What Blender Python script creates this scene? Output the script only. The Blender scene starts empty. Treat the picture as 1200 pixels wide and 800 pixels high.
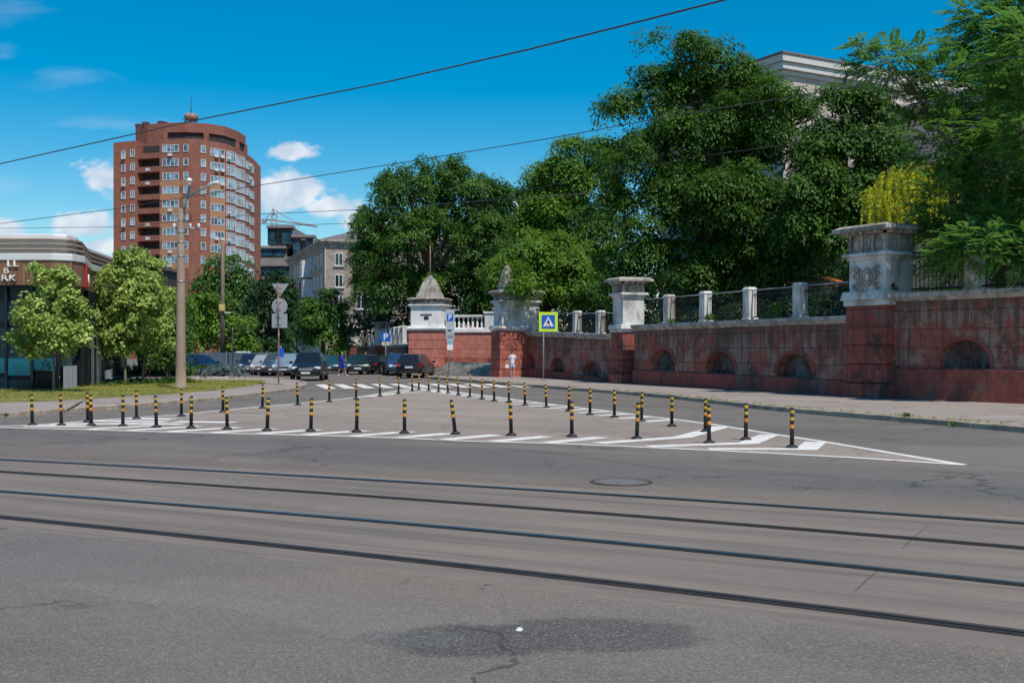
import bpy, bmesh, math, random
import numpy as np
from mathutils import Vector, Matrix

R = math.radians
PI = math.pi
SC = bpy.context.scene
COL = SC.collection
random.seed(7)
RNG = np.random.default_rng(11)

# ------------------------------------------------------------------ camera, sky, sun, exposure
F, HZ, EH = 1320.0, 411.0, 1.75          # focal length in photo pixels, horizon row, eye height (m)
cam_d = bpy.data.cameras.new('camera')
cam = bpy.data.objects.new('camera', cam_d)
COL.objects.link(cam)
cam.location = (0, 0, EH)
cam.rotation_euler = (R(90), 0, 0)
cam_d.sensor_width = 36
cam_d.lens = 36 * F / 1200
cam_d.shift_y = (HZ - 400) / 1200
cam_d.clip_start = 0.1
cam_d.clip_end = 5000
SC.camera = cam

SUN_EL, SUN_AZ = 59.0, 150.0             # azimuth measured clockwise from +Y (the view axis)
sv = Vector((math.sin(R(SUN_AZ)) * math.cos(R(SUN_EL)), math.cos(R(SUN_AZ)) * math.cos(R(SUN_EL)), math.sin(R(SUN_EL))))
sd = bpy.data.lights.new('sun', 'SUN')
sd.energy = 4.0
sd.angle = R(0.53)
sd.color = (1.0, 0.925, 0.82)
sun = bpy.data.objects.new('sun', sd)
COL.objects.link(sun)
sun.rotation_euler = (-sv).to_track_quat('-Z', 'Y').to_euler()
sun.location = sv * 60

SC.view_settings.view_transform = 'Standard'
SC.view_settings.look = 'None'
SC.view_settings.gamma = 1
SC.view_settings.use_curve_mapping = False
SC.view_settings.exposure = 0.08
SC.render.engine = 'CYCLES'
SC.cycles.max_bounces = 6
SC.cycles.transparent_max_bounces = 6


class NT:
    """small helper to write node trees"""
    def __init__(s, tree):
        s.t = tree
        s.t.nodes.clear()

    def n(s, typ, **kw):
        nd = s.t.nodes.new(typ)
        for k, v in kw.items():
            if k[0] == '_':
                setattr(nd, k[1:], v)
        return nd

    def set(s, sock, v):
        if hasattr(v, 'is_output') or isinstance(v, bpy.types.NodeSocket):
            s.t.links.new(v, sock)
        else:
            if isinstance(v, (tuple, list)) and sock.type == 'RGBA' and len(v) == 3:
                v = tuple(v) + (1,)
            sock.default_value = v

    def math(s, op, a, b=0.0, c=0.0, clamp=False):
        nd = s.t.nodes.new('ShaderNodeMath')
        nd.operation = op
        nd.use_clamp = clamp
        s.set(nd.inputs[0], a)
        s.set(nd.inputs[1], b)
        s.set(nd.inputs[2], c)
        return nd.outputs[0]

    def vmath(s, op, a, b=(0, 0, 0)):
        nd = s.t.nodes.new('ShaderNodeVectorMath')
        nd.operation = op
        s.set(nd.inputs[0], a)
        s.set(nd.inputs[1], b)
        return nd.outputs[1] if op in ('DOT_PRODUCT', 'LENGTH') else nd.outputs[0]

    def mix(s, fac, a, b, blend='MIX'):
        nd = s.t.nodes.new('ShaderNodeMix')
        nd.data_type = 'RGBA'
        nd.blend_type = blend
        nd.clamp_factor = True
        s.set(nd.inputs[0], fac)
        s.set(nd.inputs[6], a)
        s.set(nd.inputs[7], b)
        return nd.outputs[2]

    def ramp(s, fac, a, b):
        nd = s.t.nodes.new('ShaderNodeMapRange')
        nd.interpolation_type = 'SMOOTHSTEP'
        s.set(nd.inputs[0], fac)
        nd.inputs[1].default_value = a
        nd.inputs[2].default_value = b
        return nd.outputs[0]

    def noise(s, vec, scale, detail=4.0, rough=0.55, dist=0.0):
        nd = s.t.nodes.new('ShaderNodeTexNoise')
        s.set(nd.inputs['Vector'], vec)
        nd.inputs['Scale'].default_value = scale
        nd.inputs['Detail'].default_value = detail
        nd.inputs['Roughness'].default_value = rough
        nd.inputs['Distortion'].default_value = dist
        return nd.outputs['Fac']

    def mapping(s, vec, scale=(1, 1, 1), loc=(0, 0, 0), rot=(0, 0, 0)):
        nd = s.t.nodes.new('ShaderNodeMapping')
        s.set(nd.inputs['Vector'], vec)
        nd.inputs['Location'].default_value = loc
        nd.inputs['Rotation'].default_value = rot
        nd.inputs['Scale'].default_value = scale
        return nd.outputs[0]

    def obj(s):
        return s.t.nodes.new('ShaderNodeTexCoord').outputs['Object']

    def sep(s, v):
        nd = s.t.nodes.new('ShaderNodeSeparateXYZ')
        s.set(nd.inputs[0], v)
        return nd.outputs

    def comb(s, x=0.0, y=0.0, z=0.0):
        nd = s.t.nodes.new('ShaderNodeCombineXYZ')
        s.set(nd.inputs[0], x)
        s.set(nd.inputs[1], y)
        s.set(nd.inputs[2], z)
        return nd.outputs[0]

    def bump(s, h, strength=0.3, dist=0.02):
        nd = s.t.nodes.new('ShaderNodeBump')
        s.set(nd.inputs['Height'], h)
        nd.inputs['Strength'].default_value = strength
        nd.inputs['Distance'].default_value = dist
        return nd.outputs[0]

    def out(s, col, rough=0.8, metal=0.0, normal=None, spec=0.4, **kw):
        b = s.t.nodes.new('ShaderNodeBsdfPrincipled')
        s.set(b.inputs['Base Color'], col)
        s.set(b.inputs['Roughness'], rough)
        s.set(b.inputs['Metallic'], metal)
        s.set(b.inputs['Specular IOR Level'], spec)
        if normal is not None:
            s.set(b.inputs['Normal'], normal)
        for k, v in kw.items():
            s.set(b.inputs[k], v)
        o = s.t.nodes.new('ShaderNodeOutputMaterial')
        s.t.links.new(b.outputs[0], o.inputs['Surface'])
        return b, o


# world: Nishita sky with a few cumulus clouds at infinity
w = bpy.data.worlds.new('World')
SC.world = w
w.use_nodes = True
nt = NT(w.node_tree)
sky = nt.n('ShaderNodeTexSky', _sky_type='NISHITA')
sky.sun_disc = False
sky.sun_elevation = R(SUN_EL)
sky.sun_rotation = R(SUN_AZ)
sky.altitude = 100
sky.air_density = 1.0
sky.dust_density = 0.25
sky.ozone_density = 1.6
gen = nt.n('ShaderNodeTexCoord').outputs['Generated']
X, Y, Z = nt.sep(gen)
ysafe = nt.math('MAXIMUM', Y, 0.05)
u = nt.math('DIVIDE', X, ysafe)
v = nt.math('DIVIDE', Z, ysafe)
uv = nt.comb(u, v, 0.0)
front = nt.ramp(Y, 0.05, 0.2)
n1 = nt.noise(nt.mapping(uv, (1, 1.25, 1)), 21.0, 9.0, 0.62, 0.25)
n2 = nt.noise(nt.mapping(uv, (0.55, 1.9, 1), (3, 1, 0), (0, 0, R(12))), 14.0, 6.0, 0.62, 0.9)


def ell(px, py, rx, ry):
    m = nt.mapping(uv, (F / rx, F / ry, 1), (-(px - 600) / rx, -(HZ - py) / ry, 0))
    return nt.math('SUBTRACT', 1.0, nt.vmath('LENGTH', m))


cm = None
for e in [(122, 210, 32, 32), (94, 264, 50, 22), (0, 268, 34, 16), (345, 178, 36, 13), (340, 220, 58, 27), (396, 243, 46, 19), (440, 262, 60, 14), (180, 290, 160, 18)]:
    m_ = ell(*e)
    cm = m_ if cm is None else nt.math('MAXIMUM', cm, m_)
cum = nt.ramp(nt.math('ADD', nt.math('MULTIPLY', nt.math('SUBTRACT', n1, 0.5), 2.6), cm), 0.02, 0.5)
wm = None
for e in [(75, 92, 75, 18), (10, 15, 80, 26), (5, 62, 30, 20), (8, 214, 40, 14), (150, 145, 90, 12), (900, -60, 200, 30)]:
    m_ = ell(*e)
    wm = m_ if wm is None else nt.math('MAXIMUM', wm, m_)
wis = nt.math('MULTIPLY', nt.ramp(nt.math('ADD', nt.math('MULTIPLY', nt.math('SUBTRACT', n2, 0.5), 3.0), wm), 0.1, 1.2), 0.12)
mask = nt.math('MULTIPLY', nt.math('MAXIMUM', cum, wis), front)
shade = nt.ramp(nt.noise(nt.mapping(uv, (1, 1.25, 1), (0.0, 0.008, 0)), 17.0, 5.0, 0.55, 0.35), 0.35, 0.65)
ccol = nt.mix(shade, (5.2, 6.2, 7.6), (9.0, 9.2, 9.4))
hs = nt.n('ShaderNodeHueSaturation')
hs.inputs['Saturation'].default_value = 1.72
hs.inputs['Value'].default_value = 1.16
hs.inputs['Hue'].default_value = 0.489
w.node_tree.links.new(sky.outputs[0], hs.inputs['Color'])
skyc = nt.mix(nt.math('MULTIPLY', mask, 0.93), hs.outputs[0], ccol)
bg = nt.n('ShaderNodeBackground')
bg.inputs['Strength'].default_value = 0.10
w.node_tree.links.new(skyc, bg.inputs['Color'])
wo = nt.n('ShaderNodeOutputWorld')
w.node_tree.links.new(bg.outputs[0], wo.inputs['Surface'])


# ------------------------------------------------------------------ helpers
def G(px, py, z=0.0):
    """ground point at height z that is seen at photo pixel (px, py)"""
    d = (EH - z) * F / (py - HZ)
    return Vector(((px - 600) / F * d, d, z))


def Q(px, py, d):
    return Vector(((px - 600) / F * d, d, EH + (HZ - py) / F * d))


def link(o):
    COL.objects.link(o)
    return o


def thing(name, label, cat, loc=(0, 0, 0), rz=0.0, group=None):
    o = link(bpy.data.objects.new(name, None))
    o.empty_display_size = 0.3
    o.location = loc
    o.rotation_euler = (0, 0, rz)
    return tag(o, label, cat, group)


def tag(o, label=None, cat=None, group=None, kind=None):
    if label:
        o['label'] = label
    if cat:
        o['category'] = cat
    if group:
        o['group'] = group
    if kind:
        o['kind'] = kind
    return o


def copy_tree(o, parent=None):
    c = link(o.copy())
    if parent is not None:
        c.parent = parent
    for ch in list(o.children):
        copy_tree(ch, c)
    return c


class MB:
    def __init__(s):
        s.v, s.f, s.m, s.sm = [], [], [], []

    def add(s, vs, fs, mi=0, smooth=False):
        b = len(s.v)
        s.v += [tuple(p) for p in vs]
        for f in fs:
            s.f.append([b + i for i in f])
            s.m.append(mi)
            s.sm.append(smooth)
        return s

    def box(s, c, size, rz=0.0, mi=0, taper=1.0, tapery=None):
        cx, cy, cz = c
        hx, hy, hz = size[0] / 2, size[1] / 2, size[2] / 2
        ty = taper if tapery is None else tapery
        co, si = math.cos(rz), math.sin(rz)
        vs = []
        for sz in (-1, 1):
            tx_, ty_ = (1, 1) if sz < 0 else (taper, ty)
            for sx, sy in ((-1, -1), (1, -1), (1, 1), (-1, 1)):
                x, y = sx * hx * tx_, sy * hy * ty_
                vs.append((cx + x * co - y * si, cy + x * si + y * co, cz + sz * hz))
        s.add(vs, [(3, 2, 1, 0), (4, 5, 6, 7), (0, 1, 5, 4), (1, 2, 6, 5), (2, 3, 7, 6), (3, 0, 4, 7)], mi)
        return s

    def bx(s, x0, x1, y0, y1, z0, z1, mi=0):
        return s.box(((x0 + x1) / 2, (y0 + y1) / 2, (z0 + z1) / 2), (x1 - x0, y1 - y0, z1 - z0), 0, mi)

    def tube(s, pts, rad, n=8, mi=0, cap=True, smooth=True):
        pts = [Vector(p) for p in pts]
        if not isinstance(rad, (list, tuple)):
            rad = [rad] * len(pts)
        vs, fs = [], []
        for i, p in enumerate(pts):
            t = (pts[min(i + 1, len(pts) - 1)] - pts[max(i - 1, 0)])
            if t.length < 1e-9:
                t = Vector((0, 0, 1))
            t.normalize()
            a = Vector((1, 0, 0)) if abs(t.x) < 0.8 else Vector((0, 1, 0))
            e1 = t.cross(a).normalized()
            e2 = t.cross(e1)
            for k in range(n):
                q = p + (e1 * math.cos(2 * PI * k / n) + e2 * math.sin(2 * PI * k / n)) * rad[i]
                vs.append(q)
        for i in range(len(pts) - 1):
            for k in range(n):
                k2 = (k + 1) % n
                fs.append((i * n + k, i * n + k2, (i + 1) * n + k2, (i + 1) * n + k))
        s.add(vs, fs, mi, smooth)
        if cap:
            b = len(s.v) - len(vs)
            s.f.append([b + k for k in range(n)][::-1])
            s.f.append([b + (len(pts) - 1) * n + k for k in range(n)])
            s.m += [mi, mi]
            s.sm += [False, False]
        return s

    def lathe(s, prof, n=12, c=(0, 0, 0), mi=0, smooth=True, cap=True):
        vs, fs = [], []
        for r, z in prof:
            for k in range(n):
                vs.append((c[0] + r * math.cos(2 * PI * k / n), c[1] + r * math.sin(2 * PI * k / n), c[2] + z))
        for i in range(len(prof) - 1):
            for k in range(n):
                k2 = (k + 1) % n
                fs.append((i * n + k, i * n + k2, (i + 1) * n + k2, (i + 1) * n + k))
        b = len(s.v)
        s.add(vs, fs, mi, smooth)
        if cap:
            s.f.append([b + k for k in range(n)][::-1])
            s.f.append([b + (len(prof) - 1) * n + k for k in range(n)])
            s.m += [mi, mi]
            s.sm += [False, False]
        return s

    def prism(s, poly, z0, z1, mi=0):
        n = len(poly)
        vs = [(p[0], p[1], z0) for p in poly] + [(p[0], p[1], z1) for p in poly]
        fs = [list(range(n))[::-1], [n + i for i in range(n)]]
        fs += [(i, (i + 1) % n, n + (i + 1) % n, n + i) for i in range(n)]
        return s.add(vs, fs, mi)

    def plate(s, poly, y0, y1, mi=0):
        """polygon in the x-z plane (front towards -y) given thickness from y0 to y1"""
        n = len(poly)
        vs = [(p[0], y0, p[1]) for p in poly] + [(p[0], y1, p[1]) for p in poly]
        fs = [list(range(n)), [n + i for i in range(n)][::-1]]
        fs += [((i + 1) % n, i, n + i, n + (i + 1) % n) for i in range(n)]
        return s.add(vs, fs, mi)

    def mesh(s, name, mats):
        me = bpy.data.meshes.new(name)
        me.from_pydata(s.v, [], s.f)
        if not isinstance(mats, (list, tuple)):
            mats = [mats]
        for m in mats:
            me.materials.append(m)
        me.polygons.foreach_set('material_index', s.m)
        me.polygons.foreach_set('use_smooth', s.sm)
        me.update()
        return me

    def build(s, name, mats, parent=None, bevel=0.0, loc=None, fix=True):
        me = s.mesh(name, mats)
        if fix:
            bm = bmesh.new()
            bm.from_mesh(me)
            bmesh.ops.recalc_face_normals(bm, faces=bm.faces)
            bm.to_mesh(me)
            bm.free()
        o = link(bpy.data.objects.new(name, me))
        if parent is not None:
            o.parent = parent
        if loc is not None:
            o.location = loc
        if bevel > 0:
            md = o.modifiers.new('bevel', 'BEVEL')
            md.width = bevel
            md.segments = 2
            md.limit_method = 'ANGLE'
            md.angle_limit = R(40)
        return o


def sheet(name, pts, mat, kind='structure', z=None):
    """one flat sheet from a polygon"""
    bm = bmesh.new()
    vs = [bm.verts.new((p[0], p[1], p[2] if z is None else z)) for p in pts]
    f = bm.faces.new(vs)
    f.normal_update()
    if f.normal.z < 0:
        f.normal_flip()
    bmesh.ops.triangulate(bm, faces=bm.faces[:])
    me = bpy.data.meshes.new(name)
    bm.to_mesh(me)
    bm.free()
    me.materials.append(mat)
    o = link(bpy.data.objects.new(name, me))
    if kind:
        o['kind'] = kind
    return o


def strip_quads(mb, line, w, z, mi=0, side=0.0):
    """flat strip of width w along a polyline; side shifts it sideways (left positive)"""
    L = [Vector((p[0], p[1])) for p in line]
    vs = []
    for i, p in enumerate(L):
        a = (L[i] - L[i - 1]).normalized() if i > 0 else None
        b = (L[i + 1] - L[i]).normalized() if i < len(L) - 1 else None
        t = a if b is None else b if a is None else (a + b).normalized()
        nrm = Vector((-t.y, t.x))
        k = 1.0
        if a is not None and b is not None:
            k = 1.0 / max(0.5, nrm.dot(Vector((-a.y, a.x))))
        for sg in (1, -1):
            q = p + nrm * (side + sg * w / 2) * k
            vs.append((q.x, q.y, z))
    mb.add(vs, [(2 * i, 2 * i + 1, 2 * i + 3, 2 * i + 2) for i in range(len(L) - 1)], mi)


def offset(line, d):
    mb = MB()
    strip_quads(mb, line, 0.0, 0.0, 0, d)
    return [Vector((mb.v[2 * i][0], mb.v[2 * i][1], 0)) for i in range(len(line))]


def smooth_line(pts, n=6):
    """Catmull-Rom through ground points"""
    P = [Vector((p[0], p[1])) for p in pts]
    P = [P[0] * 2 - P[1]] + P + [P[-1] * 2 - P[-2]]
    out = []
    for i in range(1, len(P) - 2):
        for k in range(n):
            t = k / n
            a, b, c, d = P[i - 1], P[i], P[i + 1], P[i + 2]
            out.append(0.5 * ((2 * b) + (c - a) * t + (2 * a - 5 * b + 4 * c - d) * t * t + (3 * b - a - 3 * c + d) * t ** 3))
    out.append(P[-2])
    return out


def text_mesh(txt, size, name, mat, parent, loc, depth=0.02, rot=(R(90), 0, 0), bold=0.0, align='CENTER', sx=1.0, spacing=1.0):
    c = bpy.data.curves.new('txt', 'FONT')
    c.body = txt
    c.size = size
    c.extrude = depth / 2
    c.offset = bold
    c.space_character = spacing
    c.align_x = align
    c.align_y = 'CENTER'
    t = bpy.data.objects.new('txt', c)
    COL.objects.link(t)
    bpy.context.view_layer.update()
    me = bpy.data.meshes.new_from_object(t.evaluated_get(bpy.context.evaluated_depsgraph_get()))
    bpy.data.objects.remove(t)
    me.materials.clear()
    me.materials.append(mat)
    o = link(bpy.data.objects.new(name, me))
    o.parent = parent
    o.location = loc
    o.rotation_euler = rot
    o.scale = (sx, 1, 1)
    return o


# ------------------------------------------------------------------ materials
def newmat(name):
    m = bpy.data.materials.new(name)
    m.use_nodes = True
    return m, NT(m.node_tree)


def pm(name, col, rough=0.7, metal=0.0, var=0.18, scale=3.0, bump=0.0, bscale=30.0, spec=0.4, dirt=None, dirt_amt=0.5, dscale=1.2, **kw):
    """plain procedural paint / stone: base colour with noise variation, optional dirt patches and grain"""
    m, t = newmat(name)
    o = t.obj()
    n = t.noise(o, scale, 5, 0.6)
    c = t.mix(t.ramp(n, 0.25, 0.75), tuple(x * (1 - var) for x in col), tuple(min(1, x * (1 + var)) for x in col))
    if dirt:
        d = t.ramp(t.noise(t.mapping(o, (1, 1, 0.35)), dscale, 7, 0.68, 0.4), 0.44, 0.62)
        c = t.mix(t.math('MULTIPLY', d, dirt_amt), c, dirt)
    nr = None
    if bump:
        nr = t.bump(t.noise(o, bscale, 4, 0.6), bump, 0.02)
    t.out(c, rough, metal, nr, spec, **kw)
    return m


M = {}
M['white_paint'] = pm('white_paint', (0.72, 0.72, 0.70), 0.55)
M['plaster_white'] = pm('weathered_white_plaster', (0.64, 0.62, 0.59), 0.85, var=0.1, scale=2, bump=0.4, dirt=(0.30, 0.26, 0.22), dirt_amt=0.8, dscale=1.6)
M['fresh_white'] = pm('fresh_white_plaster', (0.80, 0.785, 0.76), 0.8, var=0.05, bump=0.15, dirt=(0.5, 0.47, 0.44), dirt_amt=0.5, dscale=0.9)
M['stone_grey'] = pm('weathered_grey_stone', (0.42, 0.37, 0.325), 0.9, var=0.25, scale=4, bump=0.5, dirt=(0.12, 0.10, 0.09), dirt_amt=0.75, dscale=2.0)
M['coping'] = pm('coping_concrete', (0.44, 0.42, 0.39), 0.9, var=0.2, scale=5, bump=0.5, dirt=(0.13, 0.125, 0.115), dirt_amt=0.7, dscale=2.2)
M['iron'] = pm('black_iron', (0.018, 0.019, 0.02), 0.55, 0.3)
M['concrete'] = pm('pole_concrete', (0.31, 0.225, 0.165), 0.9, var=0.14, scale=2, bump=0.3, dirt=(0.24, 0.19, 0.15), dirt_amt=0.5)
M['steel'] = pm('grey_steel', (0.32, 0.33, 0.34), 0.5, 0.6, var=0.15)
M['galv'] = pm('galvanised_back', (0.36, 0.38, 0.40), 0.5, 0.4, var=0.14, scale=6)
M['rust_pole'] = pm('rusty_pole', (0.42, 0.30, 0.26), 0.75, 0.1, var=0.35, scale=5, dirt=(0.22, 0.07, 0.04), dirt_amt=0.9, dscale=3)
M['lamp_white'] = pm('lamp_shell', (0.72, 0.70, 0.66), 0.4)
M['blue_sign'] = pm('blue_sign', (0.012, 0.11, 0.55), 0.4, var=0.05)
M['cyan_sign'] = pm('cyan_sign', (0.05, 0.42, 0.58), 0.45, var=0.05)
M['lime_sign'] = pm('fluorescent_border', (0.62, 0.80, 0.03), 0.45, var=0.04)
M['sign_white'] = pm('sign_white', (0.78, 0.78, 0.78), 0.45, var=0.04)
M['sign_grey'] = pm('sign_grey', (0.42, 0.46, 0.49), 0.5, var=0.06)
M['sign_cream'] = pm('sign_cream', (0.66, 0.60, 0.42), 0.5, var=0.06)
M['sign_dark'] = pm('sign_dark', (0.02, 0.02, 0.025), 0.5)
M['black_rubber'] = pm('black_rubber', (0.022, 0.024, 0.028), 0.6, var=0.25, scale=14)
M['band_yellow'] = pm('yellow_reflective_band', (0.72, 0.42, 0.035), 0.45, var=0.15, scale=20, dirt=(0.30, 0.16, 0.02), dirt_amt=0.8, dscale=9)
M['band_orange'] = pm('orange_reflective_band', (0.74, 0.29, 0.025), 0.45, var=0.15, scale=20, dirt=(0.34, 0.12, 0.02), dirt_amt=0.8, dscale=9)
M['tyre'] = pm('tyre', (0.02, 0.02, 0.021), 0.85)
M['rim'] = pm('alloy_rim', (0.42, 0.43, 0.45), 0.35, 0.8)
M['lens'] = pm('headlamp_lens', (0.80, 0.78, 0.74), 0.15, spec=0.8)
M['red_lens'] = pm('tail_lens', (0.30, 0.012, 0.010), 0.2, spec=0.7)
M['plate'] = pm('number_plate', (0.62, 0.63, 0.62), 0.5, var=0.04)
M['skin'] = pm('skin', (0.46, 0.27, 0.19), 0.6, var=0.06)
M['hair_dark'] = pm('dark_hair', (0.025, 0.016, 0.012), 0.6, var=0.3, scale=30)
M['cloth_white'] = pm('white_cloth', (0.74, 0.75, 0.79), 0.9, var=0.05, scale=8, bump=0.3, bscale=14)
M['cloth_pale'] = pm('pale_blue_cloth', (0.50, 0.55, 0.70), 0.9, var=0.08, scale=8)
M['cloth_blue'] = pm('bright_blue_cloth', (0.012, 0.035, 0.50), 0.85, var=0.15, scale=8)
M['cloth_dark'] = pm('dark_cloth', (0.03, 0.035, 0.05), 0.9)
M['bark'] = pm('bark', (0.10, 0.078, 0.058), 0.95, var=0.35, scale=6, bump=0.8, bscale=14)
M['bark_grey'] = pm('grey_bark', (0.19, 0.16, 0.125), 0.95, var=0.3, scale=6, bump=0.8, bscale=14)
M['soil'] = pm('soil', (0.055, 0.045, 0.03), 1.0, var=0.4, scale=1.5, bump=0.6, bscale=8, dirt=(0.03, 0.05, 0.015), dirt_amt=0.8)
M['sand_stone'] = pm('bed_stones', (0.40, 0.37, 0.33), 0.95, var=0.2, scale=5, bump=0.5)
M['kerb'] = None
M['yellow_box'] = pm('yellow_box', (0.60, 0.46, 0.16), 0.6)
M['letter_white'] = pm('letter_white', (0.78, 0.76, 0.72), 0.5, var=0.04)
M['red_panel'] = pm('red_panel', (0.55, 0.02, 0.02), 0.5)
M['brown_metal'] = pm('brown_metal', (0.07, 0.048, 0.044), 0.6, 0.0, var=0.12)
M['white_metal'] = pm('white_metal_cladding', (0.70, 0.69, 0.67), 0.4, 0.1, var=0.06, scale=1.0)
M['slat'] = pm('brown_slat', (0.42, 0.31, 0.26), 0.6, var=0.15, scale=5)
M['grey_panel'] = pm('grey_base_panel', (0.50, 0.51, 0.52), 0.6, var=0.07)
M['black_frame'] = pm('black_frame', (0.012, 0.014, 0.018), 0.4)
M['pvc'] = pm('white_pvc', (0.74, 0.75, 0.76), 0.45, var=0.05)
M['beige_spandrel'] = pm('beige_brick', (0.43, 0.205, 0.115), 0.85, var=0.14, scale=4)
M['pastel_build'] = pm('institution_plaster', (0.60, 0.53, 0.48), 0.85, var=0.07, scale=0.6, dirt=(0.46, 0.37, 0.31), dirt_amt=0.8, dscale=0.35)
M['cornice'] = pm('cornice_stone', (0.62, 0.59, 0.55), 0.8, var=0.08)
M['roof_grey'] = pm('roof_sheet', (0.20, 0.17, 0.16), 0.6, 0.2, var=0.2)
M['roof_slab'] = pm('grey_building_band', (0.24, 0.21, 0.20), 0.8, var=0.12, scale=0.4)
M['panel_blue'] = pm('grey_blue_fence_panel', (0.09, 0.13, 0.17), 0.6, var=0.12)
M['crane'] = pm('crane_grey', (0.34, 0.30, 0.29), 0.6)
M['dark_recess'] = pm('balcony_recess', (0.05, 0.042, 0.042), 0.9, var=0.3)  # near-black colour stands in for the shade inside recesses and gaps
M['unit_white'] = pm('white_unit', (0.62, 0.62, 0.62), 0.5)
M['litter_white'] = pm('white_litter', (0.75, 0.73, 0.70), 0.7)
M['cast_iron'] = pm('cast_iron', (0.21, 0.195, 0.18), 0.75, 0.4, var=0.25, scale=20, bump=0.5, bscale=60)
M['stair'] = pm('stair_stone', (0.36, 0.33, 0.29), 0.9, var=0.22, scale=3, bump=0.4, dirt=(0.09, 0.09, 0.08), dirt_amt=0.6)
M['wire'] = pm('wire', (0.055, 0.055, 0.058), 0.6)
M['awning_orange'] = pm('orange_awning', (0.50, 0.13, 0.04), 0.8)
M['awning_blue'] = pm('blue_panel', (0.03, 0.12, 0.42), 0.7)


def glass_mat(name, col, rough=0.06, var=0.5, scale=0.5, spec=0.9):
    m, t = newmat(name)
    rnd_ = t.n('ShaderNodeObjectInfo').outputs['Random']
    o = t.vmath('ADD', t.obj(), t.comb(t.math('MULTIPLY', rnd_, 90.0), 0.0, t.math('MULTIPLY', rnd_, 37.0)))
    n = t.noise(o, scale, 3, 0.5)
    c = t.mix(t.ramp(n, 0.35, 0.65), tuple(x * (1 - var) for x in col), tuple(x * (1 + var) for x in col))
    nr = t.bump(t.noise(o, 1.4, 2, 0.5), 0.03, 0.05)
    t.out(c, rough, 0.0, nr, spec)
    return m


M['glass'] = glass_mat('window_glass', (0.17, 0.23, 0.28), 0.06, 0.85, 0.45)  # pale blue base colour includes a painted sky reflection
M['glass_blue'] = glass_mat('blue_glass', (0.03, 0.085, 0.13))
M['glass_dark'] = glass_mat('dark_glass', (0.012, 0.016, 0.02))
M['car_glass'] = glass_mat('car_glass', (0.040, 0.080, 0.092), 0.05)  # base lightened to teal to imitate the sky mirrored in the windscreens
M['mall_glass'] = glass_mat('shopfront_glass', (0.006, 0.026, 0.045), 0.10, 0.7, 0.22, 0.15)
M['glass_teal'] = glass_mat('teal_shopfront_glass', (0.006, 0.085, 0.125), 0.10, 0.5, 0.4, 0.2)


def car_paint(name, col):
    m, t = newmat(name)
    n = t.noise(t.obj(), 2.0, 3)
    c = t.mix(n, tuple(x * 0.9 for x in col), tuple(x * 1.1 for x in col))
    t.out(c, 0.3, 0.25, None, 0.5, **{'Coat Weight': 0.7, 'Coat Roughness': 0.06})
    return m


CARC = {'black': (0.010, 0.012, 0.016), 'navy': (0.010, 0.018, 0.045), 'silver': (0.36, 0.38, 0.40), 'white': (0.68, 0.70, 0.72),
        'blue': (0.02, 0.05, 0.12), 'green': (0.012, 0.03, 0.03), 'grey': (0.06, 0.075, 0.09), 'paleblue': (0.22, 0.30, 0.36), 'teal': (0.02, 0.07, 0.09)}
for k_, c_ in CARC.items():
    M['car_' + k_] = car_paint('car_paint_' + k_, c_)


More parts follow.
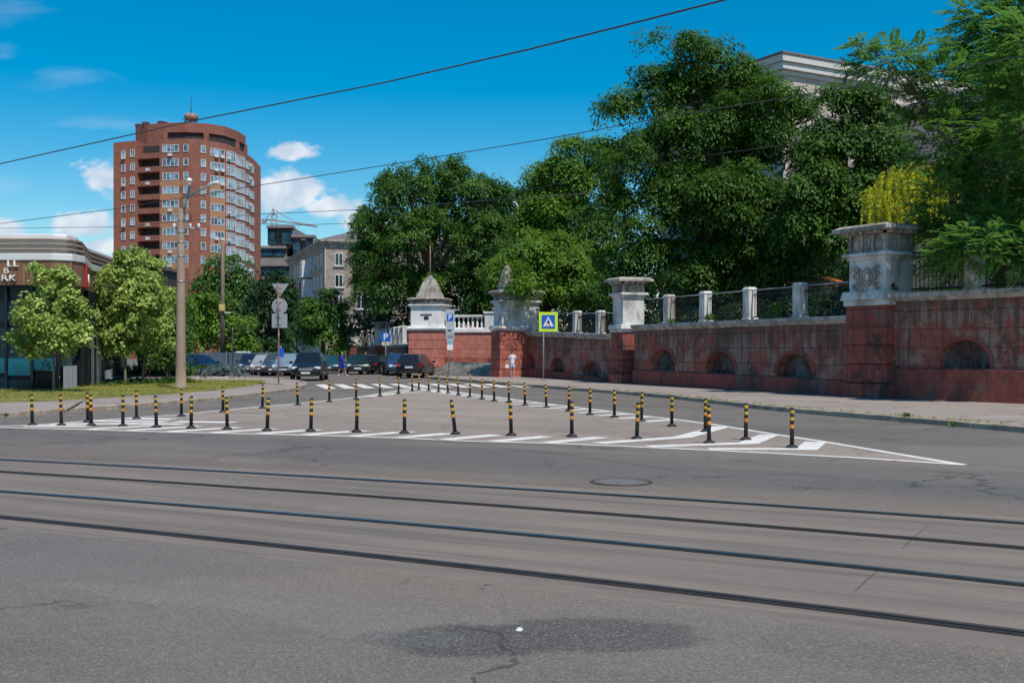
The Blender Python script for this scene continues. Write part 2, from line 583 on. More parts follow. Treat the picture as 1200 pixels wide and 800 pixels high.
def mat_asphalt(name, base, warm, grain=0.5, crack=0.6, patches=(), dark_band=True):
    m, t = newmat(name)
    geo = t.n('ShaderNodeNewGeometry')
    P = geo.outputs['Position']
    x, y, z = t.sep(P)
    vv = t.vmath('DOT_PRODUCT', P, (0.475, 0.88, 0))
    uu = t.vmath('DOT_PRODUCT', P, (0.88, -0.475, 0))
    tv = t.comb(uu, vv, 0.0)
    big = t.noise(t.mapping(tv, (0.06, 0.35, 1)), 1.0, 5, 0.6, 0.5)
    mid = t.noise(P, 0.55, 6, 0.65)
    streak = t.noise(t.mapping(tv, (0.10, 2.2, 1)), 1.0, 5, 0.65)
    c = t.mix(t.ramp(big, 0.36, 0.64), tuple(b * 0.93 for b in base), warm)
    c = t.mix(t.math('MULTIPLY', t.ramp(mid, 0.45, 0.72), 0.5), c, tuple(b * 0.74 for b in base))
    c = t.mix(t.math('MULTIPLY', t.ramp(streak, 0.5, 0.75), 0.35), c, tuple(b * 0.78 for b in base))
    if dark_band:                        # wheel-worn lane beside the tram track, oily stripe in the street
        b1 = t.math('MULTIPLY', t.ramp(vv, 13.7, 14.9), t.math('SUBTRACT', 1.0, t.ramp(vv, 17.0, 18.3)))
        b1 = t.math('MULTIPLY', b1, t.ramp(t.noise(t.mapping(tv, (0.12, 0.7, 1)), 1.0, 5, 0.6), 0.3, 0.6))
        c = t.mix(t.math('MULTIPLY', b1, 0.8), c, (0.094, 0.094, 0.094))
        b2 = t.math('MULTIPLY', t.ramp(vv, 12.8, 13.0), t.math('SUBTRACT', 1.0, t.ramp(vv, 13.2, 14.2)))
        c = t.mix(t.math('MULTIPLY', t.math('MULTIPLY', b2, t.ramp(t.noise(t.mapping(tv, (0.4, 2.5, 1)), 1.0, 7, 0.7), 0.36, 0.6)), 0.85), c, (0.200, 0.140, 0.105))
        b3 = t.math('MULTIPLY', t.ramp(vv, 5.8, 7.4), t.math('SUBTRACT', 1.0, t.ramp(vv, 7.6, 8.4)))
        c = t.mix(t.math('MULTIPLY', t.math('MULTIPLY', b3, t.ramp(t.noise(t.mapping(tv, (0.3, 1.5, 1), (4, 4, 0)), 1.0, 7, 0.7), 0.36, 0.6)), 0.7), c, (0.200, 0.152, 0.120))
    # repair patches laid at different times
    vp = t.n('ShaderNodeTexVoronoi', _feature='F1', _distance='CHEBYCHEV')
    t.set(vp.inputs['Vector'], t.mapping(t.vmath('ADD', tv, t.vmath('MULTIPLY', t.comb(t.noise(P, 0.9, 5), t.noise(t.mapping(P, (1, 1, 1), (3, 3, 3)), 0.9, 5), 0.0), (0.9, 0.9, 0))), (0.20, 0.42, 1)))
    vp.inputs['Scale'].default_value = 1.0
    pv = t.sep(vp.outputs['Color'])[0]
    c = t.mix(t.math('MULTIPLY', t.ramp(pv, 0.72, 0.80), 0.16), c, tuple(b * 0.66 for b in base))
    c = t.mix(t.math('MULTIPLY', t.math('SUBTRACT', 1.0, t.ramp(pv, 0.12, 0.20)), 0.2), c, tuple(min(1, b * 1.25) for b in warm))
    for (cx, cy, rx, ry, a, amt) in patches:
        q = t.mapping(t.mapping(P, (1, 1, 1), (-cx, -cy, 0)), (1 / rx, 1 / ry, 0), (0, 0, 0), (0, 0, 0))
        l = t.vmath('LENGTH', q)
        l = t.math('ADD', l, t.math('MULTIPLY', t.math('SUBTRACT', t.noise(P, 1.6, 6, 0.65), 0.5), 0.95))
        c = t.mix(t.math('MULTIPLY', t.math('SUBTRACT', 1.0, t.ramp(l, 0.72, 1.0)), amt), c, a)
    # aggregate grain
    ag = t.n('ShaderNodeTexVoronoi', _feature='F1')
    t.set(ag.inputs['Vector'], P)
    ag.inputs['Scale'].default_value = 78.0
    av_ = t.sep(ag.outputs['Color'])[1]
    c = t.mix(t.math('MULTIPLY', t.ramp(av_, 0.6, 1.0), grain * 0.85), c, tuple(min(1, b * 1.7) for b in warm))
    c = t.mix(t.math('MULTIPLY', t.math('SUBTRACT', 1.0, t.ramp(av_, 0.0, 0.4)), grain * 0.7), c, tuple(b * 0.55 for b in base))
    g1 = t.noise(P, 60.0, 3, 0.7)
    g2 = t.noise(P, 27.0, 4, 0.75)
    c = t.mix(t.math('MULTIPLY', t.ramp(g1, 0.54, 0.68), grain), c, tuple(min(1, b * 1.9) for b in warm))
    c = t.mix(t.math('MULTIPLY', t.ramp(g2, 0.52, 0.72), grain), c, tuple(b * 0.45 for b in base))
    # cracks
    vo = t.n('ShaderNodeTexVoronoi', _feature='DISTANCE_TO_EDGE')
    dv = t.vmath('ADD', P, t.vmath('MULTIPLY', t.comb(t.math('SUBTRACT', t.noise(P, 1.3, 5), 0.5), t.math('SUBTRACT', t.noise(t.mapping(P, (1, 1, 1), (9, 4, 2)), 1.3, 5), 0.5), 0.0), (1.6, 1.6, 0)))
    t.set(vo.inputs['Vector'], dv)
    vo.inputs['Scale'].default_value = 0.33
    ck = t.math('SUBTRACT', 1.0, t.ramp(vo.outputs['Distance'], 0.003, 0.017))
    ck = t.math('MULTIPLY', t.math('MULTIPLY', ck, t.ramp(t.noise(P, 0.28, 4), 0.44, 0.56)), t.ramp(t.noise(P, 5.0, 4), 0.34, 0.52))
    c = t.mix(t.math('MULTIPLY', ck, crack), c, (0.03, 0.028, 0.026))
    h = t.math('ADD', t.math('MULTIPLY', g1, 0.6), t.math('MULTIPLY', g2, 0.8))
    h = t.math('SUBTRACT', h, t.math('MULTIPLY', ck, 1.5))
    t.out(c, 0.88, 0, t.bump(h, 0.55, 0.012), 0.3)
    return m


pA = G(560, 750)
pB = G(700, 742)
pC = G(480, 747)
pD = G(1050, 505)
pE = G(150, 650)
M['asphalt'] = mat_asphalt('asphalt', (0.142, 0.130, 0.115), (0.186, 0.160, 0.136), patches=[
    (pA.x, pA.y, 0.66, 0.42, (0.066, 0.064, 0.062), 0.95), (pB.x, pB.y, 0.72, 0.50, (0.072, 0.070, 0.068), 0.9), (pC.x, pC.y, 0.4, 0.22, (0.10, 0.10, 0.10), 0.6),
    (pD.x, pD.y, 4.5, 1.1, (0.10, 0.10, 0.10), 0.55), (pE.x, pE.y, 2.2, 1.4, (0.125, 0.123, 0.122), 0.5)])
M['island'] = mat_asphalt('island_asphalt', (0.258, 0.212, 0.178), (0.315, 0.258, 0.214), dark_band=False, crack=0.5)
M['pavement'] = mat_asphalt('pavement_asphalt', (0.290, 0.243, 0.217), (0.350, 0.294, 0.260), grain=0.3, dark_band=False)


def mat_trackbed():
    m, t = newmat('track_bed_concrete')
    o = t.obj()
    br = t.n('ShaderNodeTexBrick')
    t.set(br.inputs['Vector'], t.mapping(o, (1, 1, 1), (1.7, 100.0, 0)))
    br.inputs['Scale'].default_value = 1.0
    br.inputs['Mortar Size'].default_value = 0.012
    br.inputs['Mortar Smooth'].default_value = 0.3
    br.inputs['Brick Width'].default_value = 6.2
    br.inputs['Row Height'].default_value = 200.0
    br.offset = 0.0
    c = t.mix(t.ramp(t.noise(t.mapping(o, (0.25, 1.0, 1)), 1.2, 6, 0.65), 0.3, 0.7), (0.185, 0.155, 0.132), (0.245, 0.200, 0.165))
    c = t.mix(t.math('MULTIPLY', t.ramp(t.noise(t.mapping(o, (0.08, 3.5, 1)), 1.0, 6, 0.65), 0.47, 0.66), 0.65), c, (0.120, 0.102, 0.088))
    c = t.mix(t.math('MULTIPLY', t.ramp(t.noise(t.mapping(o, (0.5, 9.0, 1), (3, 8, 0)), 1.0, 7, 0.7), 0.56, 0.68), 0.5), c, (0.105, 0.078, 0.060))
    c = t.mix(t.math('MULTIPLY', t.ramp(t.noise(o, 34, 4, 0.75), 0.52, 0.66), 0.4), c, (0.10, 0.09, 0.08))
    c = t.mix(t.math('MULTIPLY', t.ramp(t.noise(o, 1.1, 7, 0.7), 0.58, 0.75), 0.4), c, (0.12, 0.112, 0.106))
    jn = t.math('MULTIPLY', br.outputs['Fac'], t.ramp(t.noise(o, 0.9, 5), 0.46, 0.56))
    c = t.mix(t.math('MULTIPLY', jn, 0.45), c, (0.05, 0.045, 0.04))
    t.out(c, 0.85, 0, t.bump(t.math('SUBTRACT', t.noise(o, 60, 3), t.math('MULTIPLY', jn, 2)), 0.4, 0.01), 0.3)
    return m


M['track_bed'] = mat_trackbed()


def mat_marking():
    m, t = newmat('road_paint')
    geo = t.n('ShaderNodeNewGeometry').outputs['Position']
    worn = t.ramp(t.noise(geo, 4.0, 8, 0.75), 0.53, 0.66)
    c = t.mix(t.ramp(t.noise(geo, 0.8, 4), 0.3, 0.7), (0.70, 0.66, 0.61), (0.80, 0.765, 0.71))
    c = t.mix(t.math('MULTIPLY', worn, 0.7), c, (0.24, 0.22, 0.20))
    c = t.mix(t.math('MULTIPLY', t.ramp(t.noise(geo, 60, 2), 0.55, 0.75), 0.3), c, (0.36, 0.34, 0.32))
    t.out(c, 0.7, 0, t.bump(t.noise(geo, 90, 2), 0.25, 0.005))
    return m


M['marking'] = mat_marking()


def mat_marking_old():
    m, t = newmat('worn_road_paint')
    geo = t.n('ShaderNodeNewGeometry').outputs['Position']
    worn = t.ramp(t.noise(geo, 3.0, 7, 0.72), 0.42, 0.62)
    c = t.mix(t.math('MULTIPLY', worn, 0.8), (0.50, 0.49, 0.47), (0.20, 0.18, 0.165))
    t.out(c, 0.8)
    return m


M['marking_old'] = mat_marking_old()


def mat_kerb():
    m, t = newmat('kerb_stone')
    geo = t.n('ShaderNodeNewGeometry').outputs['Position']
    c = t.mix(t.ramp(t.noise(geo, 1.6, 6, 0.65), 0.3, 0.7), (0.25, 0.20, 0.15), (0.47, 0.39, 0.305))
    c = t.mix(t.math('MULTIPLY', t.ramp(t.noise(geo, 12, 5, 0.7), 0.55, 0.7), 0.5), c, (0.10, 0.09, 0.08))
    t.out(c, 0.9, 0, t.bump(t.noise(geo, 18, 5), 0.5, 0.02))
    return m


M['kerb'] = mat_kerb()


def mat_wall(name, red, grey, dark, bw=1.25, bh=0.62, peel=(0.50, 0.58), streaks=0.75, joint=0.75, joff=(0, 0, 0), topz=50.0):
    """weathered painted ashlar: block joints, peeled paint, run-off streaks below the coping"""
    m, t = newmat(name)
    o = t.obj()
    x, y, z = t.sep(o)
    flat = t.comb(t.math('ADD', x, y), z, 0.0)
    br = t.n('ShaderNodeTexBrick')
    t.set(br.inputs['Vector'], t.mapping(flat, (1, 1, 1), joff))
    br.inputs['Scale'].default_value = 1.0
    br.inputs['Mortar Size'].default_value = 0.014
    br.inputs['Mortar Smooth'].default_value = 0.4
    br.inputs['Brick Width'].default_value = bw
    br.inputs['Row Height'].default_value = bh
    br.inputs['Color1'].default_value = (0, 0, 0, 1)
    br.inputs['Color2'].default_value = (1, 1, 1, 1)
    n1 = t.noise(o, 0.9, 8, 0.68, 0.3)
    n2 = t.noise(t.mapping(o, (1, 1, 1), (5, 2, 3)), 2.4, 7, 0.7)
    col = t.mix(t.ramp(n2, 0.3, 0.7), tuple(r * 0.72 for r in red), tuple(r * 1.2 for r in red))
    blk = t.math('SUBTRACT', t.sep(br.outputs['Color'])[0], 0.5)
    blk2 = t.math('MULTIPLY', blk, 0.10)
    pl = t.ramp(t.math('ADD', n1, blk2), *peel)
    col = t.mix(t.math('MULTIPLY', pl, 0.85), col, t.mix(n2, tuple(g * 0.6 for g in grey), tuple(g * 1.3 for g in grey)))
    run = t.noise(t.mapping(o, (4.0, 4.0, 0.28)), 1.0, 6, 0.7, 0.25)
    st = t.math('MULTIPLY', t.ramp(t.math('ADD', run, t.math('MULTIPLY', t.ramp(z, topz - 1.5, topz), 0.16)), 0.50, 0.66), streaks)
    col = t.mix(st, col, dark)
    fine = t.noise(t.mapping(o, (16, 16, 2.0)), 1.0, 4, 0.6)
    col = t.mix(t.math('MULTIPLY', t.ramp(fine, 0.48, 0.68), 0.35), col, tuple(r * 0.45 for r in red))
    spots = t.math('MULTIPLY', t.ramp(t.noise(t.mapping(o, (1, 1, 0.8), (1, 7, 9)), 0.7, 9, 0.75), 0.525, 0.59), 0.8)
    col = t.mix(spots, col, dark)
    j = t.math('MULTIPLY', br.outputs['Fac'], joint)
    col = t.mix(j, col, tuple(d * 0.5 for d in dark))
    hgt = t.math('SUBTRACT', t.math('ADD', t.math('MULTIPLY', n2, 0.6), t.math('MULTIPLY', pl, -0.5)), t.math('MULTIPLY', br.outputs['Fac'], 1.0))
    t.out(col, 0.88, 0, t.bump(hgt, 0.7, 0.03), 0.3)
    return m


RED = (0.37, 0.112, 0.082)
M['red_wall'] = mat_wall('weathered_red_wall', RED, (0.34, 0.235, 0.185), (0.095, 0.066, 0.052), peel=(0.47, 0.53), topz=3.0)
M['red_wall_tall'] = mat_wall('weathered_tall_red_wall', RED, (0.34, 0.235, 0.185), (0.095, 0.066, 0.052), peel=(0.48, 0.54), topz=3.7)
M['red_plinth'] = mat_wall('red_plinth', (0.31, 0.085, 0.066), (0.22, 0.14, 0.12), (0.10, 0.06, 0.05), 2.4, 3.0, (0.52, 0.62), 0.45, 0.3)
M['red_pillar'] = mat_wall('red_pillar', (0.32, 0.085, 0.062), (0.20, 0.14, 0.115), (0.055, 0.045, 0.045), 1.6, 0.64, (0.52, 0.6), 0.6, 0.85)
M['pink_wall'] = mat_wall('repainted_pink_wall', (0.56, 0.20, 0.155), (0.50, 0.25, 0.205), (0.36, 0.145, 0.115), 1.5, 0.62, (0.56, 0.75), 0.3, 0.85)
M['pink_pillar'] = mat_wall('pink_pillar', (0.43, 0.125, 0.090), (0.30, 0.13, 0.11), (0.16, 0.07, 0.06), 1.6, 0.62, (0.56, 0.7), 0.5, 0.85)
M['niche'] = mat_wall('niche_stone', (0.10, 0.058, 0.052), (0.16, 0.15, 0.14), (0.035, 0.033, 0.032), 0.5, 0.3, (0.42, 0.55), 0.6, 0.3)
M['tower_brick'] = mat_wall('tower_brick', (0.305, 0.118, 0.085), (0.335, 0.145, 0.105), (0.24, 0.092, 0.066), 4.0, 3.0, (0.4, 0.7), 0.2, 0.12)
M['tower_orange'] = mat_wall('tower_orange_brick', (0.37, 0.135, 0.085), (0.39, 0.15, 0.095), (0.30, 0.105, 0.065), 4.0, 3.0, (0.4, 0.7), 0.2, 0.12)
M['beige_wall'] = mat_wall('beige_brick_wall', (0.42, 0.335, 0.275), (0.38, 0.30, 0.25), (0.27, 0.215, 0.18), 0.9, 0.45, (0.45, 0.7), 0.35, 0.35)


def mat_wood():
    m, t = newmat('wood_cladding')
    o = t.obj()
    x, y, z = t.sep(o)
    s_ = t.math('ADD', x, y)
    br = t.n('ShaderNodeTexBrick')
    t.set(br.inputs['Vector'], t.comb(z, s_, 0.0))
    br.inputs['Scale'].default_value = 1
    br.inputs['Brick Width'].default_value = 2.7
    br.inputs['Row Height'].default_value = 0.17
    br.inputs['Mortar Size'].default_value = 0.01
    br.inputs['Color1'].default_value = (0.20, 0.098, 0.055, 1)
    br.inputs['Color2'].default_value = (0.34, 0.170, 0.098, 1)
    br.inputs['Mortar'].default_value = (0.03, 0.015, 0.01, 1)
    g = t.noise(t.mapping(o, (14, 14, 0.8)), 1.0, 5)
    c = t.mix(t.math('MULTIPLY', g, 0.5), br.outputs['Color'], (0.17, 0.09, 0.055))
    t.out(c, 0.6, 0, t.bump(t.math('SUBTRACT', 1.0, br.outputs['Fac']), 0.4, 0.02))
    return m


M['wood'] = mat_wood()


def mat_rail(name, col, rough):
    m, t = newmat(name)
    o = t.n('ShaderNodeNewGeometry').outputs['Position']
    n = t.noise(t.mapping(o, (1, 1, 1)), 6, 5, 0.6)
    c = t.mix(t.ramp(n, 0.35, 0.7), col, tuple(k * 0.7 for k in col))
    t.out(c, rough, 1.0, None)
    return m


M['rail_bright'] = mat_rail('polished_rail_head', (0.46, 0.44, 0.42), 0.40)
M['rail_dull'] = mat_rail('dull_rail_head', (0.20, 0.165, 0.14), 0.62)
M['rail_bed'] = pm('rail_bitumen', (0.070, 0.052, 0.041), 0.9, var=0.4, scale=5, bump=0.5, bscale=40)
M['rail_groove'] = pm('rail_groove', (0.012, 0.011, 0.011), 0.9)


def leaf_mat(name, dark, light, trans=0.28, tcol=None):
    m, t = newmat(name)
    a = t.n('ShaderNodeAttribute')
    a.attribute_name = 'tint'
    fac = a.outputs['Fac']
    c = t.mix(fac, dark, light)
    b = t.n('ShaderNodeBsdfPrincipled')
    t.set(b.inputs['Base Color'], c)
    b.inputs['Roughness'].default_value = 0.5
    b.inputs['Specular IOR Level'].default_value = 0.22
    tr = t.n('ShaderNodeBsdfTranslucent')
    t.set(tr.inputs['Color'], t.mix(0.6, c, tcol if tcol else tuple(min(1, x * 1.5) for x in light)))
    mx = t.n('ShaderNodeMixShader')
    mx.inputs[0].default_value = trans
    t.t.links.new(b.outputs[0], mx.inputs[1])
    t.t.links.new(tr.outputs[0], mx.inputs[2])
    o = t.n('ShaderNodeOutputMaterial')
    t.t.links.new(mx.outputs[0], o.inputs['Surface'])
    return m


M['leaf_chestnut'] = leaf_mat('chestnut_leaf', (0.020, 0.066, 0.013), (0.110, 0.225, 0.030), 0.3)
M['leaf_mid'] = leaf_mat('mid_leaf', (0.022, 0.072, 0.016), (0.125, 0.245, 0.036), 0.3)
M['leaf_fresh'] = leaf_mat('fresh_leaf', (0.045, 0.120, 0.018), (0.195, 0.335, 0.036), 0.33)
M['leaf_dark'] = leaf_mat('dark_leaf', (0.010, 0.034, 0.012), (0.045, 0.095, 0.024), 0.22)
M['leaf_lime'] = leaf_mat('linden_leaf', (0.070, 0.150, 0.020), (0.520, 0.620, 0.170), 0.3)
M['leaf_blueish'] = leaf_mat('ailanthus_leaf', (0.038, 0.125, 0.032), (0.170, 0.340, 0.058), 0.38)
M['leaf_golden'] = leaf_mat('golden_leaf', (0.130, 0.200, 0.014), (0.600, 0.580, 0.030), 0.4)
M['leaf_silver'] = leaf_mat('silver_spruce', (0.070, 0.110, 0.115), (0.190, 0.250, 0.250), 0.1)
M['leaf_grass'] = leaf_mat('dry_grass', (0.150, 0.170, 0.030), (0.460, 0.420, 0.090), 0.25)
M['leaf_lawn'] = leaf_mat('lawn_leaf', (0.035, 0.090, 0.018), (0.100, 0.180, 0.030), 0.25)
M['lawn'] = pm('lawn_ground', (0.230, 0.205, 0.060), 1.0, var=0.35, scale=1.2, bump=0.6, bscale=20, dirt=(0.06, 0.09, 0.02), dirt_amt=0.8, dscale=0.7)

# ------------------------------------------------------------------ ground, pavements, kerbs
sheet('road', [(-2200, -60, 0), (2200, -60, 0), (2200, 2600, 0), (-2200, 2600, 0)], M['asphalt'])


def kerb_obj(name, line, w=0.16, h=0.14, side=1):
    """kerb stones along a ground polyline: face line = road side, body to the given side; small gaps between stones"""
    mb = MB()
    L = [Vector((p[0], p[1])) for p in line]
    # resample about 1 m
    res = [L[0]]
    for a, b in zip(L[:-1], L[1:]):
        n = max(1, round((b - a).length / 1.0))
        for k in range(1, n + 1):
            res.append(a + (b - a) * k / n)
    inner = offset(res, side * w)
    for i in range(len(res) - 1):
        a, b = res[i], res[i + 1]
        d = (b - a) * 0.008
        a, b = a + d, b - d
        c, e = Vector(inner[i + 1][:2]), Vector(inner[i][:2])
        j = random.uniform(-0.012, 0.012)
        hh = h + random.uniform(-0.012, 0.006)
        ch = 0.02
        n_ = (Vector(inner[i][:2]) - res[i]).normalized()
        vs = [(a.x, a.y, -0.05), (b.x, b.y, -0.05), (b.x, b.y, hh - ch), (a.x, a.y, hh - ch),
              (a.x + n_.x * ch, a.y + n_.y * ch, hh), (b.x + n_.x * ch, b.y + n_.y * ch, hh), (c.x, c.y, hh), (e.x, e.y, hh), (c.x, c.y, -0.05), (e.x, e.y, -0.05)]
        vs = [(p[0] + n_.x * j, p[1] + n_.y * j, p[2]) for p in vs]
        mb.add(vs, [(0, 1, 2, 3), (3, 2, 5, 4), (4, 5, 6, 7), (7, 6, 8, 9), (1, 8, 6, 5, 2), (0, 3, 4, 7, 9)])
    o = mb.build(name, M['kerb'])
    o['kind'] = 'structure'
    return o


KR = smooth_line([(16.5, 8.0), (13.2, 17.0)] + [tuple(G(*p)[:2]) for p in [(1200, 507), (1100, 498), (1000, 489.5), (900, 480.5), (825, 471.5), (757, 464.3), (657, 456.3), (583, 450.0), (540, 446.8), (508, 444.0)]] + [(-9.2, 84), (-17.0, 112), (-22, 130)], 4)
kerb_obj('kerb', KR, side=-1)
KRi = offset(KR, -0.155)
wall_line = [(30, 8), (26.5, 20), (21.5, 26.8), (16.0, 34.9), (12.9, 39.2), (5.8, 56), (0.9, 71.8), (-0.6, 72.5), (-4.4, 76.5), (-7.2, 83.5), (-15.3, 113), (-20, 131)]
sheet('pavement', [(p.x, p.y, 0.118) for p in KRi] + [(x + 0.3, y + 0.3, 0.118) for x, y in wall_line[::-1]], M['pavement'])

KLpts = [(-24, 25.5)] + [tuple(G(*p)[:2]) for p in [(-60, 493), (0, 489.6), (50, 486), (100, 482.3), (150, 478.6), (200, 474.4), (262, 468.4), (310, 462.8), (342, 458.3), (356, 454.6), (359.5, 451.2), (352, 448.3), (338, 446.6)]] + [(-17.6, 71.5), (-30, 74.5), (-60, 80)]
KL = smooth_line(KLpts, 4)
kerb_obj('kerb', KL, side=1)
KLi = offset(KL, 0.155)
sheet('pavement', [(p.x, p.y, 0.118) for p in KLi] + [(-90, 80, 0.118), (-90, 25.5, 0.118)], M['pavement'])

# grass verge on the left pavement
VZ = 0.124
verge = [G(*p, VZ) for p in [(-60, 474), (0, 471.2), (60, 469.6), (120, 466.0), (200, 461.5), (260, 456.4), (295, 451.6), (311, 448.6), (312, 446.6), (300, 445.6), (262, 445.6)]]
verge_back = [(-27.5, 62, VZ), (-26.5, 57, VZ), (-22.2, 52, VZ), (-20.0, 48.2, VZ), (-21.5, 47.3, VZ), (-50, 47.2, VZ)]
vergepoly = [tuple(p) for p in verge] + verge_back
sheet('lawn', vergepoly, M['lawn'])


def leaf_object(name, C, N, D, L, W, tint, mat, parent=None, kind=None):
    """many small leaf faces in one mesh: centres, normals, directions, lengths, widths"""
    n = len(C)
    N = N / np.maximum(np.linalg.norm(N, axis=1, keepdims=True), 1e-6)
    D = D - N * np.sum(D * N, axis=1, keepdims=True)
    D = D / np.maximum(np.linalg.norm(D, axis=1, keepdims=True), 1e-6)
    S = np.cross(N, D)
    L = np.broadcast_to(np.asarray(L, float), (n,))[:, None]
    W = np.broadcast_to(np.asarray(W, float), (n,))[:, None]
    V = np.empty((n, 4, 3))
    V[:, 0] = C - D * L * 0.5
    V[:, 1] = C + S * W * 0.5 + D * L * 0.08 - N * L * 0.05
    V[:, 2] = C + D * L * 0.5 - N * L * 0.12
    V[:, 3] = C - S * W * 0.5 + D * L * 0.08 - N * L * 0.05
    me = bpy.data.meshes.new(name)
    me.vertices.add(n * 4)
    me.vertices.foreach_set('co', V.reshape(-1).astype(np.float32))
    me.loops.add(n * 4)
    me.loops.foreach_set('vertex_index', np.arange(n * 4, dtype=np.int32))
    me.polygons.add(n)
    me.polygons.foreach_set('loop_start', np.arange(n, dtype=np.int32) * 4)
    me.update(calc_edges=True)
    at = me.attributes.new('tint', 'FLOAT', 'FACE')
    at.data.foreach_set('value', np.clip(tint, 0, 1).astype(np.float32))
    me.materials.append(mat)
    me.validate()
    o = link(bpy.data.objects.new(name, me))
    if parent is not None:
        o.parent = parent
    if kind:
        o['kind'] = kind
    return o


def in_poly(poly, xy):
    x, y = xy[:, 0], xy[:, 1]
    ins = np.zeros(len(xy), bool)
    j = len(poly) - 1
    for i in range(len(poly)):
        xi, yi, xj, yj = poly[i][0], poly[i][1], poly[j][0], poly[j][1]
        with np.errstate(divide='ignore', invalid='ignore'):
            c = ((yi > y) != (yj > y)) & (x < (xj - xi) * (y - yi) / (yj - yi + 1e-12) + xi)
        ins ^= c
        j = i
    return ins


def blades(name, poly, n, h, mat, z, seed=1):
    rng = np.random.default_rng(seed)
    P = np.array([(p[0], p[1]) for p in poly])
    lo, hi = P.min(0), P.max(0)
    pts = rng.uniform(lo, hi, (n * 3, 2))
    pts = pts[in_poly(poly, pts)][:n]
    n = len(pts)
    hh = h * rng.uniform(0.4, 1.3, n)
    C = np.column_stack([pts, z + hh * 0.42])
    D = rng.normal(0, 0.45, (n, 3))
    D[:, 2] = 1
    N = rng.normal(0, 1, (n, 3))
    N[:, 2] *= 0.3
    N[:, 1] -= 0.5
    t = rng.uniform(0, 1, n) * 0.6 + 0.4 * (np.sin(pts[:, 0] * 0.9) * np.sin(pts[:, 1] * 1.3) * 0.5 + 0.5)
    return leaf_object(name, C, N, D, hh, hh * 0.3, t, mat, None, 'stuff')


blades('grass', [(p[0], p[1]) for p in vergepoly], 42000, 0.075, M['leaf_grass'], VZ, 3)

# weeds along the right kerb and in the gutter
rng = np.random.default_rng(5)
cs = []
for a, b in zip(KRi[:-1], KRi[1:]):
    if a.y > 70 or a.y < 20:
        continue
    for k in range(10):
        if rng.random() < 0.55:
            t_ = rng.random()
            cs.append((a.x + (b.x - a.x) * t_ + rng.normal(0.03, 0.05), a.y + (b.y - a.y) * t_ + rng.normal(0.02, 0.05)))
cs = np.repeat(np.array(cs), 5, axis=0) + rng.normal(0, 0.035, (len(cs) * 5, 2))
nn = len(cs)
hh = rng.uniform(0.03, 0.09, nn)
D_ = rng.normal(0, 0.7, (nn, 3))
D_[:, 2] = 1
leaf_object('weeds', np.column_stack([cs, 0.125 + hh * 0.4]), rng.normal(0, 1, (nn, 3)) - np.array([0, 0.6, 0]), D_, hh, hh * 0.45, rng.uniform(0, 1, nn), M['leaf_grass'], None, 'stuff')

# tufts of weeds by the kerb (a few one can count)
for (px, py, lab) in [(78, 483.2, 'long arching weed growing from the kerb behind the front bollards'), (8, 489.5, 'small weed tuft at the left kerb edge beside the frame'), (1062, 489.5, 'small green weed growing on the right kerb stones'), (1118, 500.5, 'low green weed in the gutter below the broken right kerb')]:
    p = G(px, py, 0.12 if py != 500.5 else 0)
    n = 26 if px != 78 else 40
    t_ = thing('weed_tuft', lab, 'weed', p)
    C = np.zeros((n, 3))
    D = rng.normal(0, 0.6, (n, 3))
    D[:, 2] = 1
    if px == 78:
        D[:, 0] += 1.3
        k = rng.uniform(0, 1, n)
        C[:, 0] = k * 0.75
        C[:, 2] = 0.05 + 0.42 * k
        L = np.full(n, 0.15)
    else:
        C = rng.normal(0, 0.05, (n, 3))
        C[:, 2] = 0.07
        L = rng.uniform(0.08, 0.18, n)
    leaf_object('leaves', C, rng.normal(0, 1, (n, 3)), D, L, L * 0.3, rng.uniform(0, 1, n), M['leaf_lawn'], t_)

# ------------------------------------------------------------------ tram track
rails_px = [[539, 560, 586.5, 613.5], [553, 579, 610, 642.5], [576, 608, 644, 686], [606, 648, 693, 743]]


def rail_line(ys):
    cf = np.polyfit([0, 400, 800, 1200], ys, 2)
    pts = [G(px, float(np.polyval(cf, px))) for px in range(0, 1201, 100)]
    a, b = Vector(pts[0][:2]), Vector(pts[1][:2])
    c, d = Vector(pts[-1][:2]), Vector(pts[-2][:2])
    left = [a + (a - b).normalized() * k for k in (45, 25, 12, 5)]
    right = [c + (c - d).normalized() * k for k in (4, 10, 22, 40)]
    return left + [Vector(p[:2]) for p in pts] + right


RL = [rail_line(y) for y in rails_px]
tb = offset(RL[0], 0.45)[::1]
tb2 = offset(RL[3], -0.42)
trk_a = math.atan2(-0.475, 0.88)
o = sheet('track_bed', [(0, 0, 0), (1, 0, 0), (0, 1, 0)], M['track_bed'])
mb = MB()
inv = Matrix.Rotation(-trk_a, 3, 'Z')
def ragged(line):
    out = []
    for a, b in zip(line[:-1], line[1:]):
        n_ = 12
        for k in range(n_):
            q = a + (b - a) * k / n_
            out.append(inv @ Vector((q.x, q.y, 0)) + Vector((0, random.gauss(0, 0.022), 0)))
    return out


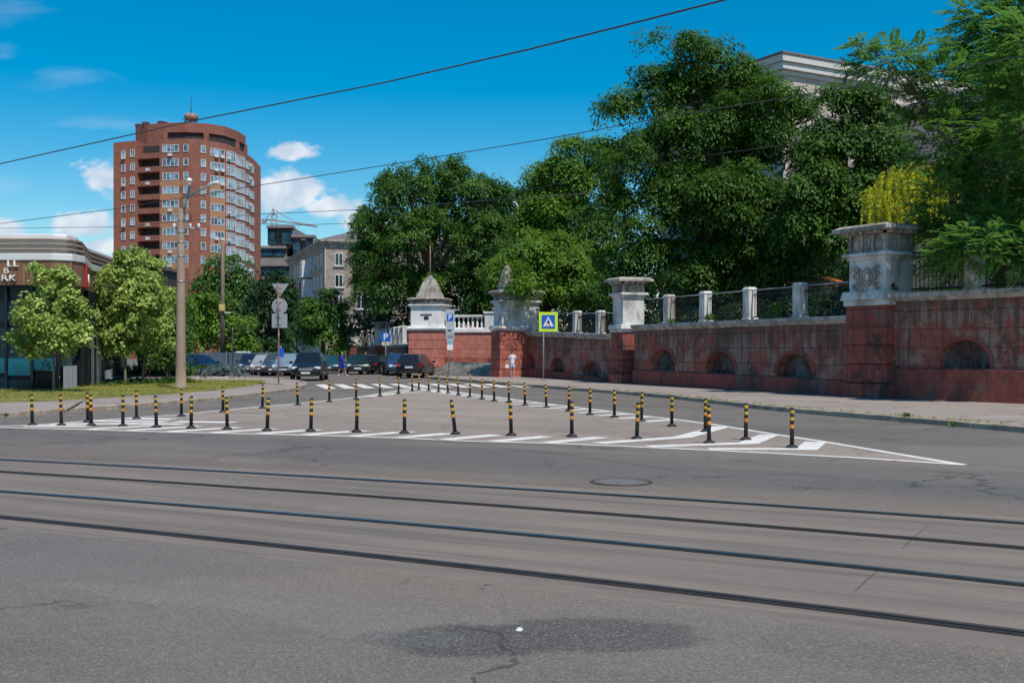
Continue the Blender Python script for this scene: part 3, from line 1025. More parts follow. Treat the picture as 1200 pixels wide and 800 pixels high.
va = ragged(tb)
vb = ragged(tb2)
nv = len(va)
mb.add([(p.x, p.y + 0.04, -0.002) for p in va] + [(p.x, p.y, 0.004) for p in va] + [(p.x, p.y, 0.004) for p in vb] + [(p.x, p.y - 0.04, -0.002) for p in vb],
       [(k * nv + i, (k + 1) * nv + i, (k + 1) * nv + i + 1, k * nv + i + 1) for k in range(3) for i in range(nv - 1)])
old = o.data
o.data = mb.mesh('track_bed', M['track_bed'])
bpy.data.meshes.remove(old)
bm = bmesh.new()
bm.from_mesh(o.data)
for f in bm.faces:
    f.normal_update()
    if f.normal.z < 0:
        f.normal_flip()
bm.to_mesh(o.data)
bm.free()
o.rotation_euler = (0, 0, trk_a)
rail_lab = ['polished tram rail farthest from the camera, nearest the striped island', 'dull dark tram rail, second from the striped island', 'blue shining tram rail, third from the striped island', 'wide dark tram rail closest to the camera']
for i, ln in enumerate(RL):
    t_ = thing('tram_rail', rail_lab[i], 'tram rail', (0, 0, 0), 0, 'tram rails in the road')
    bright = i in (0, 2)
    a = MB()
    strip_quads(a, ln, 0.135 if bright else 0.17, 0.008)
    a.build('bed_strip', M['rail_bed'], t_)
    b = MB()
    strip_quads(b, ln, 0.072 if bright else 0.055, 0.016, 0, 0.025)
    for sd_ in (1, -1):
        strip_quads(b, ln, 0.012, 0.0125, 0, 0.025 + sd_ * 0.046)
    b.build('rail_head', M['rail_bright' if bright else 'rail_dull'], t_)
    c = MB()
    strip_quads(c, ln, 0.028, 0.0105, 0, -0.036)
    c.build('groove', M['rail_groove'], t_)
    d = MB()
    strip_quads(d, ln, 0.018, 0.0125, 0, -0.062)
    d.build('guard_lip', M['rail_dull'], t_)

# ------------------------------------------------------------------ painted island and crosswalk
front_px = [(-30, 500.2), (0, 500.9), (100, 503.4), (200, 506.4), (300, 508.6), (400, 511.1), (480, 513.8), (545, 516.8), (650, 519.6), (750, 523.8), (850, 528.4), (1000, 536.3), (1130, 544.8)]
backr_px = [(1130, 544.8), (1105, 541), (1000, 523.4), (959, 516.6), (905, 508.6), (844, 498.6), (793, 491.6), (757, 487.6), (713, 481.8), (670, 476.6), (614, 469.6), (540, 459.6), (505, 455.6), (486, 453.9)]
backl_px = [(486, 453.9), (452, 460.2), (417, 465.8), (349, 473.0), (300, 477.0), (212, 485.6), (160, 489.2), (107, 493.0), (50, 497.6), (-30, 500.2)]
FL = [G(*p) for p in front_px]
BR = [G(*p) for p in backr_px]
BLn = [G(*p) for p in backl_px]
o = sheet('island_surface', [tuple(p) for p in FL] + [tuple(p) for p in BR[1:]] + [tuple(p) for p in BLn[1:-1]], M['island'], z=0.003)
mk = MB()
ZM = 0.007
strip_quads(mk, FL, 0.17, ZM)
strip_quads(mk, BR, 0.17, ZM + 0.0005)
strip_quads(mk, BLn, 0.17, ZM + 0.001)


def along(line, step, start=0.0, end=1e9):
    L = [Vector((p[0], p[1])) for p in line]
    s = 0.0
    nxt = start
    for a, b in zip(L[:-1], L[1:]):
        l = (b - a).length
        while nxt <= s + l and nxt < end:
            yield a + (b - a) * ((nxt - s) / l)
            nxt += step
        s += l


for p in along(FL, 1.08, 3.0, 24.3):
    if 600 + F * p.x / p.y > 650:
        continue
    L_ = random.uniform(1.65, 1.95)
    d = Vector((0.64, 0.77))
    strip_quads(mk, [p + d * 0.10, p + d * L_], 0.40, ZM + 0.0015)
for p in along(BR[::-1], 1.36, 2.2, 27.0):
    if 600 + F * p.x / p.y > 800:
        continue
    d = Vector((-0.70, -0.71))
    strip_quads(mk, [p + d * 0.10, p + d * 1.35], 0.36, ZM + 0.002)
# chevrons at the right tip
for pts in [[(700, 519.5), (800, 512.5), (846, 500.0)], [(760, 523.3), (877, 519.5), (902, 509.5)], [(830, 526.2), (945, 526.4), (956, 518.0)]]:
    strip_quads(mk, [G(*q) for q in pts], 0.40, ZM + 0.0025)
# chevrons at the left tip
for pts in [[(60, 497.2), (140, 496.6), (215, 497.2)], [(108, 493.2), (196, 494.4)], [(150, 490.4), (204, 491.3)], [(205, 494.2), (275, 495.2)], [(30, 499.2), (105, 499.6)]]:
    strip_quads(mk, [G(*q) for q in pts], 0.55, ZM + 0.003)
# chevrons at the far tip
for pts in [[(432, 465.0), (470, 460.4), (503, 458.4), (548, 463.6)], [(470, 458.9), (492, 456.6), (530, 459.9)]]:
    strip_quads(mk, [G(*q) for q in pts], 0.4, ZM + 0.0035)
o = mk.build('road_markings', M['marking'], fix=False)
o['kind'] = 'structure'
ow = MB()
for pts in [[(280, 487), (360, 483.5), (470, 478.5), (540, 474)], [(420, 493.5), (500, 492.8), (560, 492.0)], [(150, 493), (260, 491)]]:
    strip_quads(ow, [G(*q) for q in pts], 0.16, 0.0065)
o = ow.build('faded_road_markings', M['marking_old'], fix=False)
o['kind'] = 'structure'
cw = MB()
for k in range(11):
    f0 = G(375 + k * 21.6, 450.4 - k * 0.18 + max(0, k - 5) * 0.22)
    n0 = G(388 + k * 22.8, 455.6 - k * 0.36 + max(0, k - 5) * 0.36)
    strip_quads(cw, [f0, n0], 0.52, 0.006)
o = cw.build('crosswalk_stripes', M['marking'], fix=False)
o['kind'] = 'structure'
for me_ in [bpy.data.objects[n].data for n in ('road_markings', 'faded_road_markings', 'crosswalk_stripes')]:
    bm = bmesh.new()
    bm.from_mesh(me_)
    for f in bm.faces:
        f.normal_update()
        if f.normal.z < 0:
            f.normal_flip()
    bm.to_mesh(me_)
    bm.free()

# manhole cover, litter
p = G(728, 565)
t_ = thing('manhole_cover', 'round cast iron manhole cover set in the asphalt behind the rails', 'manhole cover', p)
MB().lathe([(0.36, 0.002), (0.36, 0.012), (0.33, 0.014), (0.33, 0.007), (0.31, 0.007), (0.31, 0.013), (0.0001, 0.013)], 28, smooth=False, cap=False).build('lid', M['cast_iron'], t_)
MB().lathe([(0.42, 0.001), (0.42, 0.010), (0.37, 0.010), (0.37, 0.001)], 28, smooth=False, cap=False).build('collar', M['rail_bed'], t_)
p = G(609, 739)
mb = MB()
mb.add([(-0.035, -0.012, 0.006), (0.01, -0.022, 0.004), (0.034, 0.004, 0.012), (-0.005, 0.02, 0.03), (-0.02, 0.012, 0.022), (0.02, -0.01, 0.03)], [(0, 1, 5, 4), (1, 2, 5), (2, 3, 5), (5, 3, 4), (0, 4, 3), (0, 3, 2, 1)])
o = mb.build('litter_scrap', M['litter_white'], loc=p)
o.scale = (0.75, 0.75, 0.75)
tag(o, 'small crumpled white paper scrap lying on the foreground asphalt', 'litter')


# ------------------------------------------------------------------ bollards
def make_bollard():
    t = thing('bollard', 'striped bollard', 'bollard', (0, 0, 0), 0, 'black and yellow bollards around the painted island')
    MB().lathe([(0.115, 0.0), (0.115, 0.018), (0.085, 0.035), (0.055, 0.055), (0.045, 0.06)], 14).build('base_plate', M['black_rubber'], t)
    MB().lathe([(0.040, 0.05), (0.038, 0.70), (0.034, 0.716), (0.020, 0.724)], 12).build('post', M['black_rubber'], t)
    for z0, z1, k in ((0.615, 0.672, 'band_yellow'), (0.488, 0.548, 'band_yellow'), (0.345, 0.415, 'band_orange')):
        MB().lathe([(0.0385, z0), (0.0405, z0 + 0.003), (0.0405, z1 - 0.003), (0.0385, z1)], 12).build('reflective_band', M[k], t)
    return t


ORD = ['first', 'second', 'third', 'fourth', 'fifth', 'sixth', 'seventh', 'eighth', 'ninth', 'tenth', 'eleventh', 'twelfth', 'thirteenth', 'fourteenth', 'fifteenth', 'sixteenth', 'seventeenth', 'eighteenth', 'nineteenth', 'twentieth', 'twenty-first', 'twenty-second']
frontb = [(38, 498.0), (72, 498.3), (107, 498.4), (144, 499.3), (183.3, 500.4), (224, 501.4), (266.3, 502.8), (313, 504.3), (364.2, 505.0), (417.8, 505.9), (473.9, 507.3), (533.5, 508.3), (599, 509.8), (670, 511.3), (746.2, 513.9), (831, 518.8)]
leftb = [(103, 494.2), (160, 490.5), (212.5, 487.4), (261.3, 482.5), (307.4, 478.1), (349, 474.4), (386, 470.7), (417.2, 467.5), (445.4, 464.2), (466.8, 461.4), (483.1, 458.6)]
rightb = [(490.7, 457), (502.4, 458.2), (513.9, 459.5), (525.1, 460.8), (537, 463), (550.5, 465.3), (564.7, 467.7), (579.2, 469.7), (596.3, 471.6), (615.2, 474.6), (640.3, 477.7), (666.3, 481.6), (691.3, 485.6), (720, 488.7), (751.8, 493.3), (787.2, 499.2), (826.5, 505.6), (874, 515), (928, 524.4)]
proto = make_bollard()
first = True
for row, where in ((frontb, 'the front row facing the tram rails'), (leftb, 'the rear left row along the side road'), (rightb, 'the rear right row towards the red wall')):
    for i, p in enumerate(row):
        o = proto if first else copy_tree(proto)
        first = False
        o.location = G(*p, 0.008)
        tilt = (random.gauss(0, 0.02), random.gauss(0, 0.024))
        if row is frontb and i == 11:
            tilt = (0, -0.115)
            o['label'] = 'striped bollard leaning clearly to the left in the front row'
        else:
            if row is rightb and i == len(row) - 1:
                o['label'] = 'striped bollard standing alone nearest the right tip of the island'
            else:
                o['label'] = 'striped bollard, %s from the left in %s' % (ORD[i], where)
        if row is frontb and i in (0, 1, 4):
            tilt = (0, -0.03)
        o.rotation_euler = (tilt[0], tilt[1], random.uniform(0, 6.28))
        if row is frontb and i in (0, 1, 4, 11):
            o.rotation_euler = (tilt[0], tilt[1], 0)


# ------------------------------------------------------------------ retaining wall, pillars, fences
def seg_frame(P, Qp):
    P, Qp = Vector(P), Vector(Qp)
    return P, math.atan2(Qp.y - P.y, Qp.x - P.x), (Qp - P).length


def s_at(P, Qp, px):
    """distance along P->Q where the line crosses photo column px"""
    P, Qp = Vector(P), Vector(Qp)
    d = (Qp - P).normalized()
    k = (px - 600) / F
    return (k * P.y - P.x) / (d.x - k * d.y)


def wall_segment(label, P, Qp, h0, h1, niches, plinth, cop_over=0.22, face='red_wall', plinth_mat='red_plinth', cop_h=0.28):
    O, rz, L = seg_frame(P, Qp)
    t = thing('retaining_wall', label, 'wall', (O.x, O.y, 0.0), rz)
    H = lambda s: h0 + (h1 - h0) * s / L - cop_h
    cols = {0.0, L}
    arcs = {}
    for (s0, s1, zb, zt) in niches:
        for k in range(15):
            cols.add(s0 + (s1 - s0) * (0.5 - 0.5 * math.cos(PI * k / 14)))
    n = max(2, int(L / 2))
    for k in range(1, n):
        sx = L * k / n
        if not any(s0 - 0.02 < sx < s1 + 0.02 for s0, s1, _, _ in niches):
            cols.add(sx)
    cols = sorted(cols)
    w_, nb = MB(), MB()
    DEP = 0.34

    def arch(s, nch):
        s0, s1, zb, zt = nch
        r = (s1 - s0) / 2
        c = (s0 + s1) / 2
        q = max(0.0, 1 - ((s - c) / r) ** 2)
        hr = min(r * 1.05, (zt - zb) * 0.8)
        return zt - hr + hr * math.sqrt(q)
    for a, b in zip(cols[:-1], cols[1:]):
        mid = (a + b) / 2
        nch = next((q for q in niches if q[0] - 1e-6 <= mid <= q[1] + 1e-6), None)
        if nch is None:
            w_.add([(a, 0, -0.05), (b, 0, -0.05), (b, 0, H(b)), (a, 0, H(a))], [(0, 1, 2, 3)])
        else:
            zb = nch[2]
            ta, tb_ = arch(a, nch), arch(b, nch)
            w_.add([(a, 0, -0.05), (b, 0, -0.05), (b, 0, zb), (a, 0, zb)], [(0, 1, 2, 3)])
            w_.add([(a, 0, ta), (b, 0, tb_), (b, 0, H(b)), (a, 0, H(a))], [(0, 1, 2, 3)])
            w_.add([(a, 0, ta), (b, 0, tb_), (b, DEP, tb_), (a, DEP, ta)], [(0, 3, 2, 1)])
            w_.add([(a, 0, zb), (b, 0, zb), (b, DEP, zb), (a, DEP, zb)], [(0, 1, 2, 3)])
    for nch in niches:
        s0, s1, zb, zt = nch
        for s in (s0, s1):
            za = arch(s, nch)
            w_.add([(s, 0, zb), (s, DEP, zb), (s, DEP, za), (s, 0, za)], [(0, 1, 2, 3)])
    w_.add([(0, 0.6, -0.05), (L, 0.6, -0.05), (L, 0.6, H(L)), (0, 0.6, H(0)), (0, 0, H(0)), (L, 0, H(L)), (0, 0, -0.05), (L, 0, -0.05)], [(1, 0, 3, 2), (4, 5, 2, 3), (6, 4, 3, 0), (7, 1, 2, 5)])
    w_.build('wall_face', M[face], t)
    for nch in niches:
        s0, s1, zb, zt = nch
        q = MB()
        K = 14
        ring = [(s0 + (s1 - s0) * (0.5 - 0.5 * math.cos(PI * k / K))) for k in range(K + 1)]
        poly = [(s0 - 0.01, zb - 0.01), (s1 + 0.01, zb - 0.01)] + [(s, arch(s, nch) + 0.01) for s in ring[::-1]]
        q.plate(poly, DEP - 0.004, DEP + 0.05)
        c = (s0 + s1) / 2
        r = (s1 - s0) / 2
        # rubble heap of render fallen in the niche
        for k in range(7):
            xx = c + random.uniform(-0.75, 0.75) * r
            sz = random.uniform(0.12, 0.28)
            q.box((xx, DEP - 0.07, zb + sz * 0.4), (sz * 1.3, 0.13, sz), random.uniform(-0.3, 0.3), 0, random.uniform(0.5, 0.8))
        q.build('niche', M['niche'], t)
        # archivolt
        av = MB()
        vs, fs = [], []
        hr = min(r * 1.05, (zt - zb) * 0.8)
        angs = [PI * k / 16 for k in range(17)]
        for an in angs:
            for rr, yy in ((1.0, -0.03), (1.0, 0.03), (1.17, 0.03), (1.17, -0.03)):
                vs.append((c + math.cos(an) * r * rr, yy, zt - hr + math.sin(an) * hr * rr))
        for k in range(16):
            for e in range(4):
                fs.append((4 * k + e, 4 * k + (e + 1) % 4, 4 * k + 4 + (e + 1) % 4, 4 * k + 4 + e))
        av.add(vs, fs)
        av.build('archivolt', M[plinth_mat], t)
    if plinth:
        z0, z1 = plinth
        q = MB()
        q.add([(0, -0.10, -0.05), (L, -0.10, -0.05), (L, -0.10, z1 - 0.05), (0, -0.10, z0 - 0.05), (L, -0.002, z1), (0, -0.002, z0), (0, -0.002, -0.05), (L, -0.002, -0.05)],
              [(0, 1, 2, 3), (3, 2, 4, 5), (0, 3, 5, 6), (1, 7, 4, 2)])
        q.build('plinth', M[plinth_mat], t)
    # coping: slab over a cavetto of small slanting corbels
    q = MB()
    prof = [(0.75, 0.0), (-0.04, 0.0), (-cop_over * 0.75, cop_h * 0.45), (-cop_over, cop_h * 0.5), (-cop_over, cop_h), (0.75, cop_h)]
    n = max(1, int(L / 1.6))
    for k in range(n):
        a, b = L * k / n + 0.004, L * (k + 1) / n - 0.004
        jz = random.uniform(-0.006, 0.006)
        m_ = len(prof)
        vs = [(a, y, H(a) + z + jz) for y, z in prof] + [(b, y, H(b) + z + jz) for y, z in prof]
        q.add(vs, [(i, (i + 1) % m_, m_ + (i + 1) % m_, m_ + i) for i in range(m_)] + [tuple(range(m_))[::-1], tuple(range(m_, 2 * m_))])
    q.build('coping', M['coping'], t)
    return t


def railing(t, s0, s1, zf, h, y=0.3, ornate=False, spacing=0.13, pale=True):
    mb = MB()
    n = max(2, int((s1 - s0) / spacing))
    for k in range(1, n):
        s = s0 + (s1 - s0) * k / n
        z = zf(s)
        mb.box((s, y, z + 0.08 + (h - 0.16) / 2), (0.02, 0.02, h - 0.16 + (0.14 if ornate else 0)))
    for zz in ((0.10, 0.14, h - 0.22, h - 0.06) if ornate else (0.10, h - 0.2)):
        a, b = zf(s0), zf(s1)
        mb.add([(s0, y - 0.015, a + zz), (s1, y - 0.015, b + zz), (s1, y + 0.015, b + zz), (s0, y + 0.015, a + zz),
                (s0, y - 0.015, a + zz + 0.035), (s1, y - 0.015, b + zz + 0.035), (s1, y + 0.015, b + zz + 0.035), (s0, y + 0.015, a + zz + 0.035)],
               [(3, 2, 1, 0), (4, 5, 6, 7), (0, 1, 5, 4), (1, 2, 6, 5), (2, 3, 7, 6), (3, 0, 4, 7)])
    if ornate:
        for k in range(0, n, 2):
            s = s0 + (s1 - s0) * (k + 0.5) / n
            z = zf(s) + h - 0.14
            ring = [(s + 0.06 * math.cos(a_ * PI / 4), y, z + 0.06 * math.sin(a_ * PI / 4)) for a_ in range(9)]
            mb.tube(ring, 0.009, 4, cap=False)
    else:   # lattice of small crosses under the top rail
        for k in range(n):
            s = s0 + (s1 - s0) * k / n
            d = (s1 - s0) / n
            z = zf(s)
            mb.tube([(s, y - 0.012, z + h - 0.36), (s + d, y - 0.012, z + h - 0.19)], 0.006, 4)
            mb.tube([(s + d, y + 0.012, z + h - 0.36), (s, y + 0.012, z + h - 0.19)], 0.006, 4)
    r = mb.build('railing', M['iron'], t)
    if pale:
        tp = MB()
        tp.tube([(s0, y, zf(s0) + h), (s1, y, zf(s1) + h)], 0.028, 6)
        tp.build('handrail', M['steel'], r)
    return r


def fence_post(t, s, z, h, w_=0.34, d=0.34, y=0.3):
    mb = MB()
    mb.box((s, y, z + 0.05), (w_ + 0.08, d + 0.08, 0.10))
    mb.box((s, y, z + 0.10 + (h - 0.22) / 2), (w_, d, h - 0.22))
    mb.box((s, y - d / 2 - 0.01, z + h * 0.5), (w_ * 0.5, 0.03, h * 0.6))
    mb.box((s - w_ / 2 - 0.01, y, z + h * 0.5), (0.03, d * 0.5, h * 0.6))
    mb.box((s, y, z + h - 0.06), (w_ + 0.06, d + 0.06, 0.12), 0, 0, 0.75)
    return mb.build('post', M['plaster_white'], t, 0.03)


WA = ((12.95, 38.75), (22.5, 25.4))
WB = ((6.0, 55.2), (12.15, 40.05))
WC = ((0.75, 71.6), (5.35, 57.4))
cpA = lambda s: 3.70
cpB = lambda s: 3.02
LC = (Vector(WC[1]) - Vector(WC[0])).length
cpC = lambda s: 3.0 + (2.58 - 3.0) * s / LC


def niche_px(seg, a, b, yb, yt):
    s0, s1 = s_at(*seg, a), s_at(*seg, b)
    P_, D_ = Vector(seg[0]), (Vector(seg[1]) - Vector(seg[0])).normalized()
    d = (P_ + D_ * (s0 + s1) / 2).y
    return (s0, s1, EH + (HZ - yb) / F * d, EH + (HZ - yt) / F * d)


wall_segment('tall red wall at right with peeling paint and one wide arched niche', *WA, 3.70, 3.70, [niche_px(WA, 1101, 1160, 431, 398)], (1.19, 1.16), face='red_wall_tall')
nB = [niche_px(WB, 764, 791, 433.5, 409), niche_px(WB, 828, 861, 439, 412), niche_px(WB, 910, 952, 443.5, 414)]
wall_segment('weathered red wall with three arched niches between two white topped pillars', *WB, 3.02, 3.02, nB, (0.86, 0.72))
nC = [niche_px(WC, 614, 627, 432, 415), niche_px(WC, 646, 661, 437, 419), niche_px(WC, 684, 703, 441.5, 424)]
wall_segment('low dark red wall with three small arches behind the person in white', *WC, 3.0, 2.58, nC, (0.72, 0.30))

# fences standing on the copings
O, rz, LB = seg_frame(*WB)
t_ = thing('park_fence', 'black iron fence with four white posts on the middle red wall', 'fence', (O.x, O.y, 0), rz)
sp = [s_at(*WB, p) for p in (777.5, 820, 871.5, 930)]
edges = [0.55] + sp + [LB - 0.3]
for s in sp:
    fence_post(t_, s, 3.02, 1.36, 0.44, 0.40)
for a, b in zip(edges[:-1], edges[1:]):
    railing(t_, a + 0.24, b - 0.24, cpB, 1.22)
O, rz, _ = seg_frame(*WC)
t_ = thing('park_fence', 'black iron fence with weathered posts on the low far wall', 'fence', (O.x, O.y, 0), rz)
sp = [s_at(*WC, p) for p in (623, 645, 670.5, 697.5)]
edges = [0.9] + sp + [LC - 0.4]
for s in sp:
    fence_post(t_, s, cpC(s), 1.25, 0.42, 0.40)
for a, b in zip(edges[:-1], edges[1:]):
    railing(t_, a + 0.22, b - 0.22, cpC, 1.1)
O, rz, LA = seg_frame(*WA)
t_ = thing('park_fence', 'ornate black iron fence on tall right wall under the leaning tree', 'fence', (O.x, O.y, 0), rz)
sp = [s_at(*WA, 1136), s_at(*WA, 1260)]
edges = [0.45] + sp + [LA - 0.3]
for s in sp:
    fence_post(t_, s, 3.70, 1.5, 0.5, 0.44)
for a, b in zip(edges[:-1], edges[1:]):
    railing(t_, a + 0.26, b - 0.26, cpA, 1.42, ornate=True, pale=False, spacing=0.15)


def pillar(label, loc, rz, wx, wy, z_red, z_base, z_die, z_mould, z_frieze, z_cap, red='red_pillar', white='plaster_white', relief=False, finial=None, panels=(3, 2), cap_over=0.28, capmat='stone_grey', courses=5, fin_off=0.0):
    t = thing('wall_pillar', label, 'pillar', (loc[0], loc[1], 0), rz, 'stone pillars of the park wall')
    # rusticated shaft in courses
    q = MB()
    n = courses
    for k in range(n):
        a, b = -0.05 + (z_red + 0.05) * k / n, -0.05 + (z_red + 0.05) * (k + 1) / n
        ex = 0.10 if k < 1 else 0.0
        q.bx(-wx / 2 - ex, wx / 2 + ex, -wy / 2 - ex, wy / 2 + ex, a + 0.012, b - 0.012)
        q.bx(-wx / 2 + 0.03, wx / 2 - 0.03, -wy / 2 + 0.03, wy / 2 - 0.03, a - 0.013, a + 0.0125)
    q.build('shaft', M[red], t, 0.012)
    q = MB()
    h = z_base - z_red
    q.box((0, 0, z_red + h * 0.2), (wx + 0.12, wy + 0.12, h * 0.4))
    q.box((0, 0, z_red + h * 0.7), (wx + 0.30, wy + 0.30, h * 0.6), 0, 0, 0.94)
    q.build('base_moulding', M[white], t, 0.02)
    dw, dd = wx * 0.90, wy * 0.90
    MB().box((0, 0, (z_base + z_die) / 2), (dw, dd, z_die - z_base)).build('die', M[white], t, 0.015)
    q = MB()
    h = z_mould - z_die
    q.box((0, 0, z_die + h * 0.25), (dw + 0.12, dd + 0.12, h * 0.5))
    q.box((0, 0, z_die + h * 0.75), (dw + 0.34, dd + 0.34, h * 0.5))
    q.build('necking', M[white], t, 0.02)
    q = MB()
    hf = z_frieze - z_mould
    q.box((0, 0, (z_mould + z_frieze) / 2), (dw - 0.10, dd - 0.10, hf))
    for ax, (nn_, ln, dp) in enumerate(((panels[0], dw, dd), (panels[1], dd, dw))):
        for sgn in (-1, 1):
            for k in range(nn_ + 1):
                c = -ln / 2 + 0.06 + (ln - 0.12) * k / nn_
                if ax == 0:
                    q.box((c, sgn * (dp / 2 - 0.02), (z_mould + z_frieze) / 2), (0.13, 0.08, hf))
                else:
                    q.box((sgn * (dp / 2 - 0.018), c, (z_mould + z_frieze) / 2), (0.08, 0.13, hf))
            for k in range(nn_):
                c = -ln / 2 + 0.06 + (ln - 0.12) * (k + 0.5) / nn_
                if ax == 0:
                    q.box((c, sgn * (dp / 2 - 0.035), (z_mould + z_frieze) / 2), (hf * 0.42, 0.06, hf * 0.5))
                else:
                    q.box((sgn * (dp / 2 - 0.033), c, (z_mould + z_frieze) / 2), (0.06, hf * 0.42, hf * 0.5))
    q.build('frieze', M[capmat], t, 0.008)
    q = MB()
    hc = z_cap - z_frieze
    q.box((0, 0, z_frieze + hc * 0.55), (dw + 2 * cap_over, dd + 2 * cap_over, hc * 0.40))
    q.box((0, 0, z_frieze + hc * 0.87), (dw + 2 * cap_over - 0.06, dd + 2 * cap_over - 0.06, hc * 0.25), 0, 0, 0.86)
    for ax, (ln, dp) in enumerate(((dw, dd), (dd, dw))):
        nd = 5 if ln > 1.3 else 4
        for sgn in (-1, 1):
            for k in range(nd):
                c = -ln / 2 + ln * (k + 0.5) / nd
                if ax == 0:
                    q.box((c, sgn * (dp / 2 + cap_over * 0.36), z_frieze + hc * 0.18), (0.14, cap_over * 0.75, hc * 0.34))
                else:
                    q.box((sgn * (dp / 2 + cap_over * 0.355), c, z_frieze + hc * 0.18), (cap_over * 0.75, 0.14, hc * 0.34))
    q.build('cap', M[capmat], t, 0.012)
    if relief:
        q = MB()
        zc = z_base + (z_die - z_base) * 0.44
        y = -dd / 2
        # oval cartouche with scrolls each side
        ov = [(0.24 * math.cos(a_ * PI / 10), y - 0.03, zc + 0.31 * math.sin(a_ * PI / 10)) for a_ in range(21)]
        q.tube(ov, 0.036, 6, cap=False)
        q.tube([(0.13 * math.cos(a_ * PI / 8), y - 0.01, zc + 0.18 * math.sin(a_ * PI / 8)) for a_ in range(17)], 0.03, 6, cap=False)
        for sg in (-1, 1):
            for (zz, fl) in ((0.2, 1), (-0.2, -1), (0.02, 1)):
                sp_ = [(sg * (0.47 + (0.17 - 0.012 * k) * math.cos(k * 0.55) * 0.8), y - 0.035, zc + zz * 1.25 + fl * (0.17 - 0.012 * k) * math.sin(k * 0.55)) for k in range(13)]
                q.tube(sp_, [0.038 - 0.0016 * k for k in range(13)], 6)
            q.tube([(sg * 0.28, y - 0.03, zc - 0.3), (sg * 0.36, y - 0.05, zc - 0.05), (sg * 0.30, y - 0.03, zc + 0.33)], 0.035, 6)
        q.build('relief', M['stone_grey'], t)
    if finial:
        q = MB()
        z = z_cap
        fw_ = min(dw, dd)
        for (a, b, hh_) in finial:
            q.box((0, fin_off, z + hh_ / 2), (fw_ * a, fw_ * a, hh_), 0, 0, b)
            z += hh_
        q.build('finial', M['stone_grey'], t, 0.02)
    return t, t.children


angB = seg_frame(*WB)[1]
angA = seg_frame(*WA)[1]
angC = seg_frame(*WC)[1]
pillar('large ornate pillar with cartouche relief beside the right red wall', (12.95, 39.55), (angA + angB) / 2, 1.85, 1.5, 3.32, 3.82, 4.92, 5.16, 5.78, 6.12, relief=True, panels=(3, 2), cap_over=0.42, courses=5)
pillar('white capped pillar between the middle wall and the low far wall', (5.85, 56.6), (angC + angB) / 2, 1.3, 1.3, 2.68, 3.06, 4.40, 4.64, 5.08, 5.40, panels=(3, 2), cap_over=0.36, courses=4)
DOME = [(0.78, 0.96, 0.28), (0.70, 0.95, 0.12), (0.64, 0.93, 0.22), (0.59, 0.88, 0.24), (0.52, 0.82, 0.24), (0.42, 0.76, 0.22), (0.30, 0.66, 0.14), (0.16, 0.8, 0.12)]
pillar('grey domed pillar half covered by leaves right of the stairs', (0.28, 71.1), angC * 0.9, 1.35, 2.9, 3.0, 3.32, 4.65, 4.9, 5.25, 5.55, red='pink_pillar', panels=(3, 6), finial=DOME, courses=5, fin_off=-0.65)
pD_ = Q(503, 420, 80)
t_, _ch = pillar('bright white pillar with stepped stone roof and iron spike left of balustrade', (pD_.x, 81.0), R(-12), 2.55, 2.3, 3.18, 3.5, 4.85, 5.05, 5.30, 5.55, red='pink_wall', white='fresh_white', panels=(6, 5), cap_over=0.2, finial=DOME, courses=5)
q = MB()
q.tube([(0, 0, 6.9), (0, 0, 9.35)], [0.05, 0.03], 6)
q.build('spike', M['rust_pole'], t_)
q = MB()
q.bx(-0.42, 0.42, -1.062, -1.03, 4.28, 4.36)
q.bx(-0.16, 0.18, -1.062, -1.03, 3.98, 4.20)
q.build('house_number_plaque', M['sign_dark'], t_)

# pink wall and balustrade behind the stairs
PW = ((pD_.x + 1.15, 80.2), (-0.75, 79.4))
O, rz, LP = seg_frame(*PW)
t_ = thing('stair_wall', 'freshly painted pink block wall rising behind the stone stairs', 'wall', (O.x, O.y, 0), rz)
MB().bx(0, LP, 0, 0.6, -0.05, 3.05).build('wall_face', M['pink_wall'], t_)
MB().bx(0, LP, -0.10, 0.75, 3.05, 3.28).build('coping', M['fresh_white'], t_, 0.02)
MB().bx(0, LP, -0.06, -0.002, -0.05, 1.25).build('plinth', M['pink_pillar'], t_)
t_ = thing('balustrade', 'white stone balustrade with turned balusters on the pink wall', 'balustrade', (O.x, O.y, 3.28), rz)
MB().bx(0, LP - 0.6, 0.05, 0.45, 0.86, 1.02).build('handrail', M['fresh_white'], t_, 0.02)
MB().bx(0, LP - 0.6, 0.05, 0.45, 0.0, 0.12).build('bottom_rail', M['fresh_white'], t_, 0.02)
MB().bx(LP - 1.2, LP - 0.1, -0.05, 0.6, 0.0, 1.1).bx(LP - 1.28, LP - 0.02, -0.12, 0.68, 1.1, 1.24).build('pedestal', M['fresh_white'], t_, 0.02)
bal = MB().lathe([(0.08, 0.12), (0.08, 0.18), (0.055, 0.22), (0.095, 0.36), (0.085, 0.45), (0.05, 0.64), (0.05, 0.74), (0.08, 0.78), (0.08, 0.86)], 10).mesh('baluster', M['fresh_white'])
nb_ = int((LP - 1.4) / 0.30)
for k in range(nb_):
    o = link(bpy.data.objects.new('baluster', bal))
    o.parent = t_
    o.location = (0.2 + (LP - 1.4) * (k + 0.5) / nb_ - 0.1, 0.25, 0)

# stone stairs
ST = ((-5.6, 75.4), (-0.95, 71.6))
O, rz, LS = seg_frame(*ST)
t_ = thing('staircase', 'wide grey stone stairs leading up beside the red pillar', 'stairs', (O.x, O.y, 0.118), rz)
for k in range(6):
    MB().bx(0, LS, k * 0.36, (k + 1) * 0.36 + (6.5 if k == 5 else 0.05), -0.05, 0.14 * (k + 1)).build('step', M['stair'], t_, 0.012)


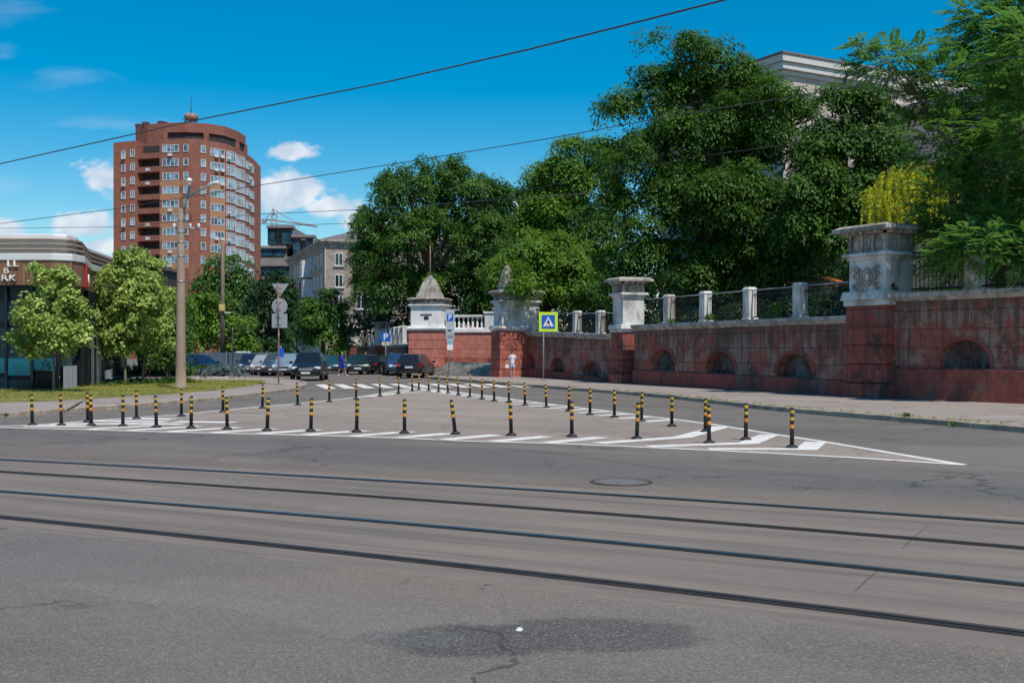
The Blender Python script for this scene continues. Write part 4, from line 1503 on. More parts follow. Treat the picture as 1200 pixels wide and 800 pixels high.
# far wall of the park with its own pillars, along the side street
WD = ((-15.6, 113.0), (-7.9, 83.0))
O, rz, LD = seg_frame(*WD)
t_ = thing('retaining_wall', 'long low red wall running along the side street behind cars', 'wall', (O.x, O.y, 0), rz)
MB().bx(0, LD, 0, 0.6, -0.05, 2.05).build('wall_face', M['red_wall'], t_)
MB().bx(0, LD, -0.15, 0.75, 2.05, 2.25).build('coping', M['coping'], t_, 0.02)
t_ = thing('park_fence', 'row of white fence posts on the wall behind parked cars', 'fence', (O.x, O.y, 0), rz)
for k in range(13):
    fence_post(t_, 1.4 + k * (LD - 3.5) / 12, 2.25, 1.4, 0.36, 0.34)
railing(t_, 1.0, LD - 2.0, lambda s: 2.25, 1.3, spacing=0.22)
for px, lab in ((448, 'weathered pillar standing behind the blue parking sign with cream plate'), (416, 'farthest grey stone pillar on the side street wall')):
    s = s_at(*WD, px)
    c = Vector(WD[0]) + (Vector(WD[1]) - Vector(WD[0])).normalized() * s
    pillar(lab, (c.x, c.y), rz, 1.25, 1.25, 2.2, 2.5, 3.4, 3.6, 3.95, 4.2, panels=(2, 2), cap_over=0.3)

# raised park ground behind the walls
pk = MB()
edge1 = [(-15.0, 114.5), (-7.2, 83.6), (-5.4, 81.2), (-0.6, 80.2), (0.2, 75.0), (1.2, 72), (5.75, 57.6), (6.4, 55.5), (12.6, 40.5), (13.6, 39.6), (23.0, 26.2), (60, 26), (120, 60), (120, 170), (-25, 170)]
pk.prism(edge1, -0.5, 2.15)
o = pk.build('park_ground', M['soil'])
o['kind'] = 'structure'
pk = MB()
pk.prism([(14.2, 39.8), (23.2, 26.6), (60, 26.4), (120, 61), (120, 150), (20, 120), (13.4, 60)], 2.0, 3.25)
o = pk.build('park_terrace', M['soil'])
o['kind'] = 'structure'


# ------------------------------------------------------------------ buildings
def window_mesh(w, h, panes, glass='glass', frame='pvc', transom=False, fw=0.09):
    mb = MB()
    mb.bx(-w / 2, w / 2, -0.12, 0.0, -h / 2, -h / 2 + fw).bx(-w / 2, w / 2, -0.12, 0.0, h / 2 - fw, h / 2)
    for k in range(panes + 1):
        c = -w / 2 + fw / 2 + (w - fw) * k / panes
        mb.bx(c - fw / 2, c + fw / 2, -0.115, 0.0, -h / 2 + fw, h / 2 - fw)
    if transom:
        mb.bx(-w / 2 + fw, w / 2 - fw, -0.105, 0.0, h * 0.18, h * 0.18 + fw)
    mb.add([(-w / 2 + fw, -0.04, -h / 2 + fw), (w / 2 - fw, -0.04, -h / 2 + fw), (w / 2 - fw, -0.04, h / 2 - fw), (-w / 2 + fw, -0.04, h / 2 - fw)], [(0, 1, 2, 3)], 1)
    return mb.mesh('window', [M[frame], M[glass]])


def place(name, me, parent, loc, rz, L=None):
    o = link(bpy.data.objects.new(name, me))
    o.parent = parent
    o.location = loc
    o.rotation_euler = (0, 0, rz)
    return o


# --- round red brick apartment tower
TX, TY = -58.0, 252.0
tower = thing('apartment_tower', 'tall round red brick apartment tower with white windows and rooftop mast', 'building', (TX, TY, 0))
plan_px = [(133, 246), (161, 243.5), (187, 241.6), (213, 240.6), (222, 240.2), (234, 240.4), (245, 241.6), (265, 244.4), (276, 247.4), (287, 251.5), (298, 257.5), (305.5, 264)]
plan = [Vector(((a - 600) / F * d - TX, d - TY)) for a, d in plan_px]
ZT = 47.0


def fac(i):
    a, b = plan[i], plan[i + 1]
    d = (b - a)
    return a, d.normalized(), d.length, math.atan2(d.y, d.x)


shell = MB()
back = [Vector((plan[-1].x - 4, plan[-1].y + 18)), Vector((plan[0].x + 1.5, plan[0].y + 24))]
b0, b1 = plan[1], plan[2]
nrm = Vector((-(b1 - b0).y, (b1 - b0).x)).normalized()
poly = plan[:2] + [b0 + nrm * 2.0, b1 + nrm * 2.0] + plan[2:] + back
tops = {}
n = len(poly)
zt = [47.2, 47.2, 47.0, 47.0, 47.0, 47.0, 47.0, 46.9, 46.8, 46.6, 46.3, 46.0, 45.4, 44.8, 45, 47][:n]
orange_f = {0, n - 4}
vs = [(p.x, p.y, -0.1) for p in poly] + [(p.x, p.y, zt[i]) for i, p in enumerate(poly)]
for i in range(n):
    j = (i + 1) % n
    shell.add([vs[i], vs[j], vs[n + j], vs[n + i]], [(0, 1, 2, 3)], 1 if i in (0, 12, 13) else 0)
c0 = (sum(p.x for p in poly) / n, sum(p.y for p in poly) / n, 45.6)
rv = [(p.x, p.y, zt[i] - 0.9) for i, p in enumerate(poly)]
shell.add(rv, [tuple(range(n))], 0)
shell.build('wall', [M['tower_brick'], M['tower_orange']], tower, fix=False)
# near-black sheet painting the shade of the recess behind the balconies
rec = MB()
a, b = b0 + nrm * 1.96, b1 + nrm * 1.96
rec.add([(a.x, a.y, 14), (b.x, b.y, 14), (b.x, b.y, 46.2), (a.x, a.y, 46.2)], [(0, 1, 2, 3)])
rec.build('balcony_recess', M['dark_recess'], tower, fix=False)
W4 = window_mesh(3.75, 1.55, 4)
W4b = window_mesh(3.3, 1.6, 4)
WT7 = window_mesh(fac(7)[2] * 0.93, 2.3, 5, transom=True, fw=0.10)
WT8 = window_mesh(fac(8)[2] * 0.93, 2.3, 6, transom=True, fw=0.10)
W9 = window_mesh(2.2, 1.7, 2)
W1 = window_mesh(1.1, 1.6, 1)
W2 = window_mesh(1.15, 1.6, 2)
PIT, Z0 = 2.96, 45.0
spand, acs = MB(), MB()
rr = random.Random(4)
for k in range(11):
    z = Z0 - PIT * k
    def wat(i, frac, me, dz=0.0, zs=0.0):
        A, d, L, rz = fac(i)
        p = A + d * L * frac
        return place('window', me, tower, (p.x, p.y, z + dz), rz)
    if k < 9:
        wat(0, 0.42, W1, -0.6)
        wat(0, 0.80, W2, -0.5)
        wat(2, 0.5, W4)
        wat(3, 0.55, W1)
        wat(5, 0.38, W1, -0.2)
        wat(6, 0.48, W4b, -0.55)
    wat(7, 0.5, WT7, -0.95)
    wat(8, 0.5, WT8, -1.25)
    wat(9, 0.28, W9, -1.6)
    wat(9, 0.74, W9, -2.0)
    if k >= 2:
        for i, w_, dz in ((2, 4.9, -PIT / 2 - 0.02), (6, 3.6, -PIT / 2 - 0.55)):
            A, d, L, rz = fac(i)
            p = A + d * L * 0.5
            spand.box((p.x, p.y, z + dz), (w_, 0.14, PIT - 1.68), rz)
        A, d, L, rz = fac(3)
        p = A + d * L * 0.5
        if k % 3:
            spand.box((p.x, p.y, z - PIT / 2), (L * 0.96, 0.12, PIT - 1.75), rz)
    # balcony slab and parapet
    A, d, L, rz = fac(1)
    p = A + d * L * 0.5
    if k < 10:
        m_ = MB()
        m_.box((0, 0.06, -0.5), (L, 0.16, 1.15), 0, 0)
        m_.box((0, 1.1, -1.1), (L - 0.05, 2.0, 0.2), 0, 0)
        o = m_.build('balcony', M['tower_brick'], tower)
        o.location = (p.x, p.y, z - 0.75)
        o.rotation_euler = (0, 0, rz)
    for i, fr in ((0, 0.45), (2, 0.5), (6, 0.4), (7, 0.2), (9, 0.5), (6, 0.75), (1, 0.5)):
        if rr.random() < 0.42:
            A, d, L, rz = fac(i)
            p = A + d * L * fr + Vector((d.y, -d.x)) * 0.3
            acs.box((p.x, p.y, z - 1.35), (0.85, 0.4, 0.6), rz)
spand.build('spandrel', M['beige_spandrel'], tower)
acs.build('air_conditioner', M['unit_white'], tower)
# penthouse ring with dark gap, roof mast with tank
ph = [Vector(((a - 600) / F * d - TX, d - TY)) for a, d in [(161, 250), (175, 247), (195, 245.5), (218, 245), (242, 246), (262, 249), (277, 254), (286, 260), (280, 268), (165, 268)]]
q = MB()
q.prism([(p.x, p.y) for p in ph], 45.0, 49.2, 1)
q.build('penthouse_recess', [M['dark_recess'], M['dark_recess']], tower)  # gap under the ring gets its shade from the near-black colour
q = MB()
cx, cy = sum(p.x for p in ph) / len(ph), sum(p.y for p in ph) / len(ph)
outp = [(cx + (p.x - cx) * 1.03, cy + (p.y - cy) * 1.06) for p in ph]
q.prism(outp, 49.2, 51.3)
q.prism([outp[0], outp[1], outp[2], (outp[2][0], outp[2][1] + 3), (outp[0][0] + 1, outp[0][1] + 5)], 45.0, 49.2)
for i in (2, 4, 6, 7):
    q.box((outp[i][0] * 0.985 + cx * 0.015, outp[i][1] * 0.985 + cy * 0.015, 47.1), (1.0, 0.8, 4.18))
q.build('penthouse_ring', M['tower_brick'], tower)
q = MB()
mx, my, mz = (224 - 600) / F * 252 - TX, 0.0, 51.3
for sx, sy in ((-1, -1), (1, -1), (1, 1), (-1, 1)):
    q.tube([(mx + sx * 1.7, my + sy * 1.7, mz), (mx + sx * 0.7, my + sy * 0.7, mz + 2.3)], 0.10, 5)
q.tube([(mx - 2.4, my, mz + 0.2), (mx + 2.0, my, mz + 2.2)], 0.08, 5)
q.tube([(mx + 2.4, my, mz + 0.2), (mx - 2.0, my, mz + 2.2)], 0.08, 5)
q.tube([(mx, my, mz), (mx, my, mz + 7.2)], [0.16, 0.05], 6)
q.build('roof_mast', M['black_frame'], tower)
MB().lathe([(0.1, 2.0), (1.5, 2.1), (1.6, 2.8), (1.45, 3.3), (0.1, 3.4)], 14, (mx, my, mz)).build('roof_tank', M['rust_pole'], tower)
q = MB()
for a_, d_ in ((163, 250), (171, 248), (189, 247), (193, 248)):
    q.box(((a_ - 600) / F * d_ - TX, d_ - TY, 51.65), (1.4, 1.2, 0.7))
q.build('roof_vents', M['brown_metal'], tower)

# --- grey terraced modern building and tower crane behind it
bx_, by_ = (335 - 600) / F * 300, 300.0
gb = thing('office_building', 'grey terraced modern building with blue glass bands beyond the tower', 'building', (bx_, by_, 0))
px2 = lambda px: (px - 335) / F * 300
zy = lambda py: EH + (HZ - py) / F * 300
core = MB()
core.bx(px2(300), px2(346), 0, 20, 0, zy(301), 0)
core.bx(px2(300), px2(335), 1, 20, zy(301), zy(290), 0)
core.bx(px2(314), px2(343), 2, 20, zy(290), zy(266), 0)
core.bx(px2(343.2), px2(368), 3, 20, 0, zy(277), 0)
core.bx(px2(322), px2(336), 6, 14, zy(266), zy(261.5), 0)
core.build('wall', [M['roof_slab']], gb)
gl = MB()
for y0, y1, a, b in ((336, 328, 300, 346), (322, 312, 300, 346), (300, 292, 303, 333), (287, 268, 314, 322), (286, 270, 331, 343), (309, 279, 344, 352), (309, 279, 359, 367), (345, 338, 300, 346)):
    gl.bx(px2(a) - 0.05, px2(b) + 0.05, -0.25, 1.5, zy(y0), zy(y1))
gl.build('glass_band', M['glass_blue'], gb)
tr = MB()
for yy, a, b in ((326, 300, 347), (310.5, 300, 347), (290, 300, 336), (266, 313, 344), (277, 342, 369), (311, 342, 369), (338, 300, 347)):
    tr.bx(px2(a), px2(b), -0.9, 2.4, zy(yy) - 0.35, zy(yy) + 0.35)
tr.build('parapet', M['roof_slab'], gb, 0.03)
gr = MB()
for k in range(6):
    gr.bx(px2(352.5 + k * 1.1), px2(353.0 + k * 1.1), 2.7, 2.99, zy(309), zy(279))
gr.build('mullion', M['sign_grey'], gb)
cb = thing('tower_crane', 'thin grey tower crane with long jib above the terraced building', 'crane', ((321 - 600) / F * 330, 330, 0))
zc = lambda py: EH + (HZ - py) / F * 330
xc = lambda px: (px - 321) / F * 330
q = MB()
for sx in (-0.7, 0.7):
    for sy in (-0.7, 0.7):
        q.tube([(sx, sy, 0), (sx, sy, zc(250))], 0.13, 4)
for k in range(34):
    z = k * zc(250) / 34
    q.tube([(-0.7, -0.7, z), (0.7, -0.7, z + 1.2)], 0.06, 4)
q.tube([(0, 0, zc(252)), (-0.3, 0, zc(244))], 0.25, 4)
q.build('mast', M['crane'], cb)
q = MB()
q.tube([(xc(308), 0, zc(257)), (0, 0, zc(258)), (xc(372), 0, zc(265.5))], 0.22, 4)
q.tube([(xc(312), 0, zc(256)), (-0.3, 0, zc(245)), (xc(345), 0, zc(260)), (xc(371), 0, zc(264.8))], 0.12, 4)
q.build('jib', M['crane'], cb)
q = MB()
q.bx(xc(307), xc(312), -0.8, 0.8, zc(261), zc(257))
q.build('counterweight', M['crane'], cb)

# --- beige brick apartment house
BC = Vector(((380 - 600) / F * 170, 170.0))
brz = math.atan2(0.32, 0.95)
bh = thing('apartment_house', 'beige brick apartment house with white windows and grey roof', 'building', (BC.x, BC.y, 0), brz)
MB().bx(0, 26, 0, 40, 0, 18.2).build('wall', M['beige_wall'], bh)
q = MB()
q.bx(-0.7, 26.7, -0.7, 40.7, 18.2, 18.55).bx(-0.45, 26.45, -0.45, 40.45, 17.85, 18.19).bx(-0.2, 26.2, -0.2, 40.2, 17.4, 17.84)
q.build('cornice', M['stone_grey'], bh, 0.03)
q = MB()
q.add([(-0.6, -0.6, 18.56), (26.6, -0.6, 18.56), (26.6, 40.6, 18.56), (-0.6, 40.6, 18.56), (6, 9, 20.9), (20, 9, 20.9), (20, 32, 20.9), (6, 32, 20.9)],
      [(0, 1, 5, 4), (1, 2, 6, 5), (2, 3, 7, 6), (3, 0, 4, 7), (4, 5, 6, 7)])
rf = q.build('roof', M['roof_grey'], bh)
for cx_, cy_, hh_ in ((9.5, 6, 2.2),):
    MB().bx(cx_ - 0.7, cx_ + 0.7, cy_ - 0.6, cy_ + 0.6, 18.7, 19.4 + hh_).bx(cx_ - 0.8, cx_ + 0.8, cy_ - 0.7, cy_ + 0.7, 19.4 + hh_, 19.6 + hh_).build('chimney', M['tower_brick'], rf)
q = MB()
q.tube([(8.2, 6, 20), (8.2, 6, 26.5)], 0.06, 5)
for k in range(4):
    q.tube([(7.2 + k * 0.1, 6, 25.9 - k * 0.5), (9.2 - k * 0.1, 6, 25.9 - k * 0.5)], 0.03, 4)
q.build('aerial', M['black_frame'], rf)
WBm = window_mesh(1.25, 1.9, 2, 'glass_dark')
WBd = window_mesh(2.0, 1.9, 3, 'glass_dark')
sills = MB()
for fl in range(5):
    z = 15.6 - fl * 3.25
    for xx, me in ((2.2, WBm), (5.9, WBd), (9.6, WBm), (13.2, WBm), (17, WBd), (21, WBm)):
        place('window', me, bh, (xx, -0.002, z), 0)
        w_ = 1.7 if me is WBm else 2.4
        sills.bx(xx - w_ / 2, xx + w_ / 2, -0.25, -0.003, z - 1.12, z - 0.99)
    for yy in (2.5, 6.0, 9.5, 20.5, 24, 28, 32):
        place('window', WBm, bh, (-0.002, yy, z), R(-90))
sills.build('sill', M['cornice'], bh)
for i, (yy, zz, mt) in enumerate(((14.5, 15.2, 'unit_white'), (15.0, 11.9, 'dark_recess'), (12.6, 11.9, 'unit_white'), (14.5, 8.6, 'unit_white'), (17.5, 11.8, 'glass_blue'))):
    q = MB()
    q.bx(-1.5, -0.003, yy - 1.3, yy + 1.3, zz - 1.4, zz + 1.2)
    q.bx(-1.6, -0.003, yy - 1.4, yy + 1.4, zz - 1.55, zz - 1.4)
    q.build('balcony', M[mt], bh, 0.02)
q = MB()
q.bx(6.9, 9.9, -1.3, -0.003, 7.7, 9.3)
q.bx(6.9, 9.9, -1.3, -0.003, 10.9, 12.1)
q.build('balcony', M['unit_white'], bh, 0.02)
sd_ = MB().lathe([(0.0001, -0.02), (0.45, 0.12), (0.46, 0.15), (0.0001, 0.02)], 14, cap=False).mesh('satellite_dish', M['unit_white'])
for yy, zz in ((9.0, 14.9), (10.3, 16.2), (9.2, 10.6), (21.5, 13.4)):
    o = place('satellite_dish', sd_, bh, (-0.45, yy, zz), 0)
    o.rotation_euler = (R(60), R(-25), 0)
MB().tube([(0.15, -0.12, 0.1), (0.15, -0.12, 17.3)], 0.07, 6).build('downpipe', M['steel'], bh)

# --- pale institution building behind the big trees
IC = Vector(((918 - 600) / F * 88, 88.0))
ib = thing('institution_building', 'pale plastered building with white cornice rising behind the large trees', 'building', (IC.x, IC.y, 0), R(29.5))
MB().bx(0, 34, 0, 16, 0, 23.6).build('wall', M['pastel_build'], ib)
q = MB()
for k, (o_, z0, z1) in enumerate(((0.10, 22.0, 22.25), (0.18, 23.3, 23.65), (0.48, 23.65, 24.2), (0.66, 24.2, 24.75))):
    q.bx(-o_, 34 + o_, -o_, 16 + o_, z0 + 0.001 * k, z1)
q.build('cornice', M['cornice'], ib, 0.02)
q = MB()
q.add([(-0.75, -0.75, 24.76), (34.75, -0.75, 24.76), (34.75, 16.75, 24.76), (-0.75, 16.75, 24.76), (-0.75, -0.75, 24.92), (34.75, -0.75, 24.92), (34.75, 16.75, 24.92), (-0.75, 16.75, 24.92), (7, 8, 26.2), (27, 8, 26.2)],
      [(0, 1, 5, 4), (1, 2, 6, 5), (2, 3, 7, 6), (3, 0, 4, 7), (4, 5, 9, 8), (5, 6, 9), (6, 7, 8, 9), (7, 4, 8), (0, 3, 2, 1)])
q.build('roof', M['roof_grey'], ib)
q = MB()
q.tube([(6.3, -0.75, 24.4), (6.2, -0.3, 23.2), (6.2, -0.2, 22.6), (6.2, -0.14, 2)], 0.11, 7)
q.build('downpipe', M['black_frame'], ib)
WI = window_mesh(1.5, 2.6, 2, 'glass')
for k in range(8):
    for z in (15.5, 9.5):
        place('window', WI, ib, (2.6 + k * 3.9, -0.002, z), 0)
wg = MB()
wg.bx(13.0, 30, -13.5, -0.01, 0, 21.0)
wg.build('wing', M['pastel_build'], ib)
wg = MB()
wg.bx(12.5, 30.5, -14.1, -0.012, 21.0, 21.5).bx(12.2, 30.8, -14.4, -0.012, 21.5, 22.0)
wg.build('wing_cornice', M['cornice'], ib)

# --- modern shopping pavilion at the left
ML = thing('shopping_pavilion', 'modern glass and wood shopping pavilion with curved white louvred roof edge', 'building', (-18.6, 47.0, 0))
wp = lambda px, d: Vector(((px - 600) / F * d + 18.6, d - 47.0))
body = [Vector((-40, 0.0)), wp(62, 47.0), wp(84, 47.4), wp(98, 48.4), Vector((-1.2, 6)), Vector((-2.2, 14)), Vector((-4.5, 26)), Vector((-40, 28))]
gbody = [Vector((-40, 0.3)), Vector((-0.5, 0.35)), Vector((-0.55, 0.9)), Vector((-1.5, 8)), Vector((-3.6, 15.5)), Vector((-6, 25)), Vector((-40, 27))]


def band(poly, z0, z1, off, mat, name, bevel=0.0, smooth_=False):
    mb = MB()
    c = Vector((-22, 14))
    pl = []
    n_ = len(poly)
    for i, p in enumerate(poly):
        a = (p - poly[i - 1]).normalized() if i else (poly[1] - poly[0]).normalized()
        b = (poly[(i + 1) % n_] - p).normalized()
        t_ = (a + b).normalized()
        nr = Vector((t_.y, -t_.x))
        pl.append((p.x + nr.x * off, p.y + nr.y * off))
    mb.prism(pl, z0, z1)
    return mb.build(name, M[mat], ML, bevel)


band(gbody, 0.0, 4.5, 0, 'mall_glass', 'glass_wall')
band(body, 4.5, 5.52, 0, 'wood', 'wood_band')
band(body, 5.52, 5.82, 0.06, 'white_metal', 'white_fascia', 0.03)
band(body, 5.83, 6.66, -0.30, 'white_metal', 'roof_parapet', 0.05)
for k in range(3):
    band(body, 5.98 + k * 0.21, 6.035 + k * 0.21, 0.02 - 0.05 * k, 'slat', 'louvre')
q = MB()
for k in range(9):
    q.bx(-38 + k * 4.25 + 0.2, -38 + k * 4.25 + 0.28, 0.05, 0.2, 5.83, 6.5)
q.bx(-2.2, -2.1, 0.35, 0.5, 5.83, 6.5)
q.build('louvre_bracket', M['black_frame'], ML)
# mullions, transom and teal panes on the shopfront
q = MB()
for k in range(30):
    x_ = -0.45 - k * 1.08
    q.bx(x_ - 0.05, x_ + 0.05, 0.18, 0.295, 0, 4.5)
for z in (0.04, 1.55, 3.0, 4.42):
    q.bx(-33, -0.5, 0.20, 0.29, z, z + 0.06)
q.build('mullion', M['black_frame'], ML)
q = MB()
for k, (a, b) in enumerate(((-2.57, -1.53), (-3.65, -2.61), (-1.49, -0.5))):
    q.bx(a + 0.03, b - 0.03, 0.255, 0.297, 0.72 + 0.1 * k, 1.53)
q.build('pane', M['glass_teal'], ML)
q = MB()
dG = (gbody[3] - gbody[2])
for k in range(3):
    a, b = gbody[2] + dG * (0.01 + 0.11 * k), gbody[2] + dG * (0.01 + 0.11 * k + 0.10)
    q.add([(a.x + 0.06, a.y - 0.03, 0), (b.x + 0.06, b.y, 0), (b.x + 0.06, b.y, 1.1), (a.x + 0.06, a.y - 0.03, 1.1)], [(0, 1, 2, 3)])
q.build('base_panel', M['grey_panel'], ML)
q = MB()
d2 = gbody[4] - gbody[3]
for k in range(8):
    a, b = gbody[3] + d2 * (0.15 + k * 0.1), gbody[3] + d2 * (0.15 + k * 0.1 + 0.095)
    q.add([(a.x + 0.06, a.y - 0.02, 0), (b.x + 0.06, b.y, 0), (b.x + 0.06, b.y, 0.75), (a.x + 0.06, a.y - 0.02, 0.75)], [(0, 1, 2, 3)])
q.build('base_panel', M['grey_panel'], ML)
q = MB()
for fr in (0.38, 0.55, 0.72, 0.95):
    a = gbody[2] + dG * fr
    q.box((a.x + 0.12, a.y, 2.25), (0.22, 0.26, 4.5))
q.build('door_frame', M['black_frame'], ML)
q = MB()
a, b = gbody[2] + dG * 0.62, gbody[2] + dG * 0.92
q.add([(a.x + 0.2, a.y, 0.05), (b.x + 0.2, b.y, 0.05), (b.x + 0.2, b.y, 2.6), (a.x + 0.2, a.y, 2.6)], [(0, 1, 2, 3)])
q.build('door', M['steel'], ML)
# lettering: only the letters the photograph shows
lx = lambda px: (px - 600) / F * 46.85 + 18.6
lz = lambda py: EH + (HZ - py) / F * 46.85
for txt, x1, y0, y1 in (('LL', 20.4, 305.2, 312.6), ('B', 9.6, 314.0, 320.6), ('RK', 17.8, 322.0, 329.4)):
    h = lz(y0) - lz(y1)
    o = text_mesh(txt, h / 0.72, 'lettering', M['letter_white'], ML, (0, 0, 0), 0.09, bold=0.0, align='RIGHT', sx=1.3, spacing=1.12)
    o.location = (lx(x1), -0.05, (lz(y0) + lz(y1)) / 2)
dB = body[4] - body[3]
angS = math.atan2(dB.y, dB.x)
a = body[3] + dB * 0.18
q = MB()
q.box((0, -0.05, 0), (0.9, 0.08, 0.95))
o = q.build('red_sign_panel', M['red_panel'], ML)
o.location = (a.x, a.y, 5.0)
o.rotation_euler = (0, 0, angS)
a = body[3] + dB * 0.45
o = text_mesh('m', 1.0, 'lettering', M['letter_white'], ML, (a.x + 0.06, a.y, 4.98), 0.08, (R(90), 0, angS), 0.02)
# dark metal clad annex behind
q = thing('annex_building', 'dark brown metal clad box building behind the young trees', 'building', ((190 - 600) / F * 74, 74, 0))
MB().bx(-1.6, 0.35, 0, 2.2, 0.0, 7.0).build('wall', M['brown_metal'], q)
MB().add([(-1.8, -0.2, 7.0), (0.5, -0.2, 7.0), (0.5, 2.4, 7.0), (-1.8, 2.4, 7.0), (-1.8, -0.2, 8.0), (-1.8, 2.4, 8.0)], [(0, 1, 4), (1, 2, 5, 4), (2, 3, 5), (3, 0, 4, 5), (0, 3, 2, 1)]).build('roof', M['brown_metal'], q)
rb = MB()
for k in range(6):
    rb.bx(-1.58 + k * 0.34, -1.55 + k * 0.34, -0.04, -0.002, 0.1, 7.05)
rb.build('seam', M['black_frame'], q)

# path, far lawn, panel fence
sheet('path', [(-28, 62.5, 0.128), (-22.3, 55.5, 0.128), (-20.9, 55.0, 0.128), (-20.0, 60, 0.128), (-20, 66, 0.128), (-34, 73, 0.128), (-36, 66, 0.128)], M['pavement'])
sheet('lawn', [(-52, 66.5, 0.126), (-36.5, 66.5, 0.126), (-30, 73.5, 0.126), (-52, 79, 0.126)], M['lawn'])
pf = thing('panel_fence', 'grey blue metal panel fence under the bright green trees', 'fence', ((195 - 600) / F * 84, 84, 0))
for k in range(6):
    q = MB()
    q.bx(k * 1.5 + 0.06, k * 1.5 + 1.44, 0, 0.04, 0.12, 1.62)
    q.build('panel', M['panel_blue'], pf)
    MB().bx(k * 1.5 - 0.04, k * 1.5 + 0.04, -0.02, 0.06, 0, 1.72).build('post', M['steel'], pf)

# a small kiosk on the park terrace, seen through the fence
kq = thing('kiosk', 'small orange and blue kiosk seen through the iron fence in the park', 'kiosk', ((957 - 600) / F * 62, 62, 3.25), R(10))
MB().bx(-1.4, 1.4, 0, 1.6, 0.0, 0.9).build('counter', M['awning_blue'], kq)
MB().bx(-1.4, 1.4, 0.9, 1.6, 0.9, 2.1).build('wall', M['unit_white'], kq)
MB().add([(-1.7, -0.8, 2.05), (1.7, -0.8, 2.05), (1.7, 1.7, 2.6), (-1.7, 1.7, 2.6), (-1.7, -0.8, 2.12), (1.7, -0.8, 2.12), (1.7, 1.7, 2.67), (-1.7, 1.7, 2.67)], [(3, 2, 1, 0), (4, 5, 6, 7), (0, 1, 5, 4), (1, 2, 6, 5), (2, 3, 7, 6), (3, 0, 4, 7)]).build('awning', M['awning_orange'], kq)
q = MB()
for sx in (-1.55, 1.55):
    q.tube([(sx, -0.7, 0), (sx, -0.7, 2.1)], 0.03, 6)
q.build('awning_post', M['steel'], kq)

# ------------------------------------------------------------------ poles, lamps, wires, signs
pp = G(212, 455.5, 0.12)
cp = thing('street_lamp', 'stout concrete pole with two street lamps on grass verge', 'street lamp', pp)
zz = lambda py: EH + (HZ - py) / F * pp.y - 0.12
xx = lambda px: (px - 212) / F * pp.y
MB().lathe([(0.30, 0), (0.30, 0.12), (0.225, 0.16), (0.215, 1.0), (0.140, zz(246)), (0.12, zz(245))], 14, (0, 0, 0)).build('pole', M['concrete'], cp)
q = MB()
q.tube([(xx(215), 0, zz(250)), (xx(217), 0, zz(236)), (xx(220.5), 0, zz(228)), (xx(222.5), 0, zz(214))], [0.075, 0.07, 0.06, 0.05], 8)
q.tube([(xx(219), -0.02, zz(232)), (xx(230), -0.4, zz(228)), (xx(252), -1.0, zz(221.5))], [0.05, 0.045, 0.04], 8)
q.build('bracket_arm', M['steel'], cp)
q = MB()
q.tube([(xx(203), 0.1, zz(266)), (xx(233), 0.1, zz(268))], 0.035, 6)
q.build('crossarm', M['steel'], cp)
q = MB()
q.tube([(xx(221 + 4 * math.sin(k * 0.5)), -0.15, zz(255 + 6 * math.cos(k * 0.5))) for k in range(26)], 0.018, 5)
q.build('cable_coil', M['wire'], cp)
q = MB()
for yy_ in (258, 272, 284, 300, 330):
    r_ = 0.137 + (yy_ - 246) * 0.00042
    MB().lathe([(r_ - 0.01, -0.03), (r_ + 0.012, -0.03), (r_ + 0.012, 0.03), (r_ - 0.01, 0.03)], 14, (0, 0, zz(yy_))).build('clamp_band', M['steel'], cp)
q = MB()
q.lathe([(0.02, 0.11), (0.07, 0.09), (0.12, 0.02), (0.13, -0.04), (0.09, -0.06)], 14, (xx(224), -0.25, zz(212.5)))
q.build('lamp_head', M['lamp_white'], cp)
q = MB()
q.tube([(xx(250), -0.95, zz(221.8)), (xx(254), -1.05, zz(220.8)), (xx(261), -1.2, zz(219.4)), (xx(266), -1.32, zz(219.0))], [0.04, 0.085, 0.10, 0.04], 8)
q.build('lamp_head', M['lamp_white'], cp)
q = MB()
for a_ in (203.5, 222, 232):
    q.lathe([(0.03, 0), (0.07, 0.03), (0.05, 0.10), (0.07, 0.15), (0.02, 0.2)], 8, (xx(a_), 0.1, zz(267)))
q.build('insulator', M['sign_white'], cp)
p2 = Vector(((261 - 600) / F * 85, 85, 0.0))
t_ = thing('utility_pole', 'thin utility pole carrying a small yellow box behind the spruce', 'pole', p2)
zz2 = lambda py: EH + (HZ - py) / F * 85
MB().lathe([(0.19, 0), (0.14, zz2(284)), (0.12, zz2(283))], 10).build('pole', M['concrete'], t_)
MB().box((0, -0.2, zz2(360.5)), (0.42, 0.3, 0.5)).build('meter_box', M['yellow_box'], t_, 0.02)
MB().tube([(0.05, -0.1, zz2(366)), (0.4, -0.4, zz2(367)), (0.75, -0.5, zz2(366.5))], [0.03, 0.06, 0.03], 6).build('bracket_lamp', M['lamp_white'], t_)
MB().tube([(0.17, -0.1, 0), (0.15, -0.1, zz2(366))], 0.04, 6).build('cable_conduit', M['black_frame'], t_)
p3 = Vector(((272.5 - 600) / F * 83, 83, 0))
o = MB().lathe([(0.05, 0), (0.045, 3.3), (0.06, 3.32), (0.02, 3.4)], 8).build('thin_post', M['galv'], loc=p3)
tag(o, 'thin grey metal post standing right of the utility pole', 'post')

